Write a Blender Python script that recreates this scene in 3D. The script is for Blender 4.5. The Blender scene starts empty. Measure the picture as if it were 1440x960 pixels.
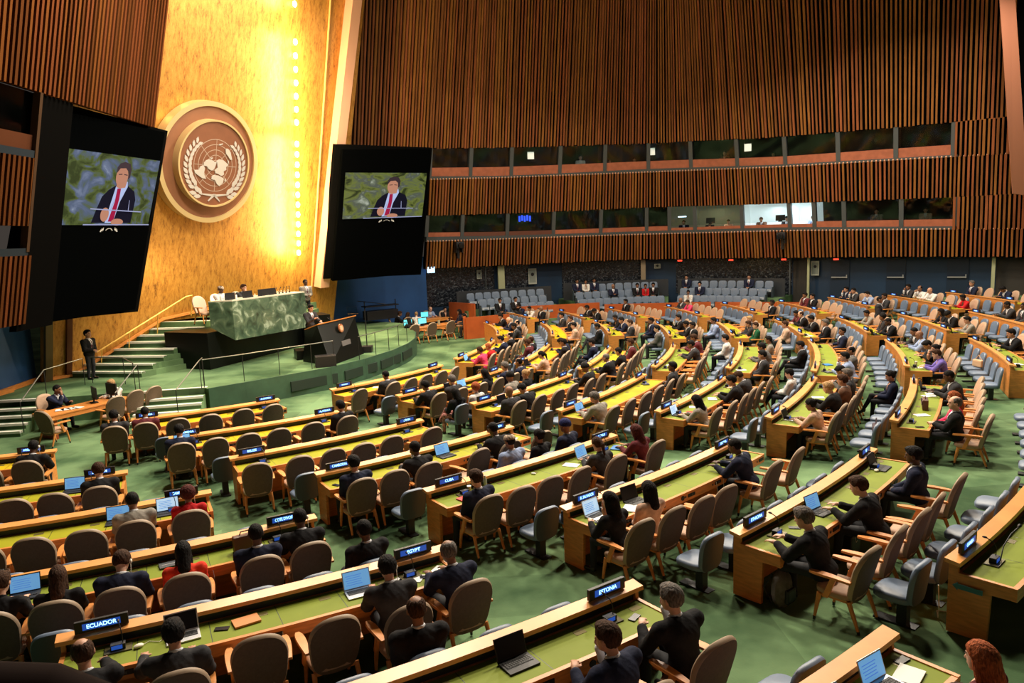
"""General assembly hall with delegates, built object by object."""
import json
LK = 1.0
D = json.loads(r'''{"C":[-16.011,32.626],"K":[0,16,22,28,34,42],"Z":[0.0,0.0,0.085,0.198,0.538,1.27],"desks":{"A2":[17.4328,17.3328,-1.5184,-1.2444],"A3":[20.2235,20.1235,-1.388,-1.152],"A4":[22.5805,22.4805,-1.2981,-1.0868],"A5":[25.0357,24.9357,-1.225,-1.0345],"A6":[27.2008,27.3442,-1.1598,-0.9941],"A7":[29.9736,29.9736,-1.1173,-0.9539],"A8":[32.5784,32.4784,-1.0701,-0.9239],"B1":[14.7362,14.8196,-1.1595,-0.9054],"B2":[17.5536,17.7257,-1.1052,-0.8758],"B3":[20.3453,20.3434,-1.0532,-0.8321],"B4":[22.6601,22.6333,-1.0009,-0.7926],"B5":[24.9747,25.0571,-0.9537,-0.7642],"B6":[27.3075,27.3706,-0.9106,-0.7325],"B7":[29.8564,29.8281,-0.882,-0.7143],"B8":[32.2768,32.4268,-0.8576,-0.7089],"C1":[14.8188,15.0914,-0.7869,-0.4725],"C2":[17.3998,17.6718,-0.7532,-0.4896],"C3":[20.0772,20.3106,-0.7338,-0.5068],"C4":[22.5755,22.5789,-0.7092,-0.4839],"C5":[24.8062,24.9865,-0.67,-0.4842],"C6":[27.2707,27.3813,-0.6502,-0.4674],"C7":[29.7228,29.8256,-0.6344,-0.4754],"C8":[32.731,32.631,-0.657,-0.5114],"D1":[14.9859,15.2171,-0.3825,-0.0661],"D2":[17.7386,17.7124,-0.4256,-0.1728],"D3":[20.271,20.2544,-0.4568,-0.2314],"D4":[22.5229,22.6806,-0.4232,-0.2209],"D5":[24.8532,25.1242,-0.4235,-0.2152],"D6":[27.3035,27.627,-0.431,-0.2049],"D7":[29.7556,30.0037,-0.4103,-0.2376],"D8":[32.2648,32.4347,-0.4164,-0.2589],"E1":[15.3885,15.6548,0.0369,0.3615],"E2":[17.8083,18.0792,-0.0314,0.2417],"E3":[20.302,20.4697,-0.0296,0.1822],"E4":[22.6887,22.9121,-0.1086,0.0809],"E5":[25.1009,25.5455,-0.1299,0.0598],"E6":[27.6505,28.0113,-0.1491,0.0198],"E7":[29.8809,30.3687,-0.1735,-0.0196],"E8":[32.3923,32.7321,-0.1941,-0.0334],"E9":[34.8277,34.9277,-0.2167,-0.0764],"F2":[18.3651,18.7352,0.4006,0.5967],"F3":[20.5502,20.969,0.272,0.4618],"F4":[23.1393,23.5045,0.226,0.4054],"F5":[25.7613,26.2389,0.1568,0.3399],"F6":[28.2788,28.9729,0.1251,0.2894],"F7":[30.5783,31.2326,0.0658,0.2261],"F8":[32.9956,33.7996,0.063,0.2023],"F9":[35.1004,35.7204,-0.0226,0.1409],"F10":[37.4656,37.5656,-0.0413,0.0891]},"seats":[["A2",0,0.692,0.0,null,0],["A2",1,0.826,0.0,null,0],["A2",2,0.96,0.0,"m,d,buzz,k,black,type",0],["A3",0,0.531,0.0,null,0],["A3",1,0.665,0.0,null,0],["A3",2,0.799,0.0,null,0],["A3",3,0.933,0.0,"m,p,short,n,black,type",0],["A4",0,0.356,0.0,null,0],["A4",1,0.49,0.0,null,0],["A4",2,0.629,0.0,null,0],["A4",3,0.763,0.0,"m,b,buzz,k,lgrey,type",0],["A4",4,0.923,0.0,"f,b,curly,m,red,type",0],["A5",0,0.173,0.06,"f,p,none,n,black,type",0],["A5",1,0.307,0.1,"f,p,long,n,black,type",0.16],["A5",2,0.444,0.1,"m,p,short,n,navy,read",0.16],["A5",3,0.597,0.12,"f,b,long,k,orange,type",0.16],["A5",4,0.784,0.12,"m,d,buzz,k,navy,lap",0.16],["A5",5,0.92,0.06,"m,d,buzz,k,black,type",0],["A6",0,0.087,0.3,"m,t,rece,n,black,reach",0.42],["A6",1,0.252,0.32,"m,t,short,k,char,mouse",0.42],["A6",2,0.426,0.0,null,0],["A6",3,0.59,0.0,null,0],["A6",4,0.755,0.25,"m,t,short,k,char,type",0.08],["A6",5,0.935,0.12,"m,b,rece,g,navy,type",0.1],["A7",0,0.273,0.05,null,0],["A7",1,0.404,0.05,null,0],["A7",2,0.535,0.05,null,0],["A7",3,0.715,0.45,"m,t,short,n,navy,chin",0.38],["A7",4,0.908,0.3,"m,p,short,g,black,chin",0.2],["A8",4,0.75,0.35,"m,p,short,n,char,type",0.4],["A8",5,0.917,0.0,"f,p,long,r,maroon,lap",0],["B1",0,-0.087,0.0,"m,t,short,k,char,lap",0],["B1",1,0.084,0.0,"m,b,buzz,k,maroon,type",0],["B1",2,0.263,0.0,null,0],["B1",3,0.464,0.0,null,0],["B1",4,0.661,0.0,null,0],["B1",5,0.85,0.0,null,0],["B2",0,0.037,0.0,"m,t,short,k,navy,type",0],["B2",1,0.196,0.0,null,0],["B2",2,0.361,0.0,null,0],["B2",3,0.521,0.0,null,0],["B2",4,0.713,0.0,null,0],["B2",5,0.914,0.0,"m,t,short,k,black,lap",0],["B3",0,0.06,0.0,null,0],["B3",1,0.23,0.0,null,0],["B3",2,0.373,0.0,null,0],["B3",3,0.515,0.0,null,0],["B3",4,0.663,0.0,null,0],["B3",5,0.873,0.0,null,0],["B4",0,0.078,0.0,"m,t,short,k,navy,lap",0],["B4",1,0.213,0.0,null,0],["B4",2,0.352,0.0,"m,d,buzz,k,black,chin",0],["B4",3,0.588,0.0,null,0],["B4",4,0.754,0.0,"m,d,buzz,k,black,type",0],["B4",5,0.945,0.0,null,0],["B5",0,0.084,0.0,"m,p,short,n,navy,lap",0],["B5",1,0.219,0.0,null,0],["B5",2,0.354,0.0,null,0],["B5",3,0.489,0.0,null,0],["B5",4,0.689,0.0,"f,t,pony,n,char,type",0],["B5",5,0.942,0.0,"f,b,long,m,maroon,type",0],["B6",0,0.033,0.14,"f,p,long,k,black,chin",0],["B6",1,0.171,0.14,"f,t,long,k,beige,lap",0],["B6",2,0.302,0.14,null,0],["B6",3,0.434,0.14,null,0],["B6",4,0.744,0.15,"m,d,buzz,k,navy,type",-0.05],["B6",5,0.934,0.14,null,0],["B7",0,0.057,0.36,"m,p,short,g,black,type",0.06],["B7",1,0.22,0.36,null,0.06],["B7",2,0.379,0.36,"m,p,short,n,black,type",0.06],["B7",3,0.518,0.36,null,0.06],["B7",4,0.737,0.36,"m,d,short,k,navy,lap",0.06],["C1",0,0.018,0.0,null,0],["C1",1,0.264,0.0,"m,b,buzz,k,char,cross",0],["C1",2,0.402,0.0,null,0],["C1",3,0.539,0.0,null,0],["C1",4,0.676,0.0,null,0],["C1",5,0.814,0.0,null,0],["C2",0,0.083,0.0,"m,b,short,k,black,type",0],["C2",1,0.25,0.0,"m,p,short,g,char,lap",0],["C2",2,0.417,0.0,null,0],["C2",3,0.583,0.0,"f,t,long,k,black,type",0],["C2",4,0.75,0.0,"m,p,short,g,navy,lap",0],["C2",5,0.917,0.0,"m,b,rece,k,navy,lap",0],["C3",0,0.083,0.0,"m,b,bald,k,char,lap",0],["C3",1,0.25,0.0,"m,t,short,k,black,read",0],["C3",2,0.417,0.0,null,0],["C3",3,0.583,0.0,null,0],["C3",4,0.75,0.0,null,0],["C3",5,0.917,0.0,"m,b,cap,k,black,type",0],["C4",0,0.083,0.0,"m,t,short,g,lgrey,type",0],["C4",1,0.25,0.0,null,0],["C4",2,0.417,0.0,null,0],["C4",3,0.583,0.0,null,0],["C4",4,0.75,0.0,null,0],["C4",5,0.917,0.0,"m,d,short,k,char,arm",0],["C5",0,0.083,0.0,"f,p,long,k,lgrey,type",0],["C5",1,0.25,0.0,null,0],["C5",2,0.417,0.0,null,0],["C5",3,0.583,0.0,"m,t,short,k,black,type",0],["C5",4,0.75,0.0,"m,p,short,n,char,read",0],["C5",5,0.917,0.0,null,0],["C6",0,0.083,0.0,"f,b,bun,k,beige,type",0],["C6",1,0.25,0.0,null,0],["C6",2,0.417,0.0,"m,p,short,y,black,type",0],["C6",3,0.583,0.0,"m,t,short,n,brown,lap",0],["C6",4,0.75,0.0,"m,t,short,g,char,lap",0],["C6",5,0.917,0.0,"m,t,short,k,grey,read",0],["C7",0,0.083,0.35,"m,p,rece,g,black,hands",0.05],["C7",1,0.25,0.12,"f,p,long,r,pink,lap",0],["C7",2,0.417,0.12,null,0],["C7",3,0.583,0.12,null,0],["C7",4,0.75,0.12,"m,d,buzz,k,char,type",0],["C7",5,0.917,0.12,null,0],["D1",0,0.083,0.0,"f,b,short,n,pink,type",0],["D1",1,0.25,0.0,"f,t,short,r,red,type",0],["D1",2,0.417,0.0,null,0],["D1",3,0.583,0.0,"m,p,short,k,navy,type",0],["D1",4,0.75,0.0,"m,p,rece,k,black,lap",0],["D1",5,0.917,0.0,null,0],["D2",0,0.083,0.0,"f,t,pony,k,beige,type",0],["D2",1,0.25,0.0,null,0],["D2",2,0.417,0.0,null,0],["D2",3,0.583,0.0,"m,b,short,k,black,lap",0],["D2",4,0.75,0.0,"m,b,short,k,navy,read",0],["D2",5,0.917,0.0,null,0],["D3",0,0.083,0.0,"m,t,rece,g,black,type",0],["D3",1,0.25,0.0,null,0],["D3",2,0.417,0.0,"f,t,short,k,black,type",0],["D3",3,0.583,0.0,null,0],["D3",4,0.75,0.0,"m,b,short,n,maroon,lap",0],["D3",5,0.917,0.0,null,0],["D4",0,0.083,0.0,null,0],["D4",1,0.25,0.0,null,0],["D4",2,0.417,0.0,null,0],["D4",3,0.583,0.0,"m,b,short,k,char,type",0],["D4",4,0.75,0.0,null,0],["D4",5,0.917,0.0,"m,b,short,n,maroon,type",0],["D5",0,0.083,0.0,"m,t,short,k,char,lap",0],["D5",1,0.25,0.0,null,0],["D5",2,0.417,0.0,"m,b,short,k,grey,type",0],["D5",3,0.583,0.0,null,0],["D5",4,0.75,0.0,"f,b,short,k,lgrey,lap",0],["D5",5,0.917,0.0,null,0],["D6",0,0.083,0.0,"m,t,short,k,lblue,chin",0],["D6",1,0.25,0.0,"m,b,rece,k,grey,lap",0],["D6",2,0.417,0.0,null,0],["D6",3,0.583,0.0,null,0],["D6",4,0.75,0.0,null,0],["D6",5,0.917,0.0,"m,b,short,k,navy,arm",0],["D7",0,0.083,0.0,"f,p,short,n,purple,type",0],["D7",1,0.25,0.0,"f,t,bun,k,black,chin",0],["D7",2,0.417,0.0,"m,t,short,k,char,read",0],["D7",3,0.583,0.0,null,0],["D7",4,0.75,0.0,"m,b,bald,k,lblue,type",0],["D7",5,0.917,0.0,"m,b,buzz,k,char,type",0],["D8",0,0.083,0.0,null,0],["D8",1,0.25,0.0,null,0],["D8",2,0.417,0.0,"m,t,short,k,char,lap",0],["D8",3,0.583,0.0,null,0],["D8",4,0.75,0.0,"m,t,short,k,black,type",0],["D8",5,0.917,0.0,null,0],["E1",0,0.083,0.0,"m,b,short,k,char,type",0],["E1",1,0.25,0.0,"m,p,rece,k,black,lap",0],["E1",2,0.417,0.0,null,0],["E1",3,0.583,0.0,"m,p,bald,k,navy,type",0],["E1",4,0.75,0.0,null,0],["E1",5,0.917,0.0,"m,t,short,k,black,type",0],["E2",0,0.083,0.0,"m,p,short,k,beige,lap",0],["E2",1,0.25,0.0,null,0],["E2",2,0.417,0.0,null,0],["E2",3,0.583,0.0,"m,t,short,n,black,arm",0],["E2",4,0.75,0.0,null,0],["E2",5,0.917,0.0,"m,t,short,k,char,lap",0],["E3",0,0.083,0.0,"m,p,short,n,char,lap",0],["E3",1,0.25,0.0,null,0],["E3",2,0.417,0.0,"m,t,short,k,navy,type",0],["E3",3,0.583,0.0,null,0],["E3",4,0.75,0.0,"f,b,short,k,black,type",0],["E3",5,0.917,0.0,null,0],["E4",0,0.083,0.0,"m,b,short,k,black,lap",0],["E4",1,0.25,0.0,"m,b,short,k,black,type",0],["E4",2,0.417,0.0,null,0],["E4",3,0.583,0.0,null,0],["E4",4,0.75,0.0,"m,t,short,k,black,chin",0],["E4",5,0.917,0.0,null,0],["E5",0,0.083,0.0,"f,p,short,n,green,lap",0],["E5",1,0.25,0.0,"f,t,short,n,char,type",0],["E5",2,0.417,0.0,"m,p,short,y,char,lap",0],["E5",3,0.583,0.0,null,0],["E5",4,0.75,0.0,null,0],["E5",5,0.917,0.0,null,0],["E6",0,0.083,0.0,"m,t,short,g,black,lap",0],["E6",1,0.25,0.0,null,0],["E6",2,0.417,0.0,"m,b,short,k,black,type",0],["E6",3,0.583,0.0,null,0],["E6",4,0.75,0.0,"m,p,rece,n,black,type",0],["E6",5,0.917,0.0,"f,b,short,k,maroon,type",0],["E7",0,0.083,0.0,"m,d,buzz,k,black,type",0],["E7",1,0.25,0.0,null,0],["E7",2,0.417,0.0,"f,b,curly,k,char,lap",0],["E7",3,0.583,0.0,null,0],["E7",4,0.75,0.0,"f,b,short,k,lgrey,type",0],["E7",5,0.917,0.0,null,0],["E8",0,0.083,0.0,"f,t,short,k,lgrey,type",0],["E8",1,0.25,0.0,null,0],["E8",2,0.417,0.0,"m,b,cap,k,black,read",0],["E8",3,0.583,0.0,"f,b,long,k,black,type",0],["E8",4,0.75,0.0,null,0],["E8",5,0.917,0.0,null,0],["E9",0,0.083,0.0,null,0],["E9",1,0.25,0.0,null,0],["E9",2,0.417,0.0,null,0],["E9",3,0.583,0.0,"m,d,buzz,k,char,lap",0],["E9",4,0.75,0.0,"m,d,buzz,k,char,type",0],["E9",5,0.917,0.0,null,0],["F2",0,0.083,0.0,"m,b,bald,k,black,lap",0],["F2",1,0.261,0.0,null,0],["F2",2,0.439,0.0,"f,b,short,k,white,type",0],["F2",3,0.616,0.0,null,0],["F2",4,0.794,0.0,"m,b,short,k,navy,type",0],["F2",5,0.972,0.0,null,0],["F3",0,0.083,0.0,"m,b,short,k,black,read",0],["F3",1,0.25,0.0,null,0],["F3",2,0.417,0.0,"m,b,short,k,black,type",0],["F3",3,0.583,0.0,null,0],["F3",4,0.75,0.0,null,0],["F3",5,0.917,0.0,null,0],["F4",0,0.083,0.0,null,0],["F4",1,0.25,0.0,null,0],["F4",2,0.417,0.0,null,0],["F4",3,0.583,0.0,null,0],["F4",4,0.75,0.0,null,0],["F4",5,0.917,0.0,"m,b,short,k,black,lap",0],["F5",0,0.083,0.0,null,0],["F5",1,0.25,0.0,null,0],["F5",2,0.417,0.0,null,0],["F5",3,0.583,0.0,null,0],["F5",4,0.75,0.0,"f,t,short,n,pink,type",0],["F5",5,0.917,0.0,"m,b,bald,k,char,type",0],["F6",0,0.083,0.0,"m,d,short,k,black,arm",0],["F6",1,0.25,0.0,null,0],["F6",2,0.417,0.0,null,0],["F6",3,0.583,0.0,null,0],["F6",4,0.75,0.0,null,0],["F6",5,0.917,0.0,null,0],["F7",0,0.083,0.0,null,0],["F7",1,0.25,0.0,null,0],["F7",2,0.417,0.0,null,0],["F7",3,0.583,0.0,"m,t,short,k,black,lap",0],["F7",4,0.75,0.0,"m,b,short,k,maroon,lap",0],["F7",5,0.917,0.0,null,0],["F8",0,0.083,0.0,"m,b,short,k,char,lap",0],["F8",1,0.25,0.0,null,0],["F8",2,0.417,0.0,"m,p,short,k,lblue,type",0],["F8",3,0.583,0.0,null,0],["F8",4,0.75,0.0,"m,t,short,k,char,chin",0],["F8",5,0.917,0.0,"m,t,short,k,navy,chin",0],["F9",0,0.083,0.0,"f,d,short,k,red,type",0],["F9",1,0.25,0.0,null,0],["F9",2,0.417,0.0,null,0],["F9",3,0.583,0.0,"m,t,bald,k,white,type",0],["F9",4,0.75,0.0,"m,b,rece,k,white,chin",0],["F9",5,0.917,0.0,"m,b,short,k,char,chin",0],["F10",0,0.083,0.0,null,0],["F10",1,0.25,0.0,null,0],["F10",2,0.417,0.0,"m,b,short,k,navy,read",0],["F10",3,0.583,0.0,null,0],["F10",4,0.75,0.0,null,0],["F10",5,0.917,0.0,"m,t,short,g,navy,lap",0]],"blues":[["A2",4,0.64,0,null],["A2",5,0.807,0,null],["A3",3,0.473,0,null],["A3",4,0.64,0,null],["A3",5,0.807,0,null],["A4",2,0.307,0,null],["A4",3,0.473,0,null],["A4",4,0.64,0,null],["A4",5,0.807,0,null],["A5",1,0.14,0,null],["A5",2,0.307,0,null],["A5",3,0.473,0,null],["A5",4,0.64,0,null],["A5",5,0.807,0,null],["A6",0,-0.027,0,null],["A6",1,0.14,0,null],["A6",2,0.307,0,null],["A6",3,0.473,0,null],["A6",4,0.64,0,null],["A6",5,0.807,0,"m,d,buzz,k,black,lap"],["A7",0,-0.027,0,null],["A7",1,0.14,0,null],["A7",2,0.307,0,null],["A7",3,0.473,0,"m,b,rece,n,black,lap"],["A7",4,0.64,0,null],["A7",5,0.807,0,null],["A8",0,-0.027,0,null],["A8",1,0.14,0,null],["A8",2,0.307,0,null],["A8",3,0.473,0,null],["A8",4,0.64,0,null],["A8",5,0.807,0,null],["B2",0,-0.027,0,null],["B2",1,0.14,0,null],["B2",2,0.307,0,null],["B2",3,0.473,0,null],["B2",4,0.64,0,null],["B2",5,0.807,0,null],["B3",0,-0.027,0,null],["B3",1,0.14,0,null],["B3",2,0.307,0,null],["B3",3,0.473,0,null],["B3",4,0.64,0,null],["B3",5,0.807,0,null],["B4",0,-0.027,0,null],["B4",1,0.14,0,null],["B4",2,0.307,0,null],["B4",3,0.473,0,null],["B4",4,0.64,0,null],["B4",5,0.807,0,null],["B5",0,-0.027,0,null],["B5",1,0.14,0,null],["B5",2,0.307,0,null],["B5",3,0.473,0,"m,b,kufi,w,lblue,lap"],["B5",4,0.64,0,"f,b,bun,k,black,lap"],["B5",5,0.807,0,"m,b,cap,b,navy,lap"],["B6",0,-0.027,0,null],["B6",1,0.14,0,null],["B6",2,0.307,0,null],["B6",3,0.473,0,null],["B6",4,0.64,0,null],["B6",5,0.807,0,null],["B7",0,-0.027,0,null],["B7",1,0.14,0,null],["B7",2,0.307,0,null],["B7",3,0.473,0,null],["B7",4,0.64,0,null],["B7",5,0.807,0,null],["B8",0,-0.027,0,null],["B8",1,0.14,0,null],["B8",2,0.307,0,null],["B8",3,0.473,0,null],["B8",4,0.64,0,null],["B8",5,0.807,0,null],["C2",0,-0.027,0,null],["C2",1,0.14,0,null],["C2",2,0.307,0,null],["C2",3,0.473,0,null],["C2",4,0.64,0,null],["C2",5,0.807,0,null],["C3",0,-0.027,0,"f,b,long,k,black,tablet"],["C3",1,0.14,0,"f,p,curly,r,white,lap"],["C3",2,0.307,0,null],["C3",3,0.473,0,"m,b,cap,k,lgrey,lap"],["C3",4,0.64,0,"f,p,bun,y,black,lap"],["C3",5,0.807,0,null],["C4",0,-0.027,0,null],["C4",1,0.14,0,null],["C4",2,0.307,0,null],["C4",3,0.473,0,null],["C4",4,0.64,0,null],["C4",5,0.807,0,null],["C5",0,-0.027,0,null],["C5",1,0.14,0,null],["C5",2,0.307,0,null],["C5",3,0.473,0,null],["C5",4,0.64,0,null],["C5",5,0.807,0,null],["C6",0,-0.027,0,null],["C6",1,0.14,0,null],["C6",2,0.307,0,null],["C6",3,0.473,0,null],["C6",4,0.64,0,null],["C6",5,0.807,0,"f,p,short,k,white,cross"],["C7",0,-0.027,0,null],["C7",1,0.14,0,null],["C7",2,0.307,0,null],["C7",3,0.473,0,null],["C7",4,0.64,0,null],["C7",5,0.807,0,"f,t,bun,k,navy,cross"],["C8",0,-0.027,0,null],["C8",1,0.14,0,null],["C8",2,0.307,0,null],["C8",3,0.473,0,null],["C8",4,0.64,0,null],["C8",5,0.807,0,null],["D2",0,-0.027,0,null],["D2",1,0.14,0,null],["D2",2,0.307,0,null],["D2",3,0.473,0,null],["D2",4,0.64,0,"m,b,short,n,maroon,cross"],["D2",5,0.807,0,"m,b,rece,n,black,lap"],["D3",0,-0.027,0,null],["D3",1,0.14,0,null],["D3",2,0.307,0,null],["D3",3,0.473,0,null],["D3",4,0.64,0,null],["D3",5,0.807,0,"m,t,short,k,navy,cross"],["D4",0,-0.027,0,null],["D4",1,0.14,0,null],["D4",2,0.307,0,null],["D4",3,0.473,0,null],["D4",4,0.64,0,null],["D4",5,0.807,0,null],["D5",0,-0.027,0,null],["D5",1,0.14,0,null],["D5",2,0.307,0,null],["D5",3,0.473,0,null],["D5",4,0.64,0,null],["D5",5,0.807,0,"m,p,short,k,white,lap"],["D6",0,-0.027,0,null],["D6",1,0.14,0,null],["D6",2,0.307,0,null],["D6",3,0.473,0,"m,t,short,k,black,cross"],["D6",4,0.64,0,null],["D6",5,0.807,0,null],["D7",0,-0.027,0,null],["D7",1,0.14,0,null],["D7",2,0.307,0,null],["D7",3,0.473,0,null],["D7",4,0.64,0,null],["D7",5,0.807,0,null],["D8",0,-0.027,0,null],["D8",1,0.14,0,null],["D8",2,0.307,0,null],["D8",3,0.473,0,null],["D8",4,0.64,0,null],["D8",5,0.807,0,null],["E2",0,-0.027,0,null],["E2",1,0.14,0,null],["E2",2,0.307,0,null],["E2",3,0.473,0,null],["E2",4,0.64,0,null],["E2",5,0.807,0,null],["E3",0,-0.027,0,"m,b,short,k,black,cross"],["E3",1,0.14,0,null],["E3",2,0.307,0,null],["E3",3,0.473,0,null],["E3",4,0.64,0,null],["E3",5,0.807,0,null],["E4",0,-0.027,0,"m,p,short,k,grey,lap"],["E4",1,0.14,0,null],["E4",2,0.307,0,null],["E4",3,0.473,0,null],["E4",4,0.64,0,"m,b,short,k,navy,lap"],["E4",5,0.807,0,null],["E5",0,-0.027,0,null],["E5",1,0.14,0,null],["E5",2,0.307,0,null],["E5",3,0.473,0,"m,b,short,k,lblue,lap"],["E5",4,0.64,0,null],["E5",5,0.807,0,null],["E6",0,-0.027,0,null],["E6",1,0.14,0,"m,t,short,n,beige,lap"],["E6",2,0.307,0,null],["E6",3,0.473,0,null],["E6",4,0.64,0,null],["E6",5,0.807,0,null],["E7",0,-0.027,0,null],["E7",1,0.14,0,null],["E7",2,0.307,0,null],["E7",3,0.473,0,null],["E7",4,0.64,0,null],["E7",5,0.807,0,null],["E8",0,-0.027,0,null],["E8",1,0.14,0,null],["E8",2,0.307,0,null],["E8",3,0.473,0,null],["E8",4,0.64,0,null],["E8",5,0.807,0,null],["E9",0,-0.027,0,null],["E9",1,0.14,0,null],["E9",2,0.307,0,null],["E9",3,0.473,0,null],["E9",4,0.64,0,null],["E9",5,0.807,0,null],["F2",0,-0.027,0,null],["F2",1,0.14,0,null],["F2",2,0.307,0,null],["F2",3,0.473,0,null],["F2",4,0.64,0,null],["F2",5,0.807,0,null],["F3",0,-0.027,0,null],["F3",1,0.14,0,null],["F3",2,0.307,0,null],["F3",3,0.473,0,null],["F3",4,0.64,0,null],["F3",5,0.807,0,null],["F4",0,-0.027,0,null],["F4",1,0.14,0,null],["F4",2,0.307,0,null],["F4",3,0.473,0,null],["F4",4,0.64,0,null],["F4",5,0.807,0,null],["F5",0,-0.027,0,null],["F5",1,0.14,0,null],["F5",2,0.307,0,null],["F5",3,0.473,0,null],["F5",4,0.64,0,null],["F5",5,0.807,0,null],["F6",0,-0.027,0,null],["F6",1,0.14,0,null],["F6",2,0.307,0,null],["F6",3,0.473,0,null],["F6",4,0.64,0,null],["F6",5,0.807,0,null],["F7",0,-0.027,0,null],["F7",1,0.14,0,null],["F7",2,0.307,0,null],["F7",3,0.473,0,null],["F7",4,0.64,0,null],["F7",5,0.807,0,null],["F8",0,-0.027,0,null],["F8",1,0.14,0,null],["F8",2,0.307,0,null],["F8",3,0.473,0,null],["F8",4,0.64,0,null],["F8",5,0.807,0,null],["F9",0,-0.027,0,null],["F9",1,0.14,0,null],["F9",2,0.307,0,null],["F9",3,0.473,0,null],["F9",4,0.64,0,null],["F9",5,0.807,0,null],["F10",0,-0.027,0,null],["F10",1,0.14,0,null],["F10",2,0.307,0,null],["F10",3,0.473,0,null],["F10",4,0.64,0,null],["F10",5,0.807,0,null]],"wall":[[-9.36,41.0,0.594,-0.804,3.877,5.354,5.622,5.851,6.757,8.601,8.782,9.215,10.312],[-7.195,42.6,0.585,-0.811,3.724,5.259,5.537,5.775,6.717,8.634,8.822,9.271,10.343],[-5.196,44.0,0.529,-0.848,3.586,5.172,5.46,5.706,6.679,8.657,8.852,9.316,10.365],[-2.868,45.3,0.44,-0.898,3.548,5.149,5.409,5.653,6.683,8.72,8.883,9.369,10.439],[-0.705,46.2,0.312,-0.95,3.538,5.134,5.364,5.605,6.682,8.757,8.89,9.393,10.474],[3.839,47.5,0.192,-0.981,3.511,5.107,5.329,5.583,6.731,8.844,9.009,9.499,10.568],[8.49,48.0,-0.078,-0.997,3.507,5.082,5.307,5.577,6.772,8.882,9.093,9.555,10.592],[12.773,46.8,-0.426,-0.905,3.438,5.032,5.262,5.557,6.704,8.808,8.995,9.447,10.509],[16.349,44.3,-0.6,-0.8,3.431,4.993,5.222,5.532,6.6,8.637,8.796,9.227,10.285],[19.448,41.8,-0.579,-0.815,3.411,4.904,5.104,5.439,6.518,8.525,8.658,9.113,10.166],[23.523,39.2,-0.567,-0.824,3.362,4.786,4.951,5.318,6.44,8.432,8.536,9.03,10.104],[25.982,37.3,-0.612,-0.791,3.304,4.694,4.835,5.185,6.46,8.334,8.433,8.923,10.08]],"cam":{"loc":[0,0,5.34],"fw":[0.0,0.98987,-0.141979],"R":[0.99927,-0.005423,-0.037809],"U":[0.038195,0.141875,0.989147],"f":1036.95},"Ls":[[0.973,-0.102,-0.208],[-12.755,22.48,9.412],[-12.215,27.454,9.494],[-13.633,26.748,3.205],[-14.119,21.993,3.269],[-12.97,22.49,8.403],[-12.448,27.286,8.485],[-12.967,26.953,6.221],[-13.467,22.292,6.172],[-13.104,21.931,9.731],[-12.456,28.245,9.661],[-13.941,27.542,3.058],[-14.559,21.058,3.356]],"Rs":[[0.602,-0.771,-0.208],[-7.724,36.181,9.68],[-3.81,39.178,9.906],[-4.861,40.08,3.517],[-8.843,36.992,3.433],[-7.735,36.449,8.656],[-4.104,39.264,8.736],[-4.516,39.537,6.53],[-8.112,36.748,6.456],[-8.068,36.289,9.97],[-3.775,39.627,10.028],[-4.848,40.573,3.414],[-9.31,37.048,3.554]]}''')
import bpy, bmesh, math, random
import numpy as np
from mathutils import Matrix, Vector
random.seed(7)
RNG = np.random.default_rng(11)
COL = bpy.context.scene.collection
CX, CY = D['C']
PI = math.pi

def fz(r):
    return float(np.interp(r, D['K'], D['Z']))

# ---------------------------------------------------------------- materials
MATS = {}
def _bsdf(name):
    m = bpy.data.materials.new(name); m.use_nodes = True
    return m, m.node_tree, m.node_tree.nodes['Principled BSDF']
def mat(name, col, rough=.6, metal=0., var=0., scale=8., emit=None, es=0., spec=.4, bump=0., stretch=None, coat=0.):
    if name in MATS: return MATS[name]
    m, nt, b = _bsdf(name)
    b.inputs['Base Color'].default_value = (*col, 1)
    b.inputs['Roughness'].default_value = rough
    b.inputs['Metallic'].default_value = metal
    b.inputs['Specular IOR Level'].default_value = 0. if name.startswith('screen_') else spec
    if coat: b.inputs['Coat Weight'].default_value = coat
    if emit:
        b.inputs['Emission Color'].default_value = (*emit, 1); b.inputs['Emission Strength'].default_value = es
    if var or bump:
        tc = nt.nodes.new('ShaderNodeTexCoord'); mp = nt.nodes.new('ShaderNodeMapping'); n = nt.nodes.new('ShaderNodeTexNoise')
        nt.links.new(tc.outputs['Object'], mp.inputs[0]); nt.links.new(mp.outputs[0], n.inputs['Vector'])
        if stretch: mp.inputs['Scale'].default_value = stretch
        n.inputs['Scale'].default_value = scale; n.inputs['Detail'].default_value = 4
        if var:
            r = nt.nodes.new('ShaderNodeValToRGB')
            r.color_ramp.elements[0].position = .32; r.color_ramp.elements[1].position = .68
            r.color_ramp.elements[0].color = (*[c * (1 - var) for c in col], 1)
            r.color_ramp.elements[1].color = (*[min(1, c * (1 + var)) for c in col], 1)
            nt.links.new(n.outputs['Fac'], r.inputs[0]); nt.links.new(r.outputs[0], b.inputs['Base Color'])
        if bump:
            bp = nt.nodes.new('ShaderNodeBump'); bp.inputs['Strength'].default_value = bump; bp.inputs['Distance'].default_value = .02
            nt.links.new(n.outputs['Fac'], bp.inputs['Height']); nt.links.new(bp.outputs[0], b.inputs['Normal'])
    MATS[name] = m
    return m

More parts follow.
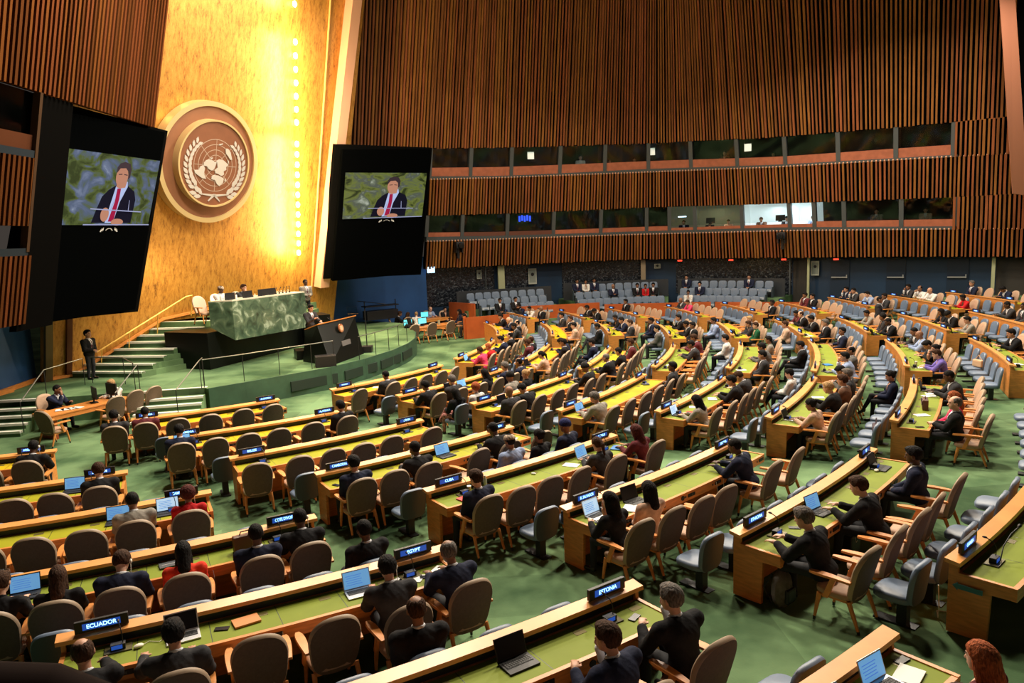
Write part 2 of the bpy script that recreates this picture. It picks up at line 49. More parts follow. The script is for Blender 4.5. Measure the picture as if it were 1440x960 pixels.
def carpet_mat():
    m, nt, b = _bsdf('green_carpet')
    tc = nt.nodes.new('ShaderNodeTexCoord')
    n1 = nt.nodes.new('ShaderNodeTexNoise'); n1.inputs['Scale'].default_value = .55; n1.inputs['Detail'].default_value = 5
    ck = nt.nodes.new('ShaderNodeTexVoronoi'); ck.inputs['Scale'].default_value = .8; ck.distance = 'CHEBYCHEV'; ck.inputs['Randomness'].default_value = .1
    n2 = nt.nodes.new('ShaderNodeTexNoise'); n2.inputs['Scale'].default_value = 40
    r = nt.nodes.new('ShaderNodeValToRGB')
    r.color_ramp.elements[0].position = .36; r.color_ramp.elements[0].color = (.046, .098, .044, 1)
    r.color_ramp.elements[1].position = .62; r.color_ramp.elements[1].color = (.175, .29, .14, 1)
    mx = nt.nodes.new('ShaderNodeMix'); mx.data_type = 'RGBA'; mx.blend_type = 'MULTIPLY'; mx.inputs['Factor'].default_value = .38
    for a in (n1, ck, n2): nt.links.new(tc.outputs['Object'], a.inputs['Vector'])
    nt.links.new(n1.outputs['Fac'], r.inputs[0]); nt.links.new(r.outputs[0], mx.inputs[6])
    bw = nt.nodes.new('ShaderNodeRGBToBW'); nt.links.new(ck.outputs['Color'], bw.inputs[0]); nt.links.new(bw.outputs[0], mx.inputs[7])
    nt.links.new(mx.outputs[2], b.inputs['Base Color'])
    b.inputs['Roughness'].default_value = .95; b.inputs['Specular IOR Level'].default_value = .1
    bp = nt.nodes.new('ShaderNodeBump'); bp.inputs['Strength'].default_value = .3; bp.inputs['Distance'].default_value = .01
    nt.links.new(n2.outputs['Fac'], bp.inputs['Height']); nt.links.new(bp.outputs[0], b.inputs['Normal'])
    return m
def gold_mat():
    m, nt, b = _bsdf('gold_leaf')
    tc = nt.nodes.new('ShaderNodeTexCoord'); mp = nt.nodes.new('ShaderNodeMapping'); mp.inputs['Scale'].default_value = (4, 4, 1.1)
    n = nt.nodes.new('ShaderNodeTexNoise'); n.inputs['Scale'].default_value = 1.5; n.inputs['Detail'].default_value = 9; n.inputs['Roughness'].default_value = .85
    nt.links.new(tc.outputs['Object'], mp.inputs[0]); nt.links.new(mp.outputs[0], n.inputs['Vector'])
    r = nt.nodes.new('ShaderNodeValToRGB')
    e = r.color_ramp.elements
    e[0].position = .36; e[0].color = (.16, .055, .008, 1); e[1].position = .47; e[1].color = (.50, .225, .035, 1)
    x = e.new(.70); x.color = (.72, .38, .08, 1)
    nt.links.new(n.outputs['Fac'], r.inputs[0]); nt.links.new(r.outputs[0], b.inputs['Base Color'])
    b.inputs['Metallic'].default_value = .35; b.inputs['Roughness'].default_value = .42
    bp = nt.nodes.new('ShaderNodeBump'); bp.inputs['Strength'].default_value = .25; bp.inputs['Distance'].default_value = .03
    nt.links.new(n.outputs['Fac'], bp.inputs['Height']); nt.links.new(bp.outputs[0], b.inputs['Normal'])
    return m
def ramp_mat(name, stops, scale, rough=.35, detail=8, dist=0., emit=0., coat=0., stretch=None):
    m, nt, b = _bsdf(name)
    tc = nt.nodes.new('ShaderNodeTexCoord'); mp = nt.nodes.new('ShaderNodeMapping'); n = nt.nodes.new('ShaderNodeTexNoise')
    if stretch: mp.inputs['Scale'].default_value = stretch
    n.inputs['Scale'].default_value = scale; n.inputs['Detail'].default_value = detail; n.inputs['Distortion'].default_value = dist
    nt.links.new(tc.outputs['Object'], mp.inputs[0]); nt.links.new(mp.outputs[0], n.inputs['Vector'])
    r = nt.nodes.new('ShaderNodeValToRGB'); e = r.color_ramp.elements
    e[0].position, e[0].color = stops[0][0], (*stops[0][1], 1)
    e[1].position, e[1].color = stops[-1][0], (*stops[-1][1], 1)
    for p, c in stops[1:-1]:
        x = e.new(p); x.color = (*c, 1)
    nt.links.new(n.outputs['Fac'], r.inputs[0]); nt.links.new(r.outputs[0], b.inputs['Base Color'])
    b.inputs['Roughness'].default_value = rough
    if emit:
        for l_ in list(b.inputs['Base Color'].links): nt.links.remove(l_)
        b.inputs['Base Color'].default_value = (.01, .01, .01, 1); b.inputs['Specular IOR Level'].default_value = 0.
        nt.links.new(r.outputs[0], b.inputs['Emission Color']); b.inputs['Emission Strength'].default_value = emit
    return m
def glass_mat():
    m = bpy.data.materials.new('window_glass'); m.use_nodes = True; nt = m.node_tree; nt.nodes.clear()
    o = nt.nodes.new('ShaderNodeOutputMaterial'); t = nt.nodes.new('ShaderNodeBsdfTransparent'); g = nt.nodes.new('ShaderNodeBsdfGlossy')
    mx = nt.nodes.new('ShaderNodeMixShader'); f = nt.nodes.new('ShaderNodeFresnel'); f.inputs['IOR'].default_value = 1.35
    t.inputs[0].default_value = (.85, .9, .9, 1); g.inputs['Roughness'].default_value = .05
    nt.links.new(f.outputs[0], mx.inputs[0]); nt.links.new(t.outputs[0], mx.inputs[1]); nt.links.new(g.outputs[0], mx.inputs[2]); nt.links.new(mx.outputs[0], o.inputs[0])
    return m

CARPET = carpet_mat(); GOLD = gold_mat(); GLASS = glass_mat()
MARBLE = ramp_mat('green_marble', [(.3, (.018, .035, .02)), (.47, (.06, .105, .065)), (.56, (.10, .15, .09)), (.66, (.32, .40, .30))], 2.4, .3, 12, .9)
MURAL = ramp_mat('reflective_dark_mural', [(.45, (.006, .008, .012)), (.58, (.03, .035, .045)), (.72, (.16, .18, .20))], 7, .25, 10, 1.0, stretch=(1, 1, 1.4))
WOOD = mat('orange_cherry_wood', (.60, .225, .05), .38, var=.16, scale=5, stretch=(1, 1, 7), spec=.5)
RAILW = mat('pale_cherry_rail', (.76, .34, .10), .35, var=.1, scale=3, spec=.5)
LEGW = mat('chair_leg_wood', (.62, .24, .06), .4, var=.15, scale=9)
DWOOD = mat('dark_red_wood', (.28, .065, .02), .4, var=.25, scale=4, stretch=(6, 6, 1))
INLAY = mat('green_desk_leather', (.20, .25, .028), .6, var=.07, scale=2.5, spec=.12)
INLAY2 = mat('yellow_lit_desk_leather', (.52, .36, .01), .6, var=.15, scale=2.5, spec=.12)  # same leather, warm glow from under the rail painted into its colour
INLAY3 = mat('olive_lit_desk_leather', (.31, .30, .014), .6, var=.12, scale=2.5, spec=.12)  # weaker rail glow painted into the leather colour
TAUPE = mat('taupe_upholstery', (.135, .092, .062), .8, var=.08, scale=30, spec=.2)
TAUPE_L = mat('tan_seat_leather', (.42, .27, .18), .6, var=.06, scale=20, spec=.3)
PIPE = mat('light_piping', (.33, .24, .16), .5)
BLUEV = mat('grey_blue_vinyl', (.125, .17, .245), .45, var=.06, scale=12, spec=.5)
BLUEB = mat('dark_slate_shell', (.045, .065, .085), .55)
DMET = mat('dark_metal', (.03, .032, .035), .4, .6)
BLACK = mat('soft_black', (.008, .008, .01), .5)
BLACKG = mat('polished_black_stone', (.005, .006, .005), .3, spec=.15)
GREYP = mat('grey_painted_steel', (.075, .085, .09), .6)
SALMON = mat('salmon_wood_ledge', (.42, .135, .075), .5, var=.12, scale=4)
PEACH = mat('peach_column', (.80, .42, .25), .6)
NAVYW = mat('navy_wall_panel', (.008, .028, .065), .5, var=.15, scale=.5)
BLUEW = mat('bright_blue_wall', (.015, .075, .24), .7, var=.2, scale=.5)
WHITE = mat('white_paper', (.75, .75, .72), .6)
WNOSE = mat('white_step_nosing', (.85, .84, .76), .5)
BRASS = mat('polished_brass', (.70, .53, .25), .35, .35)
BRONZE = mat('brown_bronze_disc', (.27, .115, .055), .55, .15, var=.12, scale=1.2, stretch=(1, 1, 3))
SILVER = mat('silver_relief', (.52, .48, .43), .5, .1)
BATT = [mat('batten_%s' % k, c, .65, var=.18, scale=3, stretch=(1, 1, .2), spec=.15) for k, c in (('amber', (.29, .115, .028)), ('umber', (.215, .08, .024)), ('rust', (.28, .09, .032)))]
BATTD = [mat('dim_batten_%s' % k, c, .9, spec=0.) for k, c in (('amber', (.105, .036, .010)), ('umber', (.07, .024, .008)), ('rust', (.10, .031, .011)))]  # darker copies of the batten tones, flank dimness put into the colour
BACKING = mat('black_wall_backing', (.003, .0028, .0026), .95, spec=.0)
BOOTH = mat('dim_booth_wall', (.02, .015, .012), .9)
BOOTHL = mat('glowing_pale_booth_wall', (.72, .76, .76), .8, emit=(.8, .9, .9), es=.55)  # brightness of the lit booth put into the wall as its own glow
BOOTHM = mat('glowing_olive_booth_wall', (.16, .15, .09), .8, emit=(.5, .48, .3), es=.10)  # faint booth light, likewise given to the wall as glow
SCR = mat('lit_blue_display', (.01, .02, .1), .4, emit=(.015, .08, .42), es=.8)
TXT = mat('light_blue_text', (.4, .7, 1), .4, emit=(.35, .68, 1.0), es=2.2)
LCD = mat('laptop_screen_light_blue', (.2, .45, .8), .4, emit=(.13, .36, .68), es=.75)
LCDD = mat('laptop_screen_off', (.006, .006, .009), .3, spec=.2)
LCDW = mat('laptop_page_white', (.6, .75, .9), .4, emit=(.42, .66, .88), es=.85)
ALU = mat('silver_laptop_body', (.55, .56, .58), .35, .5)
KEYS = mat('black_keys', (.02, .02, .02), .5)
LEATHER = mat('brown_leather', (.10, .045, .03), .5)
CREAMPOST = mat('cream_green_post', (.36, .38, .22), .6)
REDC = mat('red_plastic', (.7, .03, .02), .4)
BLUEC = mat('blue_cover', (.03, .18, .5), .4)
MON = mat('monitor_cyan', (.1, .6, .7), .4, emit=(.12, .62, .75), es=1.1)

# ---------------------------------------------------------------- mesh builder
class MB:
    def __init__(s): s.v = []; s.f = []; s.m = []
    def add(s, vs, fs, mi=0):
        o = len(s.v); s.v += [tuple(float(c) for c in v) for v in vs]; s.f += [tuple(i + o for i in f) for f in fs]; s.m += [mi] * len(fs); return s
    def box(s, c, d, mi=0, rz=0., M=None):
        x, y, z = [k / 2 for k in d]
        vs = [Vector(p) for p in ((-x, -y, -z), (x, -y, -z), (x, y, -z), (-x, y, -z), (-x, -y, z), (x, -y, z), (x, y, z), (-x, y, z))]
        if rz: R = Matrix.Rotation(rz, 3, 'Z'); vs = [R @ v for v in vs]
        if M is not None: vs = [M @ v for v in vs]
        vs = [v + Vector(c) for v in vs]
        return s.add(vs, [(0, 3, 2, 1), (4, 5, 6, 7), (0, 1, 5, 4), (1, 2, 6, 5), (2, 3, 7, 6), (3, 0, 4, 7)], mi)
    def prism(s, poly, z0, z1, mi=0):
        n = len(poly); vs = [(x, y, z0) for x, y in poly] + [(x, y, z1) for x, y in poly]
        return s.add(vs, [tuple(range(n))[::-1], tuple(range(n, 2 * n))] + [(i, (i + 1) % n, n + (i + 1) % n, n + i) for i in range(n)], mi)
    def slab(s, quad, n, t, mi=0):      # planar polygon thickened by t against its normal n
        k = len(quad); a = [Vector(q) for q in quad]; b = [q - Vector(n) * t for q in a]
        return s.add(a + b, [tuple(range(k)), tuple(range(k, 2 * k))[::-1]] + [(i, k + i, k + (i + 1) % k, (i + 1) % k) for i in range(k)], mi)
    def tube(s, pts, r, n=8, mi=0, cap=True):
        pts = [Vector(p) for p in pts]; rs = r if isinstance(r, (list, tuple)) else [r] * len(pts)
        o = []
        for i, p in enumerate(pts):
            t = (pts[min(i + 1, len(pts) - 1)] - pts[max(i - 1, 0)]).normalized()
            a = t.cross(Vector((0, 0, 1))); a = a.normalized() if a.length > 1e-3 else Vector((1, 0, 0)); b = t.cross(a).normalized()
            o += [p + (a * math.cos(2 * PI * k / n) + b * math.sin(2 * PI * k / n)) * rs[i] for k in range(n)]
        fs = [(i * n + k, i * n + (k + 1) % n, (i + 1) * n + (k + 1) % n, (i + 1) * n + k) for i in range(len(pts) - 1) for k in range(n)]
        if cap: fs += [tuple(range(n))[::-1], tuple(range((len(pts) - 1) * n, len(pts) * n))]
        return s.add(o, fs, mi)
    def ball(s, c, r, mi=0, n=10, m=7):
        rx, ry, rz = r if isinstance(r, (tuple, list)) else (r, r, r); vs = [(c[0], c[1], c[2] - rz)]
        for j in range(1, m):
            a = -PI / 2 + PI * j / m
            vs += [(c[0] + rx * math.cos(a) * math.cos(2 * PI * k / n), c[1] + ry * math.cos(a) * math.sin(2 * PI * k / n), c[2] + rz * math.sin(a)) for k in range(n)]
        vs.append((c[0], c[1], c[2] + rz)); L = len(vs) - 1
        fs = [(0, 1 + (k + 1) % n, 1 + k) for k in range(n)] + [(L, L - n + k, L - n + (k + 1) % n) for k in range(n)]
        fs += [(1 + j * n + k, 1 + j * n + (k + 1) % n, 1 + (j + 1) * n + (k + 1) % n, 1 + (j + 1) * n + k) for j in range(m - 2) for k in range(n)]
        return s.add(vs, fs, mi)
    def mesh(s, name, mats, smooth=False, bevel=0.):
        me = bpy.data.meshes.new(name); me.from_pydata(s.v, [], s.f)
        for m in mats: me.materials.append(m)
        me.polygons.foreach_set('material_index', s.m)
        bm = bmesh.new(); bm.from_mesh(me)
        if bevel: bmesh.ops.bevel(bm, geom=[e for e in bm.edges if e.calc_face_angle(0) > .7], offset=bevel, segments=2, affect='EDGES', profile=.6)
        bmesh.ops.recalc_face_normals(bm, faces=bm.faces); bm.to_mesh(me); bm.free()
        if smooth:
            me.polygons.foreach_set('use_smooth', [True] * len(me.polygons)); me.set_sharp_from_angle(angle=.7)
        me.update(); return me
def link(name, me, parent=None, loc=None, rz=0.):
    o = bpy.data.objects.new(name, me); COL.objects.link(o)
    if parent: o.parent = parent
    if loc is not None: o.location = loc
    if rz: o.rotation_euler = (0, 0, rz)
    return o
def obj(name, mb, mats, parent=None, loc=None, rz=0., smooth=False, bevel=0.):
    return link(name, mb.mesh(name, mats if isinstance(mats, list) else [mats], smooth, bevel), parent, loc, rz)
def tag(o, label=None, cat=None, group=None, kind=None):
    if label: o['label'] = label
    if cat: o['category'] = cat
    if group: o['group'] = group
    if kind: o['kind'] = kind
    return o
def struct(o): o['kind'] = 'structure'; return o
def thing(name, label, cat, loc=(0, 0, 0), rz=0., group=None):
    o = bpy.data.objects.new(name, None); COL.objects.link(o); o.location = loc; o.rotation_euler = (0, 0, rz); o.empty_display_size = .1
    return tag(o, label, cat, group)
def dup(root, loc, rz, label, group=None, cat=None):
    r = root.copy(); COL.objects.link(r); r.location = loc; r.rotation_euler = (0, 0, rz); r['label'] = label
    if group: r['group'] = group
    if cat: r['category'] = cat
    for ch in root.children:
        c = ch.copy(); COL.objects.link(c); c.parent = r
        for g in ch.children:
            d = g.copy(); COL.objects.link(d); d.parent = c
    return r
def dpt(n, u, off, dz, zoff=None):
    ra, rb, ta, tb = D['desks'][n]; r = ra + (rb - ra) * u; t = ta + (tb - ta) * u
    z = fz(r + (off if zoff is None else zoff))
    return Vector((CX + (r + off) * math.cos(t), CY + (r + off) * math.sin(t), z + dz))
def face_in(p):
    return math.atan2(CY - p[1], CX - p[0]) - PI / 2
ORD = ['first', 'second', 'third', 'fourth', 'fifth', 'sixth', 'seventh', 'eighth', 'ninth', 'tenth', 'eleventh', 'twelfth', 'thirteenth']
SECT = {'A': 'one', 'B': 'two', 'C': 'three', 'D': 'four', 'E': 'five', 'F': 'six'}
ROWN = ['zero', 'one', 'two', 'three', 'four', 'five', 'six', 'seven', 'eight', 'nine', 'ten']
def where(n): return 'row %s, block %s' % (ROWN[int(n[1:])], SECT[n[0]])
# ================================================================ floor
mb = MB(); rings = [0, 8, 16, 19, 22, 25, 28, 31, 34, 38, 42, 50, 64]; NA = 96
vs = [(CX + r * math.cos(2 * PI * k / NA), CY + r * math.sin(2 * PI * k / NA), fz(r)) for r in rings[1:] for k in range(NA)] + [(CX, CY, 0)]
fs = [(j * NA + k, j * NA + (k + 1) % NA, (j + 1) * NA + (k + 1) % NA, (j + 1) * NA + k) for j in range(len(rings) - 2) for k in range(NA)]
fs += [(len(vs) - 1, (k + 1) % NA, k) for k in range(NA)]
mb.add(vs, fs); struct(obj('floor', mb, CARPET, smooth=True))
mb = MB(); mb.box((0, 22, 20.3), (70, 70, .3)); struct(obj('ceiling', mb, BACKING))

# ================================================================ far curved wall
W = np.array(D['wall']); PXC = np.array([478, 540, 593, 650, 700, 800, 900, 1000, 1100, 1200, 1340, 1440.])
def cr(px, cols):     # Catmull-Rom through the wall columns
    i = int(np.clip(np.searchsorted(PXC, px) - 1, 0, len(PXC) - 2)); t = (px - PXC[i]) / (PXC[i + 1] - PXC[i])
    p0, p1, p2, p3 = (W[max(i - 1, 0)][cols], W[i][cols], W[i + 1][cols], W[min(i + 2, len(PXC) - 1)][cols])
    if px < PXC[0] or px > PXC[-1]: return p1 + (p2 - p1) * t
    return .5 * (2 * p1 + (p2 - p0) * t + (2 * p0 - 5 * p1 + 4 * p2 - p3) * t * t + (3 * p1 - p0 - 3 * p2 + p3) * t ** 3)
def wcol(s):
    a = cr(s, [0, 1, 2, 3]); n = a[2:4] / np.linalg.norm(a[2:4]); return a[:2], n
def lev(s, k): return 20. if k == 9 else float(cr(s, [4 + k])[0])
def wp(s, z, off=0.):  # point on the leaning wall surface, off metres behind it
    b, n = wcol(s); z0 = lev(s, 0); q = b + n * (.25 * (z - z0) - off); return (q[0], q[1], z)
def strip(s0, s1, z0, z1, off=0., thick=.1, name='panel', m=BACKING, parent=None, step=12.):
    """a band of wall between two level functions"""
    k = max(1, int(abs(s1 - s0) / step)); ss = np.linspace(s0, s1, k + 1); mb = MB(); vs = []
    for s in ss:
        a, b = z0(s), z1(s); vs += [wp(s, a, off), wp(s, b, off), wp(s, b, off + thick), wp(s, a, off + thick)]
    fs = []
    for i in range(k):
        o = i * 4; p = o + 4; fs += [(o, p, p + 1, o + 1), (o + 1, p + 1, p + 2, o + 2), (o + 2, p + 2, p + 3, o + 3), (o + 3, p + 3, p, o)]
    fs += [(0, 1, 2, 3), (k * 4 + 3, k * 4 + 2, k * 4 + 1, k * 4)]
    mb.add(vs, fs); return obj(name, mb, m, parent)
L = [(lambda s, k=k: lev(s, k)) for k in range(10)]
def arc_positions(s0, s1, pitch):
    ss = np.linspace(s0, s1, 500); P_ = np.array([wcol(s)[0] for s in ss]); d = np.concatenate([[0], np.cumsum(np.hypot(*np.diff(P_, axis=0).T))])
    n = int(d[-1] / pitch); return [float(np.interp((i + .5) * pitch, d, ss)) for i in range(n)]
def battens(s0, s1, z0, z1, name, parent, w=.10, dpt_=.11, off=0., caps=False, mats=BATT, pitch=.2):
    mb = MB()
    for i, s in enumerate(arc_positions(s0, s1, pitch)):
        a, b = z0(s) + RNG.uniform(-.03, .03), z1(s); bb, n = wcol(s); t = np.array([-n[1], n[0]]); ww = w * RNG.uniform(.75, 1.1); jit = RNG.uniform(-.02, .02)
        vs = []
        for z in (a, b):
            p = np.array(wp(s, z, off)); q = np.array([t[0], t[1], 0]); f = np.array([n[0], n[1], 0])
            for sx, sy in ((-1, 0), (1, 0), (1, 1), (-1, 1)): vs.append(p + q * (sx * ww / 2 + jit) + f * (sy * dpt_))
        mb.add(vs, [(0, 1, 2, 3), (7, 6, 5, 4), (0, 4, 5, 1), (1, 5, 6, 2), (2, 6, 7, 3), (3, 7, 4, 0)], int(RNG.integers(0, 3)))
        if caps:
            c = np.array(wp(s, b, off)) + np.array([n[0], n[1], 0]) * .06; mb.ball(c + np.array([0, 0, .03]), .05, 3, 6, 4)
    return obj(name, mb, mats + [PEACH], parent)
wf = struct(strip(470, 1452, L[8], L[9], .12, .1, 'wall_far', BACKING))
battens(470, 1452, L[8], L[9], 'batten_cladding', wf)
SW = 597.
wm = struct(strip(SW, 1452, L[4], L[5], .12, .1, 'wall_middle', BACKING)); battens(SW, 1452, L[4], L[5], 'batten_cladding', wm, caps=True)
wl = struct(strip(SW, 1452, L[0], L[1], .12, .1, 'wall_lower', BACKING)); battens(SW, 1452, L[0], L[1], 'batten_cladding', wl, caps=True)
for k0, k1, nm in ((1, 2, 'trim_one'), (5, 6, 'trim_two')):
    struct(strip(SW, 1342, L[k0], L[k1], -.05, .35, nm, GREYP))
# solid batten end bay past the last windows
we = struct(strip(1336, 1452, L[1], L[8], .14, .1, 'wall_end', BACKING)); battens(1337, 1452, L[1], L[4], 'batten_cladding', we, w=.11, off=-.02); battens(1337, 1452, L[5], L[8], 'batten_cladding', we, w=.11, off=-.02)
# salmon-painted leaning return at the far end
def cam_ray(x, y):
    c = D['cam']; return np.array(c['fw']) + np.array(c['R']) * (x - 720) / c['f'] - np.array(c['U']) * (y - 480) / c['f']
mb = MB(); q = [(1406, 0, 33.), (1428, 0, 33.), (1446, 275, 35.6), (1424, 272, 35.6)]
quad = [np.array([0, 0, D['cam']['loc'][2]]) + cam_ray(x, y) * d / cam_ray(x, y)[1] for x, y, d in q]
quad[0] += (quad[0] - quad[3]) * .3; quad[1] += (quad[1] - quad[2]) * .3
mb.slab([quad[3], quad[2], quad[1], quad[0]], (-.5, -.85, 0), .3); struct(obj('trim_end', mb, mat('salmon_column', (.50, .20, .12), .6)))
mb = MB(); q = [(1430, -20, 34.), (1500, -20, 34.), (1500, 420, 36.5), (1448, 420, 36.5)]
quad = [np.array([0, 0, D['cam']['loc'][2]]) + cam_ray(x, y) * d / cam_ray(x, y)[1] for x, y, d in q]
mb.slab([quad[3], quad[2], quad[1], quad[0]], (-.5, -.85, 0), .3); struct(obj('wall_return', mb, BACKING))

# booth windows: mullions, ledges, panes, back walls
UP = [597, 655, 717, 782, 846, 911, 976, 1045, 1113, 1185, 1261, 1336]
LO = [597, 647, 714, 777, 843, 909, 942, 979, 1047, 1114, 1150, 1190, 1268, 1342]
def vcol(s, k0, k1, w, parent, name='mullion', m=GREYP, off=-.06, d=.3):
    bb, n = wcol(s); t = np.array([-n[1], n[0], 0]); f = np.array([n[0], n[1], 0]); vs = []
    for z in (lev(s, k0), lev(s, k1)):
        p = np.array(wp(s, z, off))
        for sx, sy in ((-1, 0), (1, 0), (1, -1), (-1, -1)): vs.append(p + t * sx * w / 2 + f * sy * d)
    mb = MB(); mb.add(vs, [(0, 1, 2, 3), (7, 6, 5, 4), (0, 4, 5, 1), (1, 5, 6, 2), (2, 6, 7, 3), (3, 7, 4, 0)]); return obj(name, mb, m, parent)
wn = 0
for cols, k0, k1, k2 in ((UP, 6, 7, 8), (LO, 2, 3, 4)):
    for i in range(len(cols) - 1):
        a, b = cols[i], cols[i + 1]; wn += 1
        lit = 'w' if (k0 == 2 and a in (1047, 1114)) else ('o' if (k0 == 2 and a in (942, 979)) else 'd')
        pane = struct(strip(a, b, L[k1], L[k2], .1, .02, 'window_%d' % wn, GLASS, step=40))
        m_ledge = SALMON if not (k0 == 2 and a in (647, 714)) else mat('dull_ledge', (.16, .06, .04), .6)
        strip(a, b, (lambda s, k0=k0: lev(s, k0)), (lambda s, k1=k1, lit=lit: lev(s, k1) - (.13 if lit != 'd' else 0)), -.02, .2, 'window_ledge', m_ledge, pane, step=20)
        vcol(b, k0, k2, .22, pane)
        if i == 0: vcol(a, k0, k2, .22, pane)
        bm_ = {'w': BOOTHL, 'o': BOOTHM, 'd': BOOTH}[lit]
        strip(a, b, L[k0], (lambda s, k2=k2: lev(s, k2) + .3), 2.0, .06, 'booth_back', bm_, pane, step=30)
        if i % 3 == 0 or lit != 'd':
            for ss in (a, b):
                p = [wp(ss, lev(ss, k0), .2), wp(ss, lev(ss, k2) + .3, .2), wp(ss, lev(ss, k2) + .3, 2.0), wp(ss, lev(ss, k0), 2.0)]
                bb, n = wcol(ss); mb = MB(); mb.slab(p, (-n[1], n[0], 0), .05); obj('booth_partition', mb, bm_, pane)
def booth_soffit(k, nm):
    mb = MB(); ss = np.linspace(SW, 1345, 40); vs = []
    for s in ss: z = lev(s, k) - .02; vs += [wp(s, z, 0), wp(s, z, 2.1)]
    mb.add(vs, [(2 * i, 2 * i + 2, 2 * i + 3, 2 * i + 1) for i in range(len(ss) - 1)]); struct(obj(nm, mb, BOOTH))
booth_soffit(2, 'floor_booth_lower'); booth_soffit(6, 'floor_booth_upper')
# white notices hanging behind the upper glass
for s, lab in ((744, 'white square notice on the glass of the third upper booth window'), (916, 'white square notice beside the mullion of the sixth upper booth window'), (1061, 'white square notice on the glass of the eighth upper booth window')):
    b, n = wcol(s); z = lev(s, 8) - .48; mb = MB(); mb.box((0, 0, 0), (.40, .02, .42)); mb.box((0, 0, .23), (.5, .03, .02), 1)
    p = wp(s, z, .05); tag(obj('notice', mb, [mat('lit_notice', (.8, .85, .75), .6, emit=(.8, .85, .75), es=.5), GREYP], None, p, math.atan2(n[1], n[0]) - PI / 2), lab, 'notice')

# under-gallery zone: recessed wall, doors, posts
def up(s, off, z): b, n = wcol(s); q = b - n * off; return (q[0], q[1], z)
def lower_panel(s0, s1, z0, z1, off, m, name, parent=None, thick=.1):
    k = max(1, int((s1 - s0) / 12)); ss = np.linspace(s0, s1, k + 1); mb = MB(); vs = []
    for s in ss: vs += [up(s, off, z0), up(s, off, z1), up(s, off + thick, z1), up(s, off + thick, z0)]
    fs = []
    for i in range(k):
        o = i * 4; p = o + 4; fs += [(o, p, p + 1, o + 1), (o + 1, p + 1, p + 2, o + 2), (o + 2, p + 2, p + 3, o + 3), (o + 3, p + 3, p, o)]
    fs += [(0, 1, 2, 3), (k * 4 + 3, k * 4 + 2, k * 4 + 1, k * 4)]
    mb.add(vs, fs); return obj(name, mb, m, parent)
OFF = .9
wu = struct(lower_panel(455, 600, -.1, 4.3, .15, BLUEW, 'wall_blue'))
wu2 = struct(lower_panel(597, 1452, -.1, 4.2, OFF, NAVYW, 'wall_under_gallery'))
for a, b in ((606, 700), (714, 750), (795, 905), (950, 1108)):
    lower_panel(a, b, 1.2, 3.9, OFF - .06, MURAL, 'mural_panel', wu2, .05)
lower_panel(1110, 1134, .6, 3.9, OFF - .06, mat('dark_brown_panel', (.03, .026, .022), .6), 'dark_panel', wu2, .05)
lower_panel(1392, 1446, .6, 3.9, OFF - .06, mat('dark_brown_panel', (.03, .026, .022), .6), 'dark_panel', wu2, .05)
lower_panel(1150, 1385, .5, .72, OFF - .04, mat('dark_base', (.01, .012, .016), .6), 'baseboard_strip', wu2, .05)
mb = MB(); ss = np.linspace(SW, 1452, 50); vs = []
for s in ss: z = lev(s, 0) - .02; vs += [up(s, -.05, z), up(s, OFF + .2, z)]
mb.add(vs, [(2 * i, 2 * i + 2, 2 * i + 3, 2 * i + 1) for i in range(len(ss) - 1)]); struct(obj('ceiling_under_gallery', mb, BACKING))
for i, (s, w_, mm) in enumerate(((708, .42, CREAMPOST), (1136.5, .12, CREAMPOST), (1389, .16, CREAMPOST), (1109, .05, GREYP), (688, .03, GREYP), (905, .3, mat('tan_post', (.25, .2, .13), .6)))):
    z0 = 0.; p = up(s, .35, 0); mb = MB(); b, n = wcol(s); mb.box((p[0], p[1], 2.0), (w_, .14, 4.0), rz=math.atan2(n[1], n[0]) - PI / 2); struct(obj('pillar_%d' % (i + 1), mb, mm))
for i, (s0, s1) in enumerate(((1166, 1192), (1246, 1272), (1330, 1358))):
    d_ = struct(lower_panel(s0, s1, .55, 3.25, OFF - .07, mat('dark_navy_door', (.006, .018, .04), .45), 'door_%d' % (i + 1)))
    b, n = wcol((s0 + s1) / 2); rz = math.atan2(n[1], n[0]) - PI / 2
    mb = MB(); p = up((s0 + s1) / 2, OFF - .16, 2.2); mb.box((p[0], p[1], 2.22), (.85, .05, .07), rz=rz); p2 = up(s1 - 3, OFF - .14, 2.25); mb.box((p2[0], p2[1], 2.27), (.06, .08, .2), rz=rz)
    obj('push_bar', mb, mat('dull_aluminium', (.35, .36, .36), .4, .5), d_)
    mb = MB(); p = up((s0 + s1) / 2, OFF - .14, 3.3); mb.box((p[0], p[1], 3.28), (.4, .06, .05), rz=rz); obj('door_closer', mb, GREYP, d_)
for s, lab, z in ((956, 'small red exit lamp under the gallery edge above the middle seats', 3.42), (1028, 'small red exit lamp under the gallery edge near the dark mural end', 3.42), (1102, 'red exit lamp under the gallery beside the thin steel post', 3.36), (1178, 'red exit lamp above the first navy door', 3.34)):
    b, n = wcol(s); p = up(s, .1, lev(s, 0) - .12); mb = MB(); mb.box((0, 0, 0), (.34, .12, .14)); mb.box((0, .065, 0), (.28, .01, .09), 1); tag(obj('exit_lamp', mb, [DMET, mat('red_lamp', (.8, .02, .01), .4, emit=(1, .05, .02), es=2.)], None, p, math.atan2(n[1], n[0]) - PI / 2), lab, 'exit lamp')
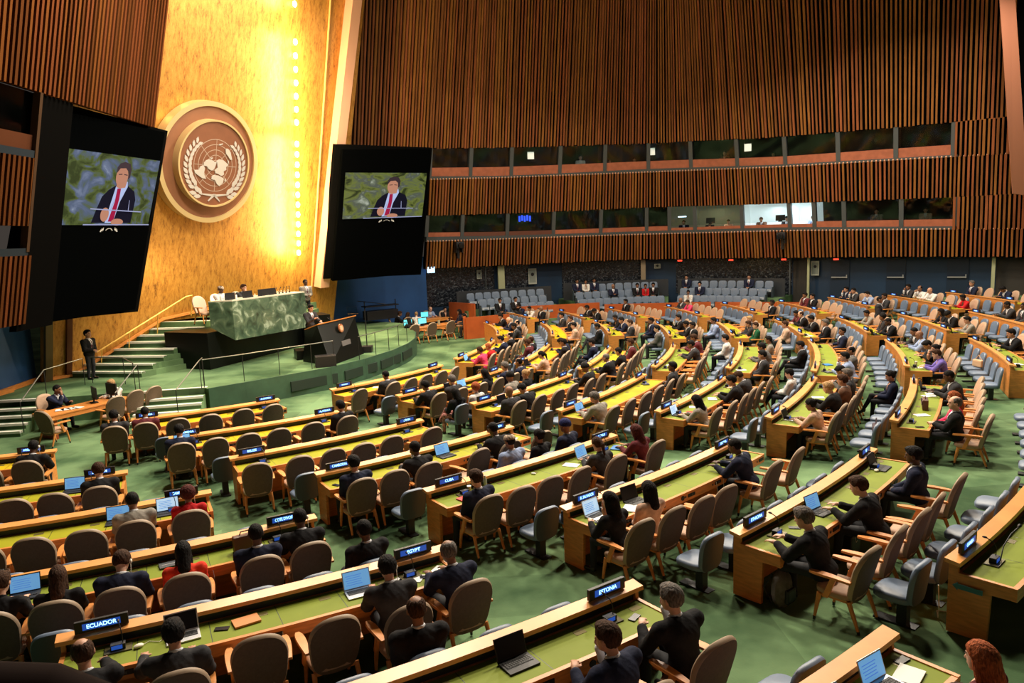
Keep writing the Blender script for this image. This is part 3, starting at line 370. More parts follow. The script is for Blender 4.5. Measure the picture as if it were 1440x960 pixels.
for s, z, w_, h_, lab, nm in ((682, 3.0, .32, .55, 'grey framed notice hanging on the dark glass beside the pale post', 'notice'), (755, 2.7, .55, 1.0, 'tall pale poster board with dark round portrait by the navy wall', 'poster'), (1144, 2.75, .45, .85, 'white framed picture on the navy wall beside the cream post', 'picture'), (925, 3.0, .4, .3, 'small beige plaque on the mural beside the tan post', 'plaque')):
    b, n = wcol(s); p = up(s, OFF - .2, z); mb = MB(); mb.box((0, 0, 0), (w_, .03, h_)); mb.box((0, .02, .0), (w_ * .8, .01, h_ * .8), 1); mb.ball((0, .03, h_ * .12), (w_ * .2, .008, w_ * .2), 2)
    tag(obj(nm, mb, [mat('pale_frame', (.42, .44, .38), .6), mat('pale_sheet', (.22, .25, .22), .6), BLACK], None, p, math.atan2(n[1], n[0]) - PI / 2), lab, nm)
# black camera units clamped to the lower balcony edge
for s, lab in ((640, 'black camera head clamped on the balcony edge beside the big screen'), (1104, 'black camera head clamped on the balcony edge under the white booth')):
    b, n = wcol(s); p = wp(s, lev(s, 1) - .35, -.3); t = thing('camera_unit', lab, 'camera', p, math.atan2(n[1], n[0]) - PI / 2)
    mb = MB(); mb.box((0, .1, .1), (.5, .4, .4)); mb.tube([(0, .3, .1), (0, .5, .05)], [.15, .17], 12); obj('camera_body', mb, BLACK, t, smooth=True, bevel=.03)
    mb = MB(); mb.box((0, -.1, -.35), (.14, .14, .7)); mb.box((.2, 0, -.1), (.06, .3, .5)); mb.box((-.2, 0, -.1), (.06, .3, .5)); obj('yoke', mb, DMET, t)
mb = MB(); mb.box((0, 0, 0), (.45, .1, .35)); b, n = wcol(611); tag(obj('wall_lamp', mb, [mat('cyan_lamp', (.2, .5, .8), .4, emit=(.35, .7, 1), es=3)], None, up(606, .0, 3.5), math.atan2(n[1], n[0]) - PI / 2), 'small bright blue-white lamp at the corner below the big screen', 'lamp')
s = 742; b, n = wcol(s); mb = MB(); mb.box((0, 0, 0), (.9, .05, .5), 0)
for i in range(5): mb.box((-.36 + i * .17, .03, .05 * (i % 2)), (.11, .02, .34), 1)
tag(obj('monitor', mb, [BLACK, mat('blue_led', (.02, .05, .8), .4, emit=(.03, .08, 1), es=2.)], None, wp(s, lev(s, 4) - .35, .6), math.atan2(n[1], n[0]) - PI / 2), 'blue lit monitor glowing inside the second lower booth window', 'monitor')

# ================================================================ flank wall beside the camera side of the stage
def lf(y, z, off=0.): return (-14.32 + .222 * (z - 1.118) - off, y, z)
def lf_panel(y0, y1, z0, z1, name, m, off=.0, thick=.12, parent=None):
    mb = MB(); mb.add([lf(y0, z0, off), lf(y1, z0, off), lf(y1, z1, off), lf(y0, z1, off), lf(y0, z0, off + thick), lf(y1, z0, off + thick), lf(y1, z1, off + thick), lf(y0, z1, off + thick)],
                      [(0, 1, 2, 3), (7, 6, 5, 4), (0, 4, 5, 1), (1, 5, 6, 2), (2, 6, 7, 3), (3, 7, 4, 0)]); return obj(name, mb, m, parent)
def lf_battens(y0, y1, z0, z1, parent, mats=BATTD):
    mb = MB(); y = y0 + .1
    while y < y1 - .04:
        w = .1 * RNG.uniform(.8, 1.1); vs = []
        for z in (z0, z1):
            p = lf(y, z)
            vs += [(p[0], p[1] - w / 2, z), (p[0] + .11, p[1] - w / 2, z), (p[0] + .11, p[1] + w / 2, z), (p[0], p[1] + w / 2, z)]
        mb.add(vs, [(0, 1, 2, 3), (7, 6, 5, 4), (0, 4, 5, 1), (1, 5, 6, 2), (2, 6, 7, 3), (3, 7, 4, 0)], int(RNG.integers(0, 3))); y += .2
    return obj('batten_cladding', mb, mats, parent)
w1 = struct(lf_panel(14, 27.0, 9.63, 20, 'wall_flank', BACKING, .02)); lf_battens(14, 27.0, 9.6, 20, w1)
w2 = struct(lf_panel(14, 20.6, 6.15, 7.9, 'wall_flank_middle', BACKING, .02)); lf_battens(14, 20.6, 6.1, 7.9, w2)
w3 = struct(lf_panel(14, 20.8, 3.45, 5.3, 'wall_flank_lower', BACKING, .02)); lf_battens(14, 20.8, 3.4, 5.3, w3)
struct(lf_panel(14, 20.6, 7.9, 8.09, 'trim_flank', mat('dim_steel', (.02, .025, .03), .9, spec=0.), -.1, .3)); struct(lf_panel(14, 20.5, 8.09, 8.5, 'trim_flank_ledge', mat('dim_ledge', (.07, .025, .012), .9, spec=0.), 0, .2))  # flank steel and ledge dimmed through darker colour copies
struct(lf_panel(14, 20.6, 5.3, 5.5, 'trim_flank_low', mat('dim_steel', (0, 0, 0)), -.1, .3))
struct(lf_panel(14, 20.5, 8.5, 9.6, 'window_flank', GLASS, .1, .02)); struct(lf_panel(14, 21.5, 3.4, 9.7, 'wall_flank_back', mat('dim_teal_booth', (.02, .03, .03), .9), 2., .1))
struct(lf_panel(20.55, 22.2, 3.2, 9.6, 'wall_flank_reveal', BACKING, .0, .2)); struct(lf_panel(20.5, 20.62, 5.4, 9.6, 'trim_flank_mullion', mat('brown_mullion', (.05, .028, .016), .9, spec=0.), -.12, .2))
mb = MB(); mb.slab([(-17.2, 26.25, .7), (-17.2, 26.25, 3.6), (-16.9, 23.9, 3.6), (-16.9, 23.9, .7)], (.99, -.1, 0), .12); struct(obj('wall_blue_side', mb, BLUEW))
mb = MB(); mb.slab([(-16.9, 23.9, .7), (-16.9, 23.9, 3.6), (-17.9, 15.0, 3.6), (-17.9, 15.0, .7)], (.99, -.1, 0), .12); struct(obj('wall_blue_front', mb, BLUEW))
mb = MB(); mb.box((-16.98, 25.0, .88), (.06, 2.5, .16), rz=.1); mb.box((-17.2, 20, .88), (.06, 8.6, .16), rz=-.11); struct(obj('baseboard_side', mb, WOOD))

# ================================================================ gold wall
G0 = Vector((-16.406, 26.606, .8)); E1 = Vector((.4848, .8746, 0)); GN = Vector((.8539, -.4733, -.2164)); E2 = Vector((.1893, -.1049, .9763))
def gp(s, t, o=0.): return G0 + E1 * s + E2 * t + GN * o
mb = MB(); mb.slab([gp(-.75, -.1), gp(14.2, -.1), gp(14.2, 19.6), gp(-.75, 19.6)], GN, .2)
gw = struct(obj('wall_gold', mb, GOLD))
mb = MB(); mb.slab([gp(.02, 0, .1), gp(.22, 0, .1), gp(.22, 8, .1), gp(.02, 8, .1)], GN, .1); obj('dark_reveal', mb, mat('brown_reveal', (.10, .03, .008), .5, .3), gw)
mb = MB(); mb.slab([gp(-.75, 0, .14), gp(-.5, 0, .14), gp(-.5, 8, .14), gp(-.75, 8, .14)], GN, .14); obj('bronze_reveal', mb, mat('bronze_reveal', (.14, .10, .05), .5, .4), gw)
mb = MB(); mb.slab([gp(12.25, 2.3, .1), gp(12.29, 2.3, .1), gp(11.75, 19.5, .1), gp(11.71, 19.5, .1)], GN, .08); obj('gold_seam', mb, mat('bright_gold_seam', (.95, .6, .2), .4, .3), gw)
mb = MB(); mb.slab([gp(12.50, 2.45, .45), gp(13.12, 2.45, .45), gp(13.62, 19.6, .45), gp(12.98, 19.6, .45)], GN, .45); struct(obj('trim_gold_end', mb, PEACH))
# lamp strip: recessed row of lamps washing the gold wall
bulb = mat('warm_lamp', (1, .9, .6), .4, emit=(1, .82, .45), es=22)
ts = [15.1] + [13.6 - i * .56 for i in range(7)] + [9.3 - i * .46 for i in range(12)]
base = thing('strip_lamp', 'topmost warm lamp of the row washing the gold wall', 'lamp', gp(0, 0), group='lamps washing the gold wall')
mbh = MB(); mbh.box((0, 0, 0), (.16, .16, .3)); mbl = MB(); mbl.ball((0, 0, 0), (.09, .09, .13))
for i, t in enumerate(ts):
    s = 11.2 + (t - 3.7) / (15.3 - 3.7) * (9.63 - 11.2); p = gp(s, t, .12)
    if i == 0:
        base.location = p; root = base
        obj('lamp_housing', mbh, mat('lamp_gold', (.6, .35, .1), .5, .5), root, (-.1, .05, 0)); obj('lamp_bulb', mbl, bulb, root)
    else: root = dup(base, p, 0, '%s warm lamp down the vertical row washing the gold wall' % (ORD + ['fourteenth', 'fifteenth', 'sixteenth', 'seventeenth', 'eighteenth', 'nineteenth', 'twentieth', 'last'])[i])
    li = bpy.data.lights.new('strip_light', 'POINT'); li.energy = 150 if i else 130; li.color = (1, .72, .36); li.shadow_soft_size = .12
    lo = bpy.data.objects.new('strip_light', li); COL.objects.link(lo); lo.location = gp(s - .38, t, .85)
# baseboard up the stair
mb = MB(); pts = [gp(-.75, .05, .12), gp(.3, .05, .12), gp(3.9, 1.75, .12), gp(6.3, 1.95, .12), gp(9, 2.1, .12)]
for a, b in zip(pts[:-1], pts[1:]): mb.slab([a, b, b + Vector((0, 0, .10)), a + Vector((0, 0, .10))], GN, .06)
obj('baseboard', mb, WOOD, gw)

# ================================================================ emblem
em_c = Vector((0, 0, 5.34)) + (Vector((-12.036, 30.861, 8.736)) - Vector((0, 0, 5.34))) * .985
RE = 2.37
Mem = Matrix((E1, E2, GN)).transposed().to_4x4(); Mem.translation = em_c
em = tag(obj('emblem', (lambda m: (m.add([(RE * math.cos(2 * PI * k / 96), RE * math.sin(2 * PI * k / 96), z) for z in (-.35, 0) for k in range(96)], [tuple(range(96))[::-1], tuple(range(96, 192))] + [(k, (k + 1) % 96, 96 + (k + 1) % 96, 96 + k) for k in range(96)]), m)[1])(MB()), BRONZE), 'large round bronze emblem with silver world map and olive branches on the gold wall', 'emblem')
em.matrix_world = Mem
def ring(r0, r1, z0, z1, n=96):
    mb = MB(); vs = [(r * math.cos(2 * PI * k / n), r * math.sin(2 * PI * k / n), z) for r, z in ((r0, z0), (r0, z1), (r1, z1), (r1, z0)) for k in range(n)]
    mb.add(vs, [(j * n + k, j * n + (k + 1) % n, ((j + 1) % 4) * n + (k + 1) % n, ((j + 1) % 4) * n + k) for j in range(4) for k in range(n)]); return mb
obj('outer_rim', ring(RE - .17, RE + .02, -.36, .08), BRASS, em, smooth=True)
obj('inner_rim', ring(1.64, 1.71, 0, .34), BRASS, em, smooth=True)
mb = ring(0.001, 1.64, 0, .29); obj('inner_disc', mb, mat('inner_bronze', (.22, .085, .04), .55, .15, var=.1, scale=1.5), em)
EU, EV, EZ = .04, -.06, .29   # globe centre on the disc, scale 1.08 m per unit
gsc = 1.02
mb = MB()
for rr in (1.0, .8, .6, .4, .2):
    n = 72; z = EZ + .006; w = .012
    mb.add([(EU + r * math.cos(2 * PI * k / n), EV + r * math.sin(2 * PI * k / n), z) for r in (rr * gsc - w, rr * gsc + w) for k in range(n)], [(k, (k + 1) % n, n + (k + 1) % n, n + k) for k in range(n)])
for k in range(8):
    a = k * PI / 4; d = Vector((math.cos(a), math.sin(a), 0)); q = Vector((-d.y, d.x, 0)) * .011; c = Vector((EU, EV, EZ + .006))
    mb.add([c + d * .2 + q, c + d * gsc + q, c + d * gsc - q, c + d * .2 - q], [(0, 1, 2, 3)])
obj('map_grid', mb, mat('map_lines', (.45, .33, .25), .5), em)
conts = [[(370, 480), (385, 460), (410, 452), (432, 458), (447, 470), (462, 462), (452, 500), (445, 520), (430, 535), (405, 525), (392, 505), (368, 502)],
 [(303, 540), (335, 535), (345, 510), (367, 500), (378, 520), (372, 560), (390, 600), (360, 595), (330, 575), (310, 560)],
 [(460, 458), (480, 445), (510, 450), (535, 470), (548, 482), (532, 500), (535, 520), (515, 535), (520, 558), (500, 572), (480, 558), (455, 552), (450, 530), (470, 510), (465, 480)],
 [(430, 580), (450, 565), (490, 573), (520, 590), (515, 622), (490, 650), (470, 635), (455, 605), (428, 600)],
 [(520, 360), (540, 360), (560, 385), (575, 440), (560, 442), (545, 420), (525, 395)],
 [(470, 333), (500, 324), (498, 331), (474, 341)], [(538, 440), (550, 452), (553, 478), (544, 462)], [(526, 604), (534, 588), (538, 600), (530, 616)], [(412, 440), (432, 436), (428, 448), (414, 450)]]
mb = MB()
for c in conts:
    pts = [((x - 456) / 155. * gsc + EU, -(y - 495) / 196. * gsc + EV) for x, y in c]; mb.prism(pts, EZ, EZ + .03)
obj('world_map', mb, SILVER, em)
mb = MB()
for sd in (-1, 1):
    c0 = Vector((EU, EV - .02, 0)); prev = None
    for i in range(12):
        a = math.radians(-118 - i * 9.3) if sd < 0 else math.radians(-62 + i * 9.3)
        r = gsc * (1.20 + .10 * math.sin(PI * min(i, 11) / 11.)) + (.12 if i < 2 else 0)
        p = c0 + Vector((math.cos(a) * r * .98, math.sin(a) * r, EZ)); td = Vector((math.sin(a), -math.cos(a), 0)) * (1 if sd < 0 else -1)
        for side in (-1, 1):
            dr = (td + Vector((math.cos(a), math.sin(a), 0)) * side * .55).normalized(); q = Vector((-dr.y, dr.x, 0)); l, w = .36 - .009 * i, .082 - .002 * i
            b0 = p + Vector((math.cos(a), math.sin(a), 0)) * side * .03
            pts = [(b0 + dr * l * u + q * w * v) for u, v in ((0, 0), (.25, .8), (.6, 1), (1, 0), (.6, -1), (.25, -.8))]
            mb.prism([(v.x, v.y) for v in (pts if side < 0 else pts)], EZ, EZ + .025)
    for k, (x0, y0, x1, y1) in enumerate(((.02, -1.2, .62, -1.14), (.0, -1.16, -.28, -1.42))):
        a, b = Vector((EU + sd * x0, EV + y0)), Vector((EU + sd * x1, EV + y1)); d = (b - a).normalized(); q = Vector((-d.y, d.x)) * .05
        mb.prism([tuple(a + q), tuple(b + q * .4), tuple(b - q * .4), tuple(a - q)], EZ, EZ + .025)
obj('olive_branches', mb, SILVER, em)
for k in range(2):
    li = bpy.data.lights.new('halo_light', 'POINT'); li.energy = 4; li.color = (1, .6, .2); li.shadow_soft_size = .25; a = PI * .66 + k * PI * .12
    lo = bpy.data.objects.new('halo_light', li); COL.objects.link(lo); lo.location = em_c + E1 * math.cos(a) * (RE + .15) + E2 * math.sin(a) * (RE + .15) - GN * .25

# ================================================================ the two big screens
SKINF = mat('screen_skin', (.02, .01, .01), .7, emit=(.52, .24, .15), es=.9); SHAIR = mat('screen_hair', (.02, .015, .02), .5, emit=(.03, .02, .03), es=.5)
SSUIT = mat('screen_suit', (.004, .004, .008), .5, emit=(.01, .01, .03), es=.3); SSHIRT = mat('screen_shirt', (.02, .02, .03), .5, emit=(.45, .55, .85), es=.9)
STIE = mat('screen_tie', (.02, .0, .0), .5, emit=(.35, .015, .06), es=.9); SBAR = mat('screen_bar', (.02, .02, .04), .5, emit=(.35, .38, .6), es=.9)
SMARB1 = ramp_mat('screen_marble_blue', [(.38, (.03, .05, .006)), (.46, (.10, .14, .03)), (.53, (.10, .14, .24)), (.62, (.20, .25, .38)), (.70, (.75, .85, .95))], 1.1, .6, 12, .6, emit=.75, stretch=(1, 1, 1.8))
SMARB2 = ramp_mat('screen_marble_green', [(.38, (.02, .035, .006)), (.47, (.17, .21, .04)), (.56, (.09, .11, .09)), (.63, (.22, .26, .18)), (.70, (.7, .75, .65))], 1.1, .6, 12, .6, emit=.75, stretch=(1, 1, 1.8))
SCREENB = mat('matt_black_screen_frame', (.001, .0012, .0013), .9, spec=.0)
def make_screen(dat, label, marb):
    n = Vector(dat[0]); q = [Vector(p) for p in dat[1:]]
    t = thing('video_screen', label, 'screen', q[2])
    def loc(v): return v - q[2]
    mb = MB(); mb.slab([loc(q[3]), loc(q[2]), loc(q[1]), loc(q[0])], n, .25); obj('screen_frame', mb, SCREENB, t)
    mb = MB(); mb.slab([loc(q[11]), loc(q[10]), loc(q[9]), loc(q[8])], n, .3); obj('back_box', mb, mat('black_box', (.003, .003, .003), .9, spec=0.), t)
    A, B, C_, D_ = q[4:8]
    def uv(u, v, o=0.): return loc((A * (1 - u) + B * u) * (1 - v) + (D_ * (1 - u) + C_ * u) * v + n * o)
    def flat(polys, m, o, name, par):
        mb = MB()
        for p in polys: mb.add([uv(u, v, o) for u, v in p], [tuple(range(len(p)))])
        return obj(name, mb, m, par)
    mb = MB(); N = 12
    mb.add([uv(i / N, j / N, .03) for j in range(N + 1) for i in range(N + 1)], [(j * (N + 1) + i, j * (N + 1) + i + 1, (j + 1) * (N + 1) + i + 1, (j + 1) * (N + 1) + i) for i in range(N) for j in range(N)])
    pic = obj('screen_picture', mb, marb, t)
    def ell(cx, cy, rx, ry, k=20): return [(cx + rx * math.cos(2 * PI * i / k), cy + ry * math.sin(2 * PI * i / k)) for i in range(k)]
    flat([[(.33, .97), (.36, .80), (.40, .60), (.46, .50), (.54, .42), (.66, .42), (.75, .50), (.78, .62), (.77, .97)]], SSUIT, .04, 'suit_image', pic)
    flat([[(.53, .44), (.65, .36), (.66, .44), (.60, .66), (.56, .97), (.47, .97), (.50, .70)]], SSHIRT, .05, 'shirt_image', pic)
    flat([[(.545, .47), (.585, .47), (.585, .62), (.56, .95), (.50, .95), (.54, .66)]], STIE, .06, 'tie_image', pic)
    flat([ell(.575, .30, .067, .155), [(.53, .38), (.64, .36), (.63, .45), (.57, .47), (.53, .45)]], SKINF, .06, 'face_image', pic)
    flat([[(.505, .26), (.505, .17), (.53, .11), (.58, .08), (.64, .10), (.665, .18), (.66, .30), (.64, .33), (.635, .22), (.60, .17), (.54, .18)], [(.53, .262), (.57, .255), (.57, .268), (.53, .275)], [(.59, .255), (.63, .262), (.63, .275), (.59, .268)]], SHAIR, .07, 'hair_image', pic)
    flat([ell(.45, .85, .045, .10), ell(.60, .955, .07, .05)], SKINF, .07, 'hands_image', pic)
    flat([[(.29, .765), (.86, .79), (.86, .805), (.29, .78)], [(.24, .985), (.99, .985), (.99, 1.0), (.24, 1.0)]], SBAR, .08, 'lectern_bar_image', pic)
    flat([[(.50, .77), (.53, .62), (.536, .62), (.51, .77)], [(.70, .79), (.695, .63), (.70, .63), (.708, .79)]], SBAR, .08, 'microphone_image', pic)
    # faint emblem arc below the picture
    mk = []
    for i in range(9):
        a0, a1 = PI * (.12 + .084 * i), PI * (.12 + .084 * i + .06); mk.append([(.54 + .045 * math.cos(a0), 1.10 - .055 * math.sin(a0)), (.54 + .045 * math.cos(a1), 1.10 - .055 * math.sin(a1)), (.54 + .036 * math.cos(a1), 1.10 - .044 * math.sin(a1)), (.54 + .036 * math.cos(a0), 1.10 - .044 * math.sin(a0))])
    for sgn in (-1, 1):
        for i in range(3): mk.append([(.54 + sgn * (.06 + .012 * i), 1.10 - .012 * (2 - i)), (.54 + sgn * (.075 + .012 * i), 1.10 - .012 * (2 - i)), (.54 + sgn * (.062 + .012 * i), 1.05 - .01 * (2 - i))])
    flat(mk, mat('faint_mark', (.35, .34, .32), .5, emit=(.3, .29, .28), es=.5), .03, 'emblem_mark', t)
    return t
make_screen(D['Ls'], 'big tilted black video screen beside the gold wall emblem, showing a man at a lectern', SMARB1)
make_screen(D['Rs'], 'big tilted black video screen beside the balcony windows, showing a man at a lectern', SMARB2)
# ================================================================ stage platform
ZS = .8
front = [(-20.5, 20.2), (-18.2, 21.2), (-17.2, 22.6), (-16.4, 23.0), (-14.8, 22.9), (-13.2, 23.3), (-11.9, 23.4), (-10.1, 23.7), (-9.9, 23.5), (-9.0, 24.35), (-8.0, 25.4), (-6.7, 26.7), (-5.75, 28.4), (-5.0, 30.4), (-4.6, 32.2), (-4.5, 33.9), (-4.75, 36.2), (-5.9, 40.3), (-8.6, 42.6)]
back_ = [(-12, 39), (-17.5, 27.5), (-18.2, 23)]
mb = MB(); mb.prism(front + back_, -.2, ZS); st = struct(obj('floor_stage', mb, [CARPET]))
fr = front[8:17]; mb = MB()
for (a, b) in zip(fr[:-1], fr[1:]):
    a = Vector((*a, 0)); b = Vector((*b, 0)); d = (b - a); n = Vector((d.y, -d.x, 0)).normalized()
    mb.slab([a + n * .03, b + n * .03, b + n * .03 + Vector((0, 0, ZS + .02)), a + n * .03 + Vector((0, 0, ZS + .02))], n, .04)
obj('stage_fascia', mb, mat('dark_green_fascia', (.035, .085, .05), .7, var=.2, scale=2), st)
for k, (i0, t0, i1, t1) in enumerate(((2, .1, 3, .15), (3, .35, 4, .35), (4, .5, 5, .4), (5, .55, 6, .3))):
    a = Vector((*fr[i0], 0)).lerp(Vector((*fr[i0 + 1], 0)), t0); b = Vector((*fr[i1], 0)).lerp(Vector((*fr[min(i1 + 1, len(fr) - 1)], 0)), t1)
    d = b - a; n = Vector((d.y, -d.x, 0)).normalized(); mb = MB(); o = n * .09
    mb.slab([a + o + Vector((0, 0, .2)), b + o + Vector((0, 0, .2)), b + o + Vector((0, 0, .55)), a + o + Vector((0, 0, .55))], n, .06)
    g = obj('vent_grille', mb, mat('dark_vent', (.012, .025, .018), .7), st)
# stairs helper: run of steps going down from an edge
def stair(a, b, n, z_top, nst, tread, rise, name):
    a = Vector(a); b = Vector(b); n = Vector(n).normalized(); mb = MB(); nb = MB()
    for i in range(nst):
        z = z_top - rise * i; o0 = n * (tread * i - .02); o1 = n * (tread * (i + 1))
        if i: mb.prism([tuple((a + o0).xy), tuple((a + o1).xy), tuple((b + o1).xy), tuple((b + o0).xy)], 0 if z_top < 1 else z_top - rise * nst, z)
        e = o1 if i else n * .0
        p = [a + e - n * .13 + Vector((0, 0, z + .012)), b + e - n * .13 + Vector((0, 0, z + .012)), b + e + n * .01 + Vector((0, 0, z + .012)), a + e + n * .01 + Vector((0, 0, z + .012))]
        nb.slab([Vector((q.x, q.y, q.z)) for q in p], (0, 0, 1), .07)
    s = struct(obj(name, mb, CARPET)); obj('step_nosing', nb, WNOSE, s); return s
stair((-19.2, 22.6, 0), (-14.75, 22.9, 0), (.06, -1, 0), ZS, 5, .32, .16, 'stairs_camera_side')
stair((-11.95, 23.4, 0), (-10.05, 23.75, 0), (.18, -1, 0), ZS, 5, .32, .16, 'stairs_middle')
# upper stair along the gold wall: 8 risers from stage level to dais level
ua, ub = Vector((-16.25, 26.75, 0)), Vector((-13.35, 26.15, 0)); da = Vector((.53, .85, 0)) * .52; mb = MB(); nb = MB()
for i in range(8):
    z = ZS + .2 * (i + 1); sh = da * i; b1 = ub + sh + Vector((-.18, .12, 0)) * i * .55
    q = [ua + sh, b1, b1 + da * (10 - i), ua + sh + da * (10 - i)]
    mb.prism([tuple(v.xy) for v in q], ZS - .02, z)
    nn = -da.normalized(); p = [ua + sh, b1, b1 - nn * .16, ua + sh - nn * .16]; nb.slab([v + nn * .015 + Vector((0, 0, z + .01)) for v in p], (0, 0, 1), .07)
us = struct(obj('stairs_upper', mb, CARPET)); obj('step_nosing', nb, WNOSE, us)
ZU = 2.4
mb = MB(); mb.prism([(-14.1, 30.2), (-12.6, 28.8), (-11.3, 27.6), (-9.6, 32.6), (-9.5, 36.4), (-11.5, 36)], ZS - .02, 2.15); ud = struct(obj('floor_dais', mb, CARPET))
mb = MB(); mb.prism([(-14.6, 29.9), (-12.2, 29.3), (-10.7, 33.0), (-9.8, 37.2), (-10.6, 37.4)], 2.1, ZU); struct(obj('floor_dais_upper', mb, CARPET))

# black stone plinth and green marble desk
mb = MB(); P0, P1, P2, P3 = Vector((-13.3, 28.05, 0)), Vector((-11.3, 27.2, 0)), Vector((-9.35, 33.0, 0)), Vector((-11.4, 33.8, 0))
mb.prism([tuple(v.xy) for v in (P0, P1, P2, P3)], ZS, 2.19)
pl = tag(obj('stone_plinth', mb, BLACKG, bevel=.02), 'long polished black stone plinth under the green marble desk', 'plinth')
A0, A1, A2, A3 = Vector((-10.95, 26.72, 0)), Vector((-10.12, 26.80, 0)), Vector((-8.40, 30.2, 0)), Vector((-9.4, 30.7, 0))
# desk corners: end face then long face
dk = thing('marble_desk', 'long green marble presiding desk above the black plinth', 'desk', (-9.8, 28.6, 1.9))
k_ = 1.03
A = [Vector((v.x * k_, v.y * k_, 0)) for v in (A0, A1, A2, A3)]
def lc(v, z): return Vector((v.x + 9.8, v.y - 28.6, z - 1.9))
mb = MB(); vs = [lc(v, 1.83 if i in (1, 2) else 2.35) for i, v in enumerate(A)] + [lc(v, 3.30) for v in A]
mb.add(vs, [(3, 2, 1, 0), (4, 5, 6, 7), (0, 1, 5, 4), (1, 2, 6, 5), (2, 3, 7, 6), (3, 0, 4, 7)]); obj('desk_front', mb, MARBLE, dk)
mb = MB(); e = .04
mb.prism([tuple(lc(v, 0).xy) for v in A], 3.30 - 1.9, 3.34 - 1.9); obj('desk_top', mb, mat('pale_stone_top', (.55, .52, .42), .35), dk)
# people-side items on the desk
def along(u, w, z): p = A[1].lerp(A[2], u); q = A[0].lerp(A[3], u); v = p.lerp(q, w); return Vector((v.x, v.y, z))
def laptop(name, label, loc, rz, scr=LCDD, body=BLACK, w=.34, open_=105, group=None, cat='laptop'):
    t = thing(name, label, cat, loc, rz, group)
    mb = MB(); mb.box((0, 0, .009), (w, w * .68, .018)); obj('laptop_base', mb, body, t, bevel=.004)
    mb = MB(); mb.box((0, w * .06, .02), (w * .86, w * .32, .004))
    for r in range(4):
        for k in range(11): mb.box((-w * .39 + k * w * .078, -.02 + r * w * .075, .0235), (w * .06, w * .055, .004))
    obj('keyboard', mb, KEYS, t)
    a = math.radians(open_); R = Matrix.Rotation(a - PI / 2, 3, 'X') ; h = w * .64
    # lid hinged at far edge; user sits at -Y, screen faces -Y
    mb = MB(); M_ = Matrix.Rotation(-(a - PI / 2), 3, 'X'); mb.box(Vector((0, w * .34, .015)) + M_ @ Vector((0, 0, h / 2)), (w, .010, h), M=M_); lid = obj('laptop_lid', mb, body, t, bevel=.003)
    mb = MB(); mb.box(Vector((0, w * .34, .015)) + M_ @ Vector((0, -.0065, h / 2)), (w * .93, .003, h * .88), M=M_); d = obj('display', mb, scr, lid)
    if scr is not LCDD:
        mb = MB()
        for k in range(5): mb.box(Vector((0, w * .34, .015)) + M_ @ Vector((-w * .1, -.009, h * (.25 + .12 * k))), (w * (.5 if k % 2 else .58), .002, h * .03), M=M_)
        obj('screen_lines', mb, mat('screen_line', (.1, .25, .6), .5, emit=(.08, .22, .6), es=.7), lid)
    return t
face_stage = math.atan2(-.4733, .8539) - PI / 2     # facing the audience
for u, lab in ((.08, 'black tablet monitor standing on the marble desk before the man in white'), (.30, 'black monitor on the marble desk between the two seated officials'), (.50, 'black monitor on the marble desk before the man in the dark suit'), (.62, 'wide black monitor on the marble desk beside the microphones')):
    t = thing('desk_monitor', lab, 'monitor', along(u, .35, 3.34), face_stage + PI); mb = MB(); mb.box((0, 0, .14), (.46, .03, .26), M=None); obj('screen', mb, BLACK, t); mb = MB(); mb.box((0, .03, .03), (.2, .14, .05)); obj('base', mb, BLACK, t)
for i, u in enumerate((.38, .70, .75, .80, .85, .90)):
    mb = MB(); mb.tube([(0, 0, 0), (0, 0, .02), (0, 0, .10), (0, -.03, .2), (0, -.08, .26)], [.04, .04, .008, .008, .02], 8); mb.ball((.07, .05, .09), .035, 1)
    tag(obj('desk_microphone', mb, [DMET, mat('brass_knob', (.7, .55, .35), .4, .5)], None, along(u, .4, 3.34), i * .7, smooth=True), 'small microphone and glass cluster %s from the man in white on the marble desk' % ORD[i], 'microphone')
for i, u in enumerate((.02, .20, .58)):
    mb = MB(); mb.tube([(0, 0, 0), (0, 0, .14), (0, 0, .16)], [.035, .035, .02], 10); tag(obj('water_glass', mb, mat('glassy_white', (.7, .72, .7), .15), None, along(u, .5, 3.34), smooth=True), 'clear water glass on the marble desk, %s from the stair end' % ORD[i], 'glass')

# lectern with emblem
lt = thing('lectern', 'large black stone speaking lectern with a bronze emblem on its face', 'lectern', (-7.3, 28.6, ZS))
def ll(x, y, z): return Vector((x + 7.3, y - 28.6, z - ZS))
B0, B1, B2, B3 = (-8.15, 28.3), (-6.75, 27.05), (-6.05, 29.75), (-7.4, 30.4)
mb = MB(); vs = [ll(*B0, ZS), ll(*B1, ZS), ll(*B2, ZS), ll(*B3, ZS), ll(-8.0, 28.4, 2.02), ll(-7.35, 27.75, 2.27), ll(-6.35, 29.85, 2.34), ll(-7.3, 30.3, 2.08)]
mb.add(vs, [(3, 2, 1, 0), (4, 5, 6, 7), (0, 1, 5, 4), (1, 2, 6, 5), (2, 3, 7, 6), (3, 0, 4, 7)]); obj('lectern_body', mb, BLACKG, lt, bevel=.02)
mb = MB(); vs = [ll(-8.02, 28.4, 2.02), ll(-7.32, 27.7, 2.275), ll(-6.3, 29.9, 2.345), ll(-7.3, 30.35, 2.08)]; mb.add(vs + [v + Vector((0, 0, .04)) for v in vs], [(3, 2, 1, 0), (4, 5, 6, 7), (0, 1, 5, 4), (1, 2, 6, 5), (2, 3, 7, 6), (3, 0, 4, 7)])
obj('lectern_top', mb, WOOD, lt)
mb = MB(); mb.box(ll(-6.95, 27.05, 1.0), (.75, .5, .42), rz=.3); obj('step_block', mb, BLACK, lt, bevel=.02)
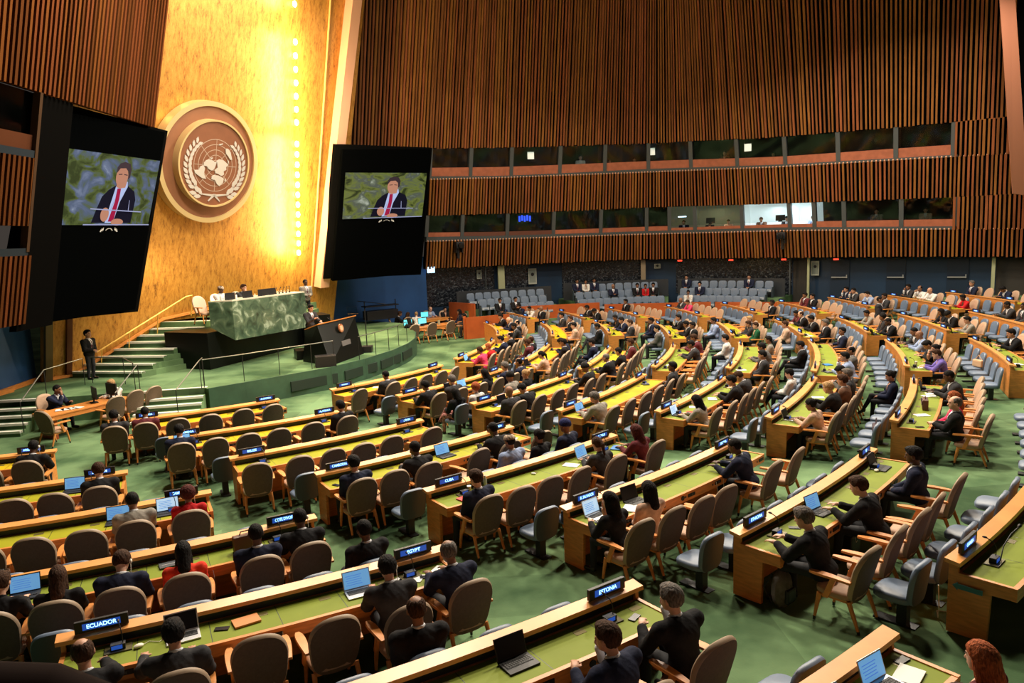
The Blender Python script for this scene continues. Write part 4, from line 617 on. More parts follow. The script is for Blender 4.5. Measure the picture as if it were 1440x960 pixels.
fn = (Vector((B2[0] - B1[0], B2[1] - B1[1], 0))).normalized(); fnn = Vector((fn.y, -fn.x, .15)).normalized(); c0 = ll(-6.68, 28.62, 2.02); upv = fnn.cross(fn) * -1
if upv.z < 0: upv = -upv
M3 = Matrix((fn, upv, fnn)).transposed()
mb = MB(); n_ = 32
def disc(mb, c, M, r, z0, z1, mi=0, n=32): mb.add([Vector(c) + M @ Vector((r * math.cos(2 * PI * k / n), r * math.sin(2 * PI * k / n), z)) for z in (z0, z1) for k in range(n)], [tuple(range(n))[::-1], tuple(range(n, 2 * n))] + [(k, (k + 1) % n, n + (k + 1) % n, n + k) for k in range(n)], mi)
disc(mb, c0, M3, .17, 0, .05); le = obj('lectern_emblem', mb, mat('copper_disc', (.5, .2, .09), .4, .5), lt)
mb = MB(); disc(mb, c0, M3, .10, .05, .06); disc(mb, c0, M3, .13, .049, .051, 1)
for sd in (-1, 1):
    for k in range(7):
        a = -PI / 2 + sd * (.35 + k * .3); disc(mb, c0 + M3 @ Vector((.135 * math.cos(a), .135 * math.sin(a), 0)), M3, .014, .05, .062, 0, 6)
obj('emblem_relief', mb, [mat('pale_copper', (.75, .42, .25), .5), mat('copper_disc', (0, 0, 0))], le)
mb = MB(); c1 = ll(-6.50, 28.6, 1.45); mb.add([c1 + M3 @ Vector(v) for v in ((-.35, -.1, 0), (.35, -.1, 0), (.35, .1, 0), (-.35, .1, 0), (-.35, -.1, .03), (.35, -.1, .03), (.35, .1, .03), (-.35, .1, .03))], [(3, 2, 1, 0), (4, 5, 6, 7), (0, 1, 5, 4), (1, 2, 6, 5), (2, 3, 7, 6), (3, 0, 4, 7)]); obj('name_panel', mb, mat('grey_panel', (.13, .12, .12), .5), lt)
mb = MB(); mb.box(ll(-7.35, 29.0, 2.20), (.5, .3, .02), rz=.4); obj('speech_paper', mb, WHITE, lt)
mb = MB()
for k in (-.12, .12): mb.tube([ll(-6.95, 28.7 + k, 2.16), ll(-7.0, 28.7 + k, 2.35), ll(-7.15, 28.7 + k, 2.46)], .008, 6)
obj('lectern_microphones', mb, DMET, lt)
# teleprompter glass beside the lectern
tp = thing('teleprompter', 'clear slanted speech glass on a thin black stand beside the lectern', 'teleprompter', (-6.6, 30.6, ZS))
mb = MB(); mb.tube([(0, 0, 0), (0, 0, 1.55)], .02); mb.tube([(0, 0, 0), (0, 0, .03)], .18, 16); obj('stand', mb, DMET, tp)
mb = MB(); mb.box((0, 0, 1.72), (.42, .01, .34), M=Matrix.Rotation(.5, 3, 'X')); obj('glass_plate', mb, GLASS, tp)
# small side ledge behind lectern
mb = MB(); mb.box((0, 0, 0), (1.2, 1.4, 1.35), rz=.5); tag(obj('stone_block', mb, BLACKG, None, (-9.0, 33.4, ZS + .67)), 'low black stone block between the marble desk and the blue wall', 'plinth')
# microphone stands and box on the stage floor
for i, (x, y, h) in enumerate(((-6.0, 30.2, 1.75), )):
    t = thing('microphone_stand', 'tall thin black stand with a square weight beside the lectern', 'stand', (x, y, ZS)); mb = MB(); mb.tube([(0, 0, 0), (0, 0, h)], .022); obj('pole', mb, DMET, t); mb = MB(); mb.box((0, 0, .13), (.42, .42, .26)); obj('base', mb, BLACK, t, bevel=.02); mb = MB(); mb.box((-.3, -.05, .05), (.35, .3, .1)); obj('foot_box', mb, BLACK, t)
# stage front railing
def railing(pts, name, label, h=.92, r=.013, posts=None, drop=None):
    t = thing(name, label, 'railing', pts[0]); o = Vector(pts[0]); P_ = [Vector(p) - o for p in pts]
    mb = MB(); mb.tube([p + Vector((0, 0, h)) for p in P_], r * 1.3); obj('handrail', mb, mat('pale_metal', (.22, .22, .20), .35, .7), t)
    for p in (P_ if posts is None else [P_[i] for i in posts]):
        mb = MB(); mb.tube([p, p + Vector((0, 0, h))], r); obj('post', mb, DMET, t)
    return t
fin = [(x - .12, y + .12, ZS) for x, y in ((-10.0, 23.62), (-9.0, 24.5), (-8.1, 25.5), (-7.2, 26.4), (-6.55, 27.1))]
railing(fin, 'railing', 'thin metal railing along the curved stage front before the lectern')
railing([(-5.95, 28.3, ZS), (-5.5, 29.4, ZS), (-5.15, 30.5, ZS), (-4.9, 31.6, ZS), (-4.7, 32.8, ZS)], 'railing', 'thin post railing at the far curve of the stage past the lectern', h=.9, r=.014)
railing([(-12.1, 22.0, .15), (-12.0, 23.3, ZS)], 'stair_railing', 'dark handrail at the table side of the middle stage steps')
railing([(-10.3, 22.1, .15), (-10.15, 23.6, ZS), (-10.3, 24.2, ZS)], 'stair_railing', 'pale handrail at the curved end of the middle stage steps')
railing([(-14.6, 21.4, .1), (-14.75, 22.9, ZS), (-14.8, 25.1, ZS)], 'stair_railing', 'dark handrail beside the table at the camera side steps')
railing([(-14.7, 25.4, ZS), (-13.3, 24.9, ZS), (-12.3, 23.6, ZS)], 'stair_railing', 'curved dark railing behind the officers table')
g_r = thing('wall_handrail', 'brass handrail rising along the gold wall beside the upper stairs', 'railing', gp(.9, .0, 0))
o = gp(.9, 0, 0); mb = MB(); mb.tube([gp(.95, .95, .4) - o, gp(4.6, 2.75, .5) - o, gp(4.9, 2.8, .5) - o, gp(4.9, 1.9, .5) - o], .03); obj('handrail', mb, mat('gold_rail', (.8, .5, .12), .3, .6), g_r)
for s in (1.1, 2.2, 3.4): mb = MB(); z = .95 + (s - .95) * .49; mb.tube([gp(s, z, .45) - o, gp(s, z - .9, .45) - o], .02); obj('post', mb, mat('gold_rail', (0, 0, 0)), g_r)

# ================================================================ chair prototypes
def back_mesh(w, z0, z1, thick, tilt, y0, name, mats, top_pow=2.45, taper=.84, curve=.04, pipe=True):
    """rounded upright pad: outline with a domed top, small bottom corners; leaned back by tilt"""
    H_ = z1 - z0; n = 36; out = []
    for k in range(n):
        a = 2 * PI * k / n - PI / 2; ca, sa = math.cos(a), math.sin(a)
        e = top_pow if sa > 0 else 4.6
        x = (abs(ca) ** (2 / e)) * (1 if ca >= 0 else -1); z = (abs(sa) ** (2 / e)) * (1 if sa >= 0 else -1)
        zz = .5 + z * .5
        ww = w / 2 * (taper + (1 - taper) * min(1, zz / .6)); out.append((x * ww, zz * H_))
    mb = MB(); ct, s_ = math.cos(tilt), math.sin(tilt)
    def P_(x, z, d): d2 = d + curve * (x / (w / 2)) ** 2; return (x, y0 - z * s_ + d2 * ct, z0 + z * ct + d2 * s_)
    rings_ = [(.80, -thick / 2, 0), (.96, -thick / 2, 0), (1.0, -thick * .22, 1), (1.0, thick * .22, 1), (.95, thick / 2, 2), (.78, thick * .62, 2)]
    cx, cz = 0, H_ * .5; idx = []
    for sc, d, mi in rings_:
        idx.append(len(mb.v)); mb.v += [P_(x * sc, cz + (z - cz) * sc, d) for x, z in out]
    for j in range(len(rings_) - 1):
        for k in range(n):
            a, b = idx[j], idx[j + 1]; mb.f.append((a + k, a + (k + 1) % n, b + (k + 1) % n, b + k)); mb.m.append(1 if (j in (1, 2, 3) and pipe) else (0 if j < 2 else 2))
    for j, mi, d in ((0, 0, -thick * .52), (len(rings_) - 1, 2, thick * .66)):
        c = len(mb.v); mb.v.append(P_(0, cz, d)); 
        for k in range(n): mb.f.append((idx[j] + k, idx[j] + (k + 1) % n, c)); mb.m.append(mi)
    return mb.mesh(name, mats, smooth=True)
def seat_mb(w, d, z, t, yc=0.):
    mb = MB(); n = 28; prev = None
    for sc, dz in ((.86, -t), (.98, -t * .75), (1, -t * .3), (.97, -.01), (.85, .012)):
        a = len(mb.v)
        for k in range(n):
            an = 2 * PI * k / n; c, s = math.cos(an), math.sin(an); x = abs(c) ** .55 * (1 if c >= 0 else -1); y = abs(s) ** .55 * (1 if s >= 0 else -1)
            mb.v.append((x * w / 2 * sc * (1 if y < 0 else 1.0), yc + y * d / 2 * sc, z + dz))
        if prev is not None:
            for k in range(n): mb.f.append((prev + k, prev + (k + 1) % n, a + (k + 1) % n, a + k)); mb.m.append(0)
        prev = a
    mb.f.append(tuple(range(n))[::-1]); mb.m.append(0); mb.f.append(tuple(range(prev, prev + n))); mb.m.append(0)
    return mb
def make_armchair():
    t = thing('armchair', 'x', 'chair')
    link('backrest', back_mesh(.60, .33, 1.10, .07, .26, -.17, 'backrest', [TAUPE, PIPE, TAUPE_L]), t)
    obj('seat', seat_mb(.54, .52, .46, .09, .03), TAUPE_L, t, smooth=True)
    mb = MB(); mb.box((0, .02, .36), (.46, .42, .035)); obj('seat_frame', mb, LEGW, t)
    for s in (-1, 1):
        mb = MB(); n = 9; top = [(s * .30, -.22 + k * .065, .655 + .01 * math.sin(k / 8 * PI)) for k in range(n)]
        ws = [.03, .038, .044, .05, .054, .056, .054, .046, .025]
        for k, p in enumerate(top):
            a = len(mb.v); w = ws[k]; mb.v += [(p[0] - w, p[1], p[2] - .014), (p[0] + w, p[1], p[2] - .014), (p[0] + w * .9, p[1], p[2] + .014), (p[0] - w * .9, p[1], p[2] + .014)]
            if k:
                b = a - 4
                for q in range(4): mb.f.append((b + q, b + (q + 1) % 4, a + (q + 1) % 4, a + q)); mb.m.append(0)
        mb.f += [(3, 2, 1, 0), tuple(range(len(mb.v) - 4, len(mb.v)))]; mb.m += [0, 0]
        mb.add([(s * .29 + dx, y, z) for z, yy in ((.37, .10), (.645, .0)) for dx, y in ((-.017, yy - .035), (.017, yy - .035), (.017, yy + .035), (-.017, yy + .035))], [(0, 3, 2, 1), (4, 5, 6, 7), (0, 1, 5, 4), (1, 2, 6, 5), (2, 3, 7, 6), (3, 0, 4, 7)])
        obj('armrest', mb, LEGW, t, smooth=True)
    for sx in (-1, 1):
        for y0, y1, nm in ((.20, .25, 'leg'), (-.17, -.30, 'leg')):
            mb = MB(); mb.tube([(sx * .24, y0, .38), (sx * .25, (y0 + y1) / 2, .22), (sx * .255, y1, .05)], [.030, .026, .018], 8); mb.tube([(sx * .255, y1, .055), (sx * .257, y1 + (y1 - y0) * .1, 0)], [.019, .017], 8, 1); obj(nm, mb, [LEGW, DMET], t, smooth=True)
    return t
def make_blue():
    t = thing('pedestal_seat', 'x', 'chair')
    link('backrest', back_mesh(.50, .34, .90, .07, .14, -.17, 'backrest', [BLUEB, BLUEV, BLUEV], taper=.95, curve=.03, top_pow=3.2), t)
    obj('seat', seat_mb(.52, .50, .45, .10, .05), BLUEV, t, smooth=True)
    mb = MB(); mb.box((0, -.02, .19), (.12, .12, .38)); mb.box((0, -.02, .35), (.3, .3, .03)); mb.box((0, .06, .012), (.16, .5, .024)); obj('pedestal', mb, DMET, t)
    return t
armc = make_armchair(); blue = make_blue()
used_a = used_b = False
def put_chair(loc, rz, label, group=None):
    global used_a
    if not used_a: used_a = True; armc.location = loc; armc.rotation_euler = (0, 0, rz); armc['label'] = label; armc['group'] = group or 'taupe armchairs at the delegate desks'; return armc
    return dup(armc, loc, rz, label, group or 'taupe armchairs at the delegate desks')
def put_blue(loc, rz, label, group=None):
    global used_b
    if not used_b: used_b = True; blue.location = loc; blue.rotation_euler = (0, 0, rz); blue['label'] = label; blue['group'] = group or 'grey-blue adviser seats'; return blue
    return dup(blue, loc, rz, label, group or 'grey-blue adviser seats')

# ================================================================ desks
PLATES = {'A2': (None, 'ANTIGUA-BARBUDA'), 'A3': (None, 'BELGIUM'), 'A4': (None, 'CAMEROON'), 'A5': ('COSTA RICA', "COTE D'IVOIRE"), 'A6': ('ECUADOR', 'EGYPT'), 'A7': (None, 'ESTONIA'), 'A8': (None, 'FRANCE'),
 'B1': ('ALGERIA', 'ANDORRA'), 'B2': ('ARMENIA', 'AUSTRALIA'), 'B3': ('BELIZE', 'BENIN'), 'B4': ('CAMBODIA', 'CANADA'), 'B5': ('CUBA', 'CYPRUS'), 'B6': ('EL SALVADOR', 'ERITREA'), 'B7': ('ETHIOPIA', 'FIJI'), 'B8': ('GAMBIA', 'GEORGIA')}
plate_box = MB(); plate_box.box((0, 0, .075), (.54, .045, .135)); PB = plate_box.mesh('plate_housing', [BLACK], bevel=.006)
pd = MB(); pd.box((0, -.024, .075), (.38, .004, .075)); pd.box((0, .024, .075), (.38, .004, .075)); PD = pd.mesh('plate_display', [SCR])
pt_ = MB(); pt_.box((0, -.0275, .075), (.22, .003, .03)); pt_.box((0, .0275, .075), (.22, .003, .03)); PT = pt_.mesh('plate_text', [mat('blurred_text', (.3, .6, 1), .4, emit=(.22, .5, 1.0), es=1.8)])
def text_mesh(s, size, m, name='plate_lettering', maxw=.30):
    cu = bpy.data.curves.new(name, 'FONT'); cu.body = s; cu.size = size; cu.align_x = 'CENTER'; cu.align_y = 'CENTER'; cu.extrude = .001; cu.offset = .0012
    o = bpy.data.objects.new(name, cu); COL.objects.link(o); bpy.context.view_layer.update()
    me = bpy.data.meshes.new_from_object(o.evaluated_get(bpy.context.evaluated_depsgraph_get())); bpy.data.objects.remove(o); me.name = name
    xs = [v.co.x for v in me.vertices]; w = max(xs) - min(xs); k = min(1, maxw / w)
    vs = [v.co.copy() for v in me.vertices]; fs = [tuple(p.vertices) for p in me.polygons]; mb = MB()
    mb.add([(v.x * k, -.0275, .075 + v.y) for v in vs], fs); mb.add([(-v.x * k, .0275, .075 + v.y) for v in vs], fs)
    return mb.mesh(name, [m])
mic_b = MB(); mic_b.box((0, 0, .008), (.28, .16, .016), 1); mic_b.box((.0, .0, .045), (.15, .08, .07)); MICB = mic_b.mesh('mic_base', [BLACK, mat('brass_plate', (.12, .10, .04), .4, .4)], bevel=.004)
mic_s = MB(); mic_s.box((-.01, -.0415, .05), (.11, .003, .045)); MICS = mic_s.mesh('mic_display', [SCR])
mic_n = MB(); mic_n.tube([(.05, 0, .06), (.05, 0, .17), (.04, .03, .24), (.02, .10, .28)], [.006, .006, .006, .006], 6); mic_n.ball((.02, .12, .285), (.014, .03, .014)); MICN = mic_n.mesh('gooseneck', [DMET], smooth=True)
def desk(n):
    ra, rb, ta, tb = D['desks'][n]; R_ = (ra + rb) / 2; zb = fz(R_ + .3)
    o0 = dpt(n, .5, .3, 0); o0.z = zb
    def P_(u, off, z):
        r = ra + (rb - ra) * u; t = ta + (tb - ta) * u; return Vector((CX + (r + off) * math.cos(t) - o0.x, CY + (r + off) * math.sin(t) - o0.y, z))
    pl_ = PLATES.get(n); w = where(n)
    if pl_ and pl_[0] and pl_[1]: lab = 'long curved cherry desk with %s and %s plates, %s' % (pl_[0], pl_[1], w)
    elif pl_ and pl_[1]: lab = 'long curved cherry desk ending at the %s plate, %s' % (pl_[1], w)
    else: lab = 'long curved cherry wood delegate desk with a leather top, %s' % w
    t = thing('delegate_desk', lab, 'desk', o0, 0, 'curved delegate desks')
    def sweep(prof, u0, u1, name, m, k=12, par=t, step=None):
        mb = MB(); q = len(prof)
        for i in range(k + 1):
            u = u0 + (u1 - u0) * i / k
            for off, z in prof: mb.v.append(tuple(P_(u, off, z)))
        for i in range(k):
            for j in range(q): a = i * q; b = a + q; mb.f.append((a + j, a + (j + 1) % q, b + (j + 1) % q, b + j)); mb.m.append(0)
        mb.f += [tuple(range(q))[::-1], tuple(range(k * q, k * q + q))]; mb.m += [0, 0]
        return obj(name, mb, m, par)
    Lr = R_ * abs(tb - ta); e = .04 / Lr
    sweep([(-.075, .875), (-.08, .925), (.085, .90), (.095, .855)], -.012, 1.012, 'front_rail', RAILW)
    sweep([(-.045, .0), (-.045, .87), (.0, .87), (.0, .0)], .004, .996, 'front_panel', WOOD)
    sweep([(.0, .70), (.0, .742), (.645, .742), (.645, .70)], 0, 1, 'desktop', WOOD)
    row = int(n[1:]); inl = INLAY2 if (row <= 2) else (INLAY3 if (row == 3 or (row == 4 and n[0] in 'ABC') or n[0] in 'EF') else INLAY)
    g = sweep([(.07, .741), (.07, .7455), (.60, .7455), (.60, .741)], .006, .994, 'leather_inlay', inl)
    sweep([(.005, .742), (.005, .86), (.03, .86), (.03, .742)], .01, .99, 'document_slot', DMET)
    sweep([(.60, .60), (.60, .752), (.655, .752), (.655, .60)], 0, 1, 'seat_side_apron', WOOD)
    for u0, u1 in ((-e * .2, e), (1 - e, 1 + e * .2)):
        sweep([(-.045, .0), (-.045, .88), (.05, .88), (.06, .758), (.655, .758), (.655, .61), (.40, .60), (.38, .0)], u0, u1, 'end_panel', WOOD, 1)
    mb = MB()
    for k in range(1, 6):
        u = k / 6; a, b = P_(u, .07, .7458), P_(u, .60, .7458); d = (b - a).normalized(); q = Vector((-d.y, d.x, 0)) * .004; mb.add([a + q, b + q, b - q, a - q], [(0, 1, 2, 3)])
    obj('inlay_seam', mb, DMET, t)
    if n[0] in 'ABC' or row < 7:
        for k in range(6):
            u = (k + .5) / 6 + .055
            mb = MB(); d = P_(u + .01, .658, 0) - P_(u - .01, .658, 0); rz = math.atan2(d.y, d.x); mb.box(P_(u, .658, .68), (.2, .012, .055), rz=rz); mb.box(P_(u - .035, .66, .68), (.03, .014, .03), 1, rz=rz); mb.box(P_(u + .004, .66, .68), (.03, .014, .03), 1, rz=rz); obj('power_outlet', mb, [BLACK, GREYP], t)
            if k % 2 == 0:
                mb = MB(); c = P_(u - .05, .655, .68); nrm = (P_(u - .05, 1, 0) - P_(u - .05, 0, 0)).normalized(); M_ = Matrix((Vector((-nrm.y, nrm.x, 0)), Vector((0, 0, 1)), nrm)).transposed(); disc(mb, c, M_, .042, 0, .01, 0, 14); obj('speaker_grille', mb, BLACK, t)
            mb = MB(); mb.box(P_(u - .01, .2, .7465), (.14, .085, .004), rz=rz); obj('desk_hatch', mb, mat('brass_hatch', (.16, .13, .04), .4, .3), t)
    for side, u in ((0, .09), (1, .91)):
        p = dpt(n, u, .0, 0); nm = (pl_[side] if pl_ else None)
        q = fpx(p)
        if not (-60 < q[0] < 1500 and -20 < q[1] < 1000): continue
        what = ('black nameplate reading %s on the desk rail' % nm) if nm else 'black nameplate with a lit blue strip at the %s end, %s' % (('near', 'far')[side] if n[0] in 'DEF' else ('stair', 'aisle')[side], w)
        pt = thing('nameplate', what, 'nameplate', (p.x, p.y, zb + .915), face_in(p), 'country nameplates')
        link('plate_housing', PB, pt)
        dd = link('plate_display', PD, pt)
        link('plate_lettering', text_mesh(nm, .066, TXT) if nm else PT, dd)
        p2 = dpt(n, u + (.035 if side == 0 else -.035), .24, 0)
        mt = thing('desk_microphone', 'black microphone unit, small blue display, %s end, %s' % ((nm + ' plate') if nm else (('near', 'far')[side] if n[0] in 'DEF' else ('stair', 'aisle')[side]), w), 'microphone', (p2.x, p2.y, zb + .745), face_in(p2), 'desk microphone units')
        link('mic_base', MICB, mt); link('mic_display', MICS, mt); link('gooseneck', MICN, mt)
    return t
_c = D['cam']
def fpx(p):
    d = np.array([p[0], p[1], p[2] - _c['loc'][2]]); z = d @ np.array(_c['fw']); return (720 + _c['f'] * (d @ np.array(_c['R'])) / z, 480 - _c['f'] * (d @ np.array(_c['U'])) / z)
for n in D['desks']: desk(n)
cnt = {}
seat_pose = []
for n, k, u, push, sp, pp in D['seats']:
    p = dpt(n, u, 1.0 + push, 0); j = RNG.uniform(-.10, .10); rz = face_in(p) + (0 if sp else j)
    if not sp: p = p + Vector((math.cos(rz + PI / 2), math.sin(rz + PI / 2), 0)) * RNG.uniform(-.06, .06)
    put_chair(p, rz, 'taupe round-backed armchair, %s seat %s, %s' % (ORD[k], 'occupied' if sp else 'empty', where(n)))
    if sp: seat_pose.append((sp, dpt(n, u, 1.0 + pp, 0), rz, '%s armchair, %s' % (ORD[k], where(n)), 'chair'))
for n, k, u, push, sp in D['blues']:
    p = dpt(n, u, -.50, 0); p.z = fz(math.hypot(p.x - CX, p.y - CY)); rz = face_in(p)
    put_blue(p, rz, 'grey-blue vinyl pedestal seat, %s in front of desk in %s' % (ORD[k], where(n)))
    if sp: seat_pose.append((sp, p, rz, '%s blue seat before %s' % (ORD[k], where(n)), 'blue'))

# ================================================================ secretariat tables and side officer table
def table(name, label, c, rz, L_, W_, legs=True, z=.75, z0=0., mods=False):
    t = thing(name, label, 'table', (c[0], c[1], z0), rz)
    mb = MB(); mb.box((0, 0, z - .03), (L_, W_, .05)); obj('tabletop', mb, WOOD, t, bevel=.01)
    mb = MB(); mb.box((0, W_ / 2 - .03, z - .11), (L_ * .96, .03, .12)); mb.box((0, -W_ / 2 + .03, z - .11), (L_ * .96, .03, .12)); obj('apron', mb, WOOD, t)
    for sx in (-1, 1): mb = MB(); mb.box((sx * L_ * .42, 0, (z - .05) / 2), (.08, W_ * .8, z - .05)); obj('leg', mb, DWOOD, t)
    return t
table('officer_table', 'cherry wood officer table beside the camera side steps', (-13.05, 21.95), math.radians(62), 2.6, .85)
chs = [((-12.95, 20.2), 62 + 10, 'taupe armchair at the end of the officer table by the steps'), ((-12.1, 21.7), 148, 'tan armchair tucked at the long side of the officer table, first of three'), ((-11.95, 22.55), 150, 'tan armchair tucked at the long side of the officer table, second of three'), ((-11.65, 23.1), 152, 'tan armchair tucked at the long side of the officer table, third of three')]
for (x, y), a, lab in chs: put_chair((x, y, 0), math.radians(a - 90), lab, 'armchairs around the officer table')
put_chair((-14.15, 22.1, 0), math.radians(-28 - 90), 'armchair under the officer seated behind the officer table', 'armchairs around the officer table')
for i, (dx, dy, r) in enumerate(((.35, .0, 2.3), (.95, .05, 2.6))):
    c = math.radians(62); x = -13.05 + dx * math.cos(c) - dy * math.sin(c); y = 21.95 + dx * math.sin(c) + dy * math.cos(c)
    t = thing('desk_monitor', 'black computer monitor on the officer table, %s from its chair end' % ORD[i], 'monitor', (x, y, .75), r); mb = MB(); mb.box((0, 0, .3), (.55, .04, .36)); obj('screen', mb, BLACK, t); mb = MB(); mb.box((0, .03, .06), (.06, .04, .14)); mb.box((0, .03, .01), (.25, .2, .02)); obj('base', mb, BLACK, t)
for i in range(4):
    mb = MB(); mb.box((0, 0, .004), (.22, .3, .008)); tag(obj('paper_sheet', mb, WHITE, None, (-13.4 + .12 * i, 21.3 + .09 * i, .756), .5 + .3 * i), 'white sheet %s in the spread on the officer table' % ORD[i], 'paper')
table('secretariat_table', 'cherry wood table with monitors near the stage curve, closer to the delegates', (-4.45, 39.2), math.radians(38), 3.0, .9)
table('secretariat_table', 'cherry wood table of the staff group beside the blue wall', (-5.1, 42.6), math.radians(38), 3.0, .9)
for i, (x, y, a) in enumerate(((-5.1, 37.5, 128), (-4.25, 38.0, 128), (-3.35, 38.6, 132), (-2.35, 39.6, 200), (-2.9, 41.6, 210), (-6.6, 41.6, 10), (-5.9, 41.2, 120), (-4.9, 43.9, -50), (-3.9, 43.6, -60))):
    put_chair((x, y, 0), math.radians(a - 90), 'taupe armchair %s in order round the staff tables by the blue wall' % ORD[i], 'armchairs around the staff tables')
for i, (x, y) in enumerate(((-5.45, 38.6), (-4.75, 39.15), (-5.0, 42.4))):
    t = thing('desk_monitor', 'cyan lit computer monitor on the staff table, %s of three' % ORD[i], 'monitor', (x, y, .75), math.radians(38)); mb = MB(); mb.box((0, 0, .28), (.52, .03, .32)); obj('screen', mb, BLACK, t)
    mb = MB(); mb.box((0, -.017, .28), (.48, .004, .28)); obj('display', mb, MON, t); mb = MB(); mb.box((0, .02, .06), (.06, .04, .14)); mb.box((0, .02, .01), (.22, .18, .02)); obj('base', mb, BLACK, t)
mb = MB(); mb.box((0, 0, .12), (.12, .06, .24)); tag(obj('table_sign', mb, mat('olive_sign', (.3, .3, .2), .6), None, (-3.9, 39.5, .75), .6), 'small pale upright sign on the staff table', 'sign')
t = thing('equipment_cart', 'low black equipment rack with rails against the blue wall', 'rack', (-7.3, 41.2, ZS), .62)
mb = MB(); mb.box((0, 0, .45), (1.9, .6, .5)); mb.box((0, 0, .95), (2.0, .65, .06)); obj('cabinet', mb, BLACK, t)
for s in (-1, 1): mb = MB(); mb.tube([(s * .95, 0, 0), (s * .95, 0, 1.25)], .03); obj('post', mb, DMET, t)
mb = MB(); mb.tube([(-1.3, .1, 1.3), (.6, .1, .95)], .02); obj('boom', mb, DMET, t)
# low cherry wall sections in front of the side gallery
def lowwall(a, b, h, th, name, label):
    a = Vector((*a, 0)); b = Vector((*b, 0)); d = (b - a).normalized(); n = Vector((-d.y, d.x, 0)) * th / 2; mb = MB()
    mb.prism([tuple((a + n).xy), tuple((b + n).xy), tuple((b - n).xy), tuple((a - n).xy)], 0, h); o = obj(name, mb, mat('red_cherry_panel', (.40, .085, .02), .4, var=.12, scale=2)); return tag(o, label, 'partition')
lowwall((-2.4, 38.7), (-.1, 39.75), 1.15, .12, 'wood_partition', 'red cherry partition before the side gallery, end beside the staff tables')
lowwall((-2.48, 38.75), (-2.55, 41.0), 1.15, .12, 'wood_partition', 'red cherry return partition behind the staff chairs')
lowwall((-3.7, 44.6), (-2.1, 42.9), 1.5, .12, 'wood_partition', 'dark cherry partition between the blue wall and the gallery seats')
lowwall((.3, 43.2), (5.3, 43.9), 1.2, .12, 'wood_partition', 'red cherry front partition below the second block of gallery seats')
lowwall((5.5, 43.1), (11.5, 42.2), 1.15, .12, 'wood_partition', 'red cherry front partition between the gallery blocks')
lowwall((11.7, 42.0), (16.4, 39.8), 1.15, .12, 'wood_partition', 'red cherry front partition below the third block of gallery seats')
# side gallery: risers + flip seats facing the hall
def flip_proto():
    t = thing('gallery_seat', 'x', 'chair'); link('backrest', back_mesh(.50, .40, .98, .08, .12, -.18, 'backrest', [BLUEB, BLUEV, BLUEV], taper=1., curve=.02, top_pow=4.5), t)
    obj('seat', seat_mb(.5, .40, .46, .12, .0), BLUEV, t, smooth=True); mb = MB()
    for s in (-1, 1): mb.box((s * .275, -.02, .33), (.04, .38, .62))
    obj('side_frame', mb, BLUEB, t)
    mb = MB(); mb.box((0, .17, .44), (.44, .05, .14)); obj('seat_edge', mb, mat('pale_seat_edge', (.38, .42, .48), .5), t); return t
gal = flip_proto(); g_used = False
def gallery(name, px0, px1, rows, back_y, people, lab):
    """rows: list of (depth offset from wall, floor z)"""
    global g_used
    out = []
    for ri, (dist, z, a, b) in enumerate(rows):
        ss = arc_positions(a, b, .60)
        for k, s in enumerate(ss):
            bb, n = wcol(s); p = bb + n * dist; rz = math.atan2(n[1], n[0]) - PI / 2
            label = 'grey-blue gallery seat, %s along the %s row of the %s block' % (ORD[k] if k < 13 else 'last', ('back', 'middle', 'front')[ri], lab)
            if not g_used: g_used = True; gal.location = (p[0], p[1], z); gal.rotation_euler = (0, 0, rz); gal['label'] = label; gal['group'] = 'gallery seats under the balcony'
            else: dup(gal, (p[0], p[1], z), rz, label, 'gallery seats under the balcony')
            out.append((ri, k, Vector((p[0], p[1], z)), rz))
        mb = MB(); sq = np.linspace(a - 6, b + 6, 12); vs = []
        for s in sq:
            bb, n = wcol(s); q0 = bb + n * (dist + .42); q1 = bb - n * .8; vs += [(q0[0], q0[1], -.1), (q1[0], q1[1], -.1), (q0[0], q0[1], z), (q1[0], q1[1], z)]
        fs = []
        for i in range(11): o = i * 4; p_ = o + 4; fs += [(o, p_, p_ + 2, o + 2), (o + 2, p_ + 2, p_ + 3, o + 3), (o + 3, p_ + 3, p_ + 1, o + 1)]
        fs += [(0, 2, 3, 1), (45, 47, 46, 44)]
        mb.add(vs, fs); struct(obj('floor_riser_%s_%d' % (name, ri), mb, CARPET))
    if True:
        mb = MB(); sq = np.linspace(px0 - 8, px1 + 6, 14); vs = []
        for s in sq: bb, n = wcol(s); q0 = bb + n * (rows[0][0] - .75); vs += [(q0[0], q0[1], rows[0][1]), (q0[0], q0[1], rows[0][1] + 1.08), (q0[0] - n[0] * .06, q0[1] - n[1] * .06, rows[0][1] + 1.08), (q0[0] - n[0] * .06, q0[1] - n[1] * .06, rows[0][1])]
        fs = [(i * 4 + j, i * 4 + (j + 1) % 4, i * 4 + 4 + (j + 1) % 4, i * 4 + 4 + j) for i in range(13) for j in range(4)]
        mb.add(vs, fs); tag(obj('gallery_partition', mb, mat('dark_steel_partition', (.03, .034, .04), .4)), 'dark partition with a bright top edge behind the %s block of seats' % lab, 'partition')
    for ri, k, sp in people:
        for (a, b, p, rz) in out:
            if (a, b) == (ri, k): seat_pose.append((sp, p, rz, '%s gallery seat, %s row, %s block' % (ORD[k], ('back', 'middle', 'front')[ri], lab), 'gallery'))
R3 = lambda a, b: [(1.5, 1.15, a, b), (2.5, .78, a - 2, b), (3.5, .42, a - 4, b - 1)]
gallery('one', 640, 764, [(1.6, 1.05, 640, 764), (2.5, .72, 650, 764), (3.4, .42, 668, 766)], 0, [(2, 0, 'm,b,short,k,black,lap'), (2, 2, 'm,b,short,k,black,hands')], 'first gallery')
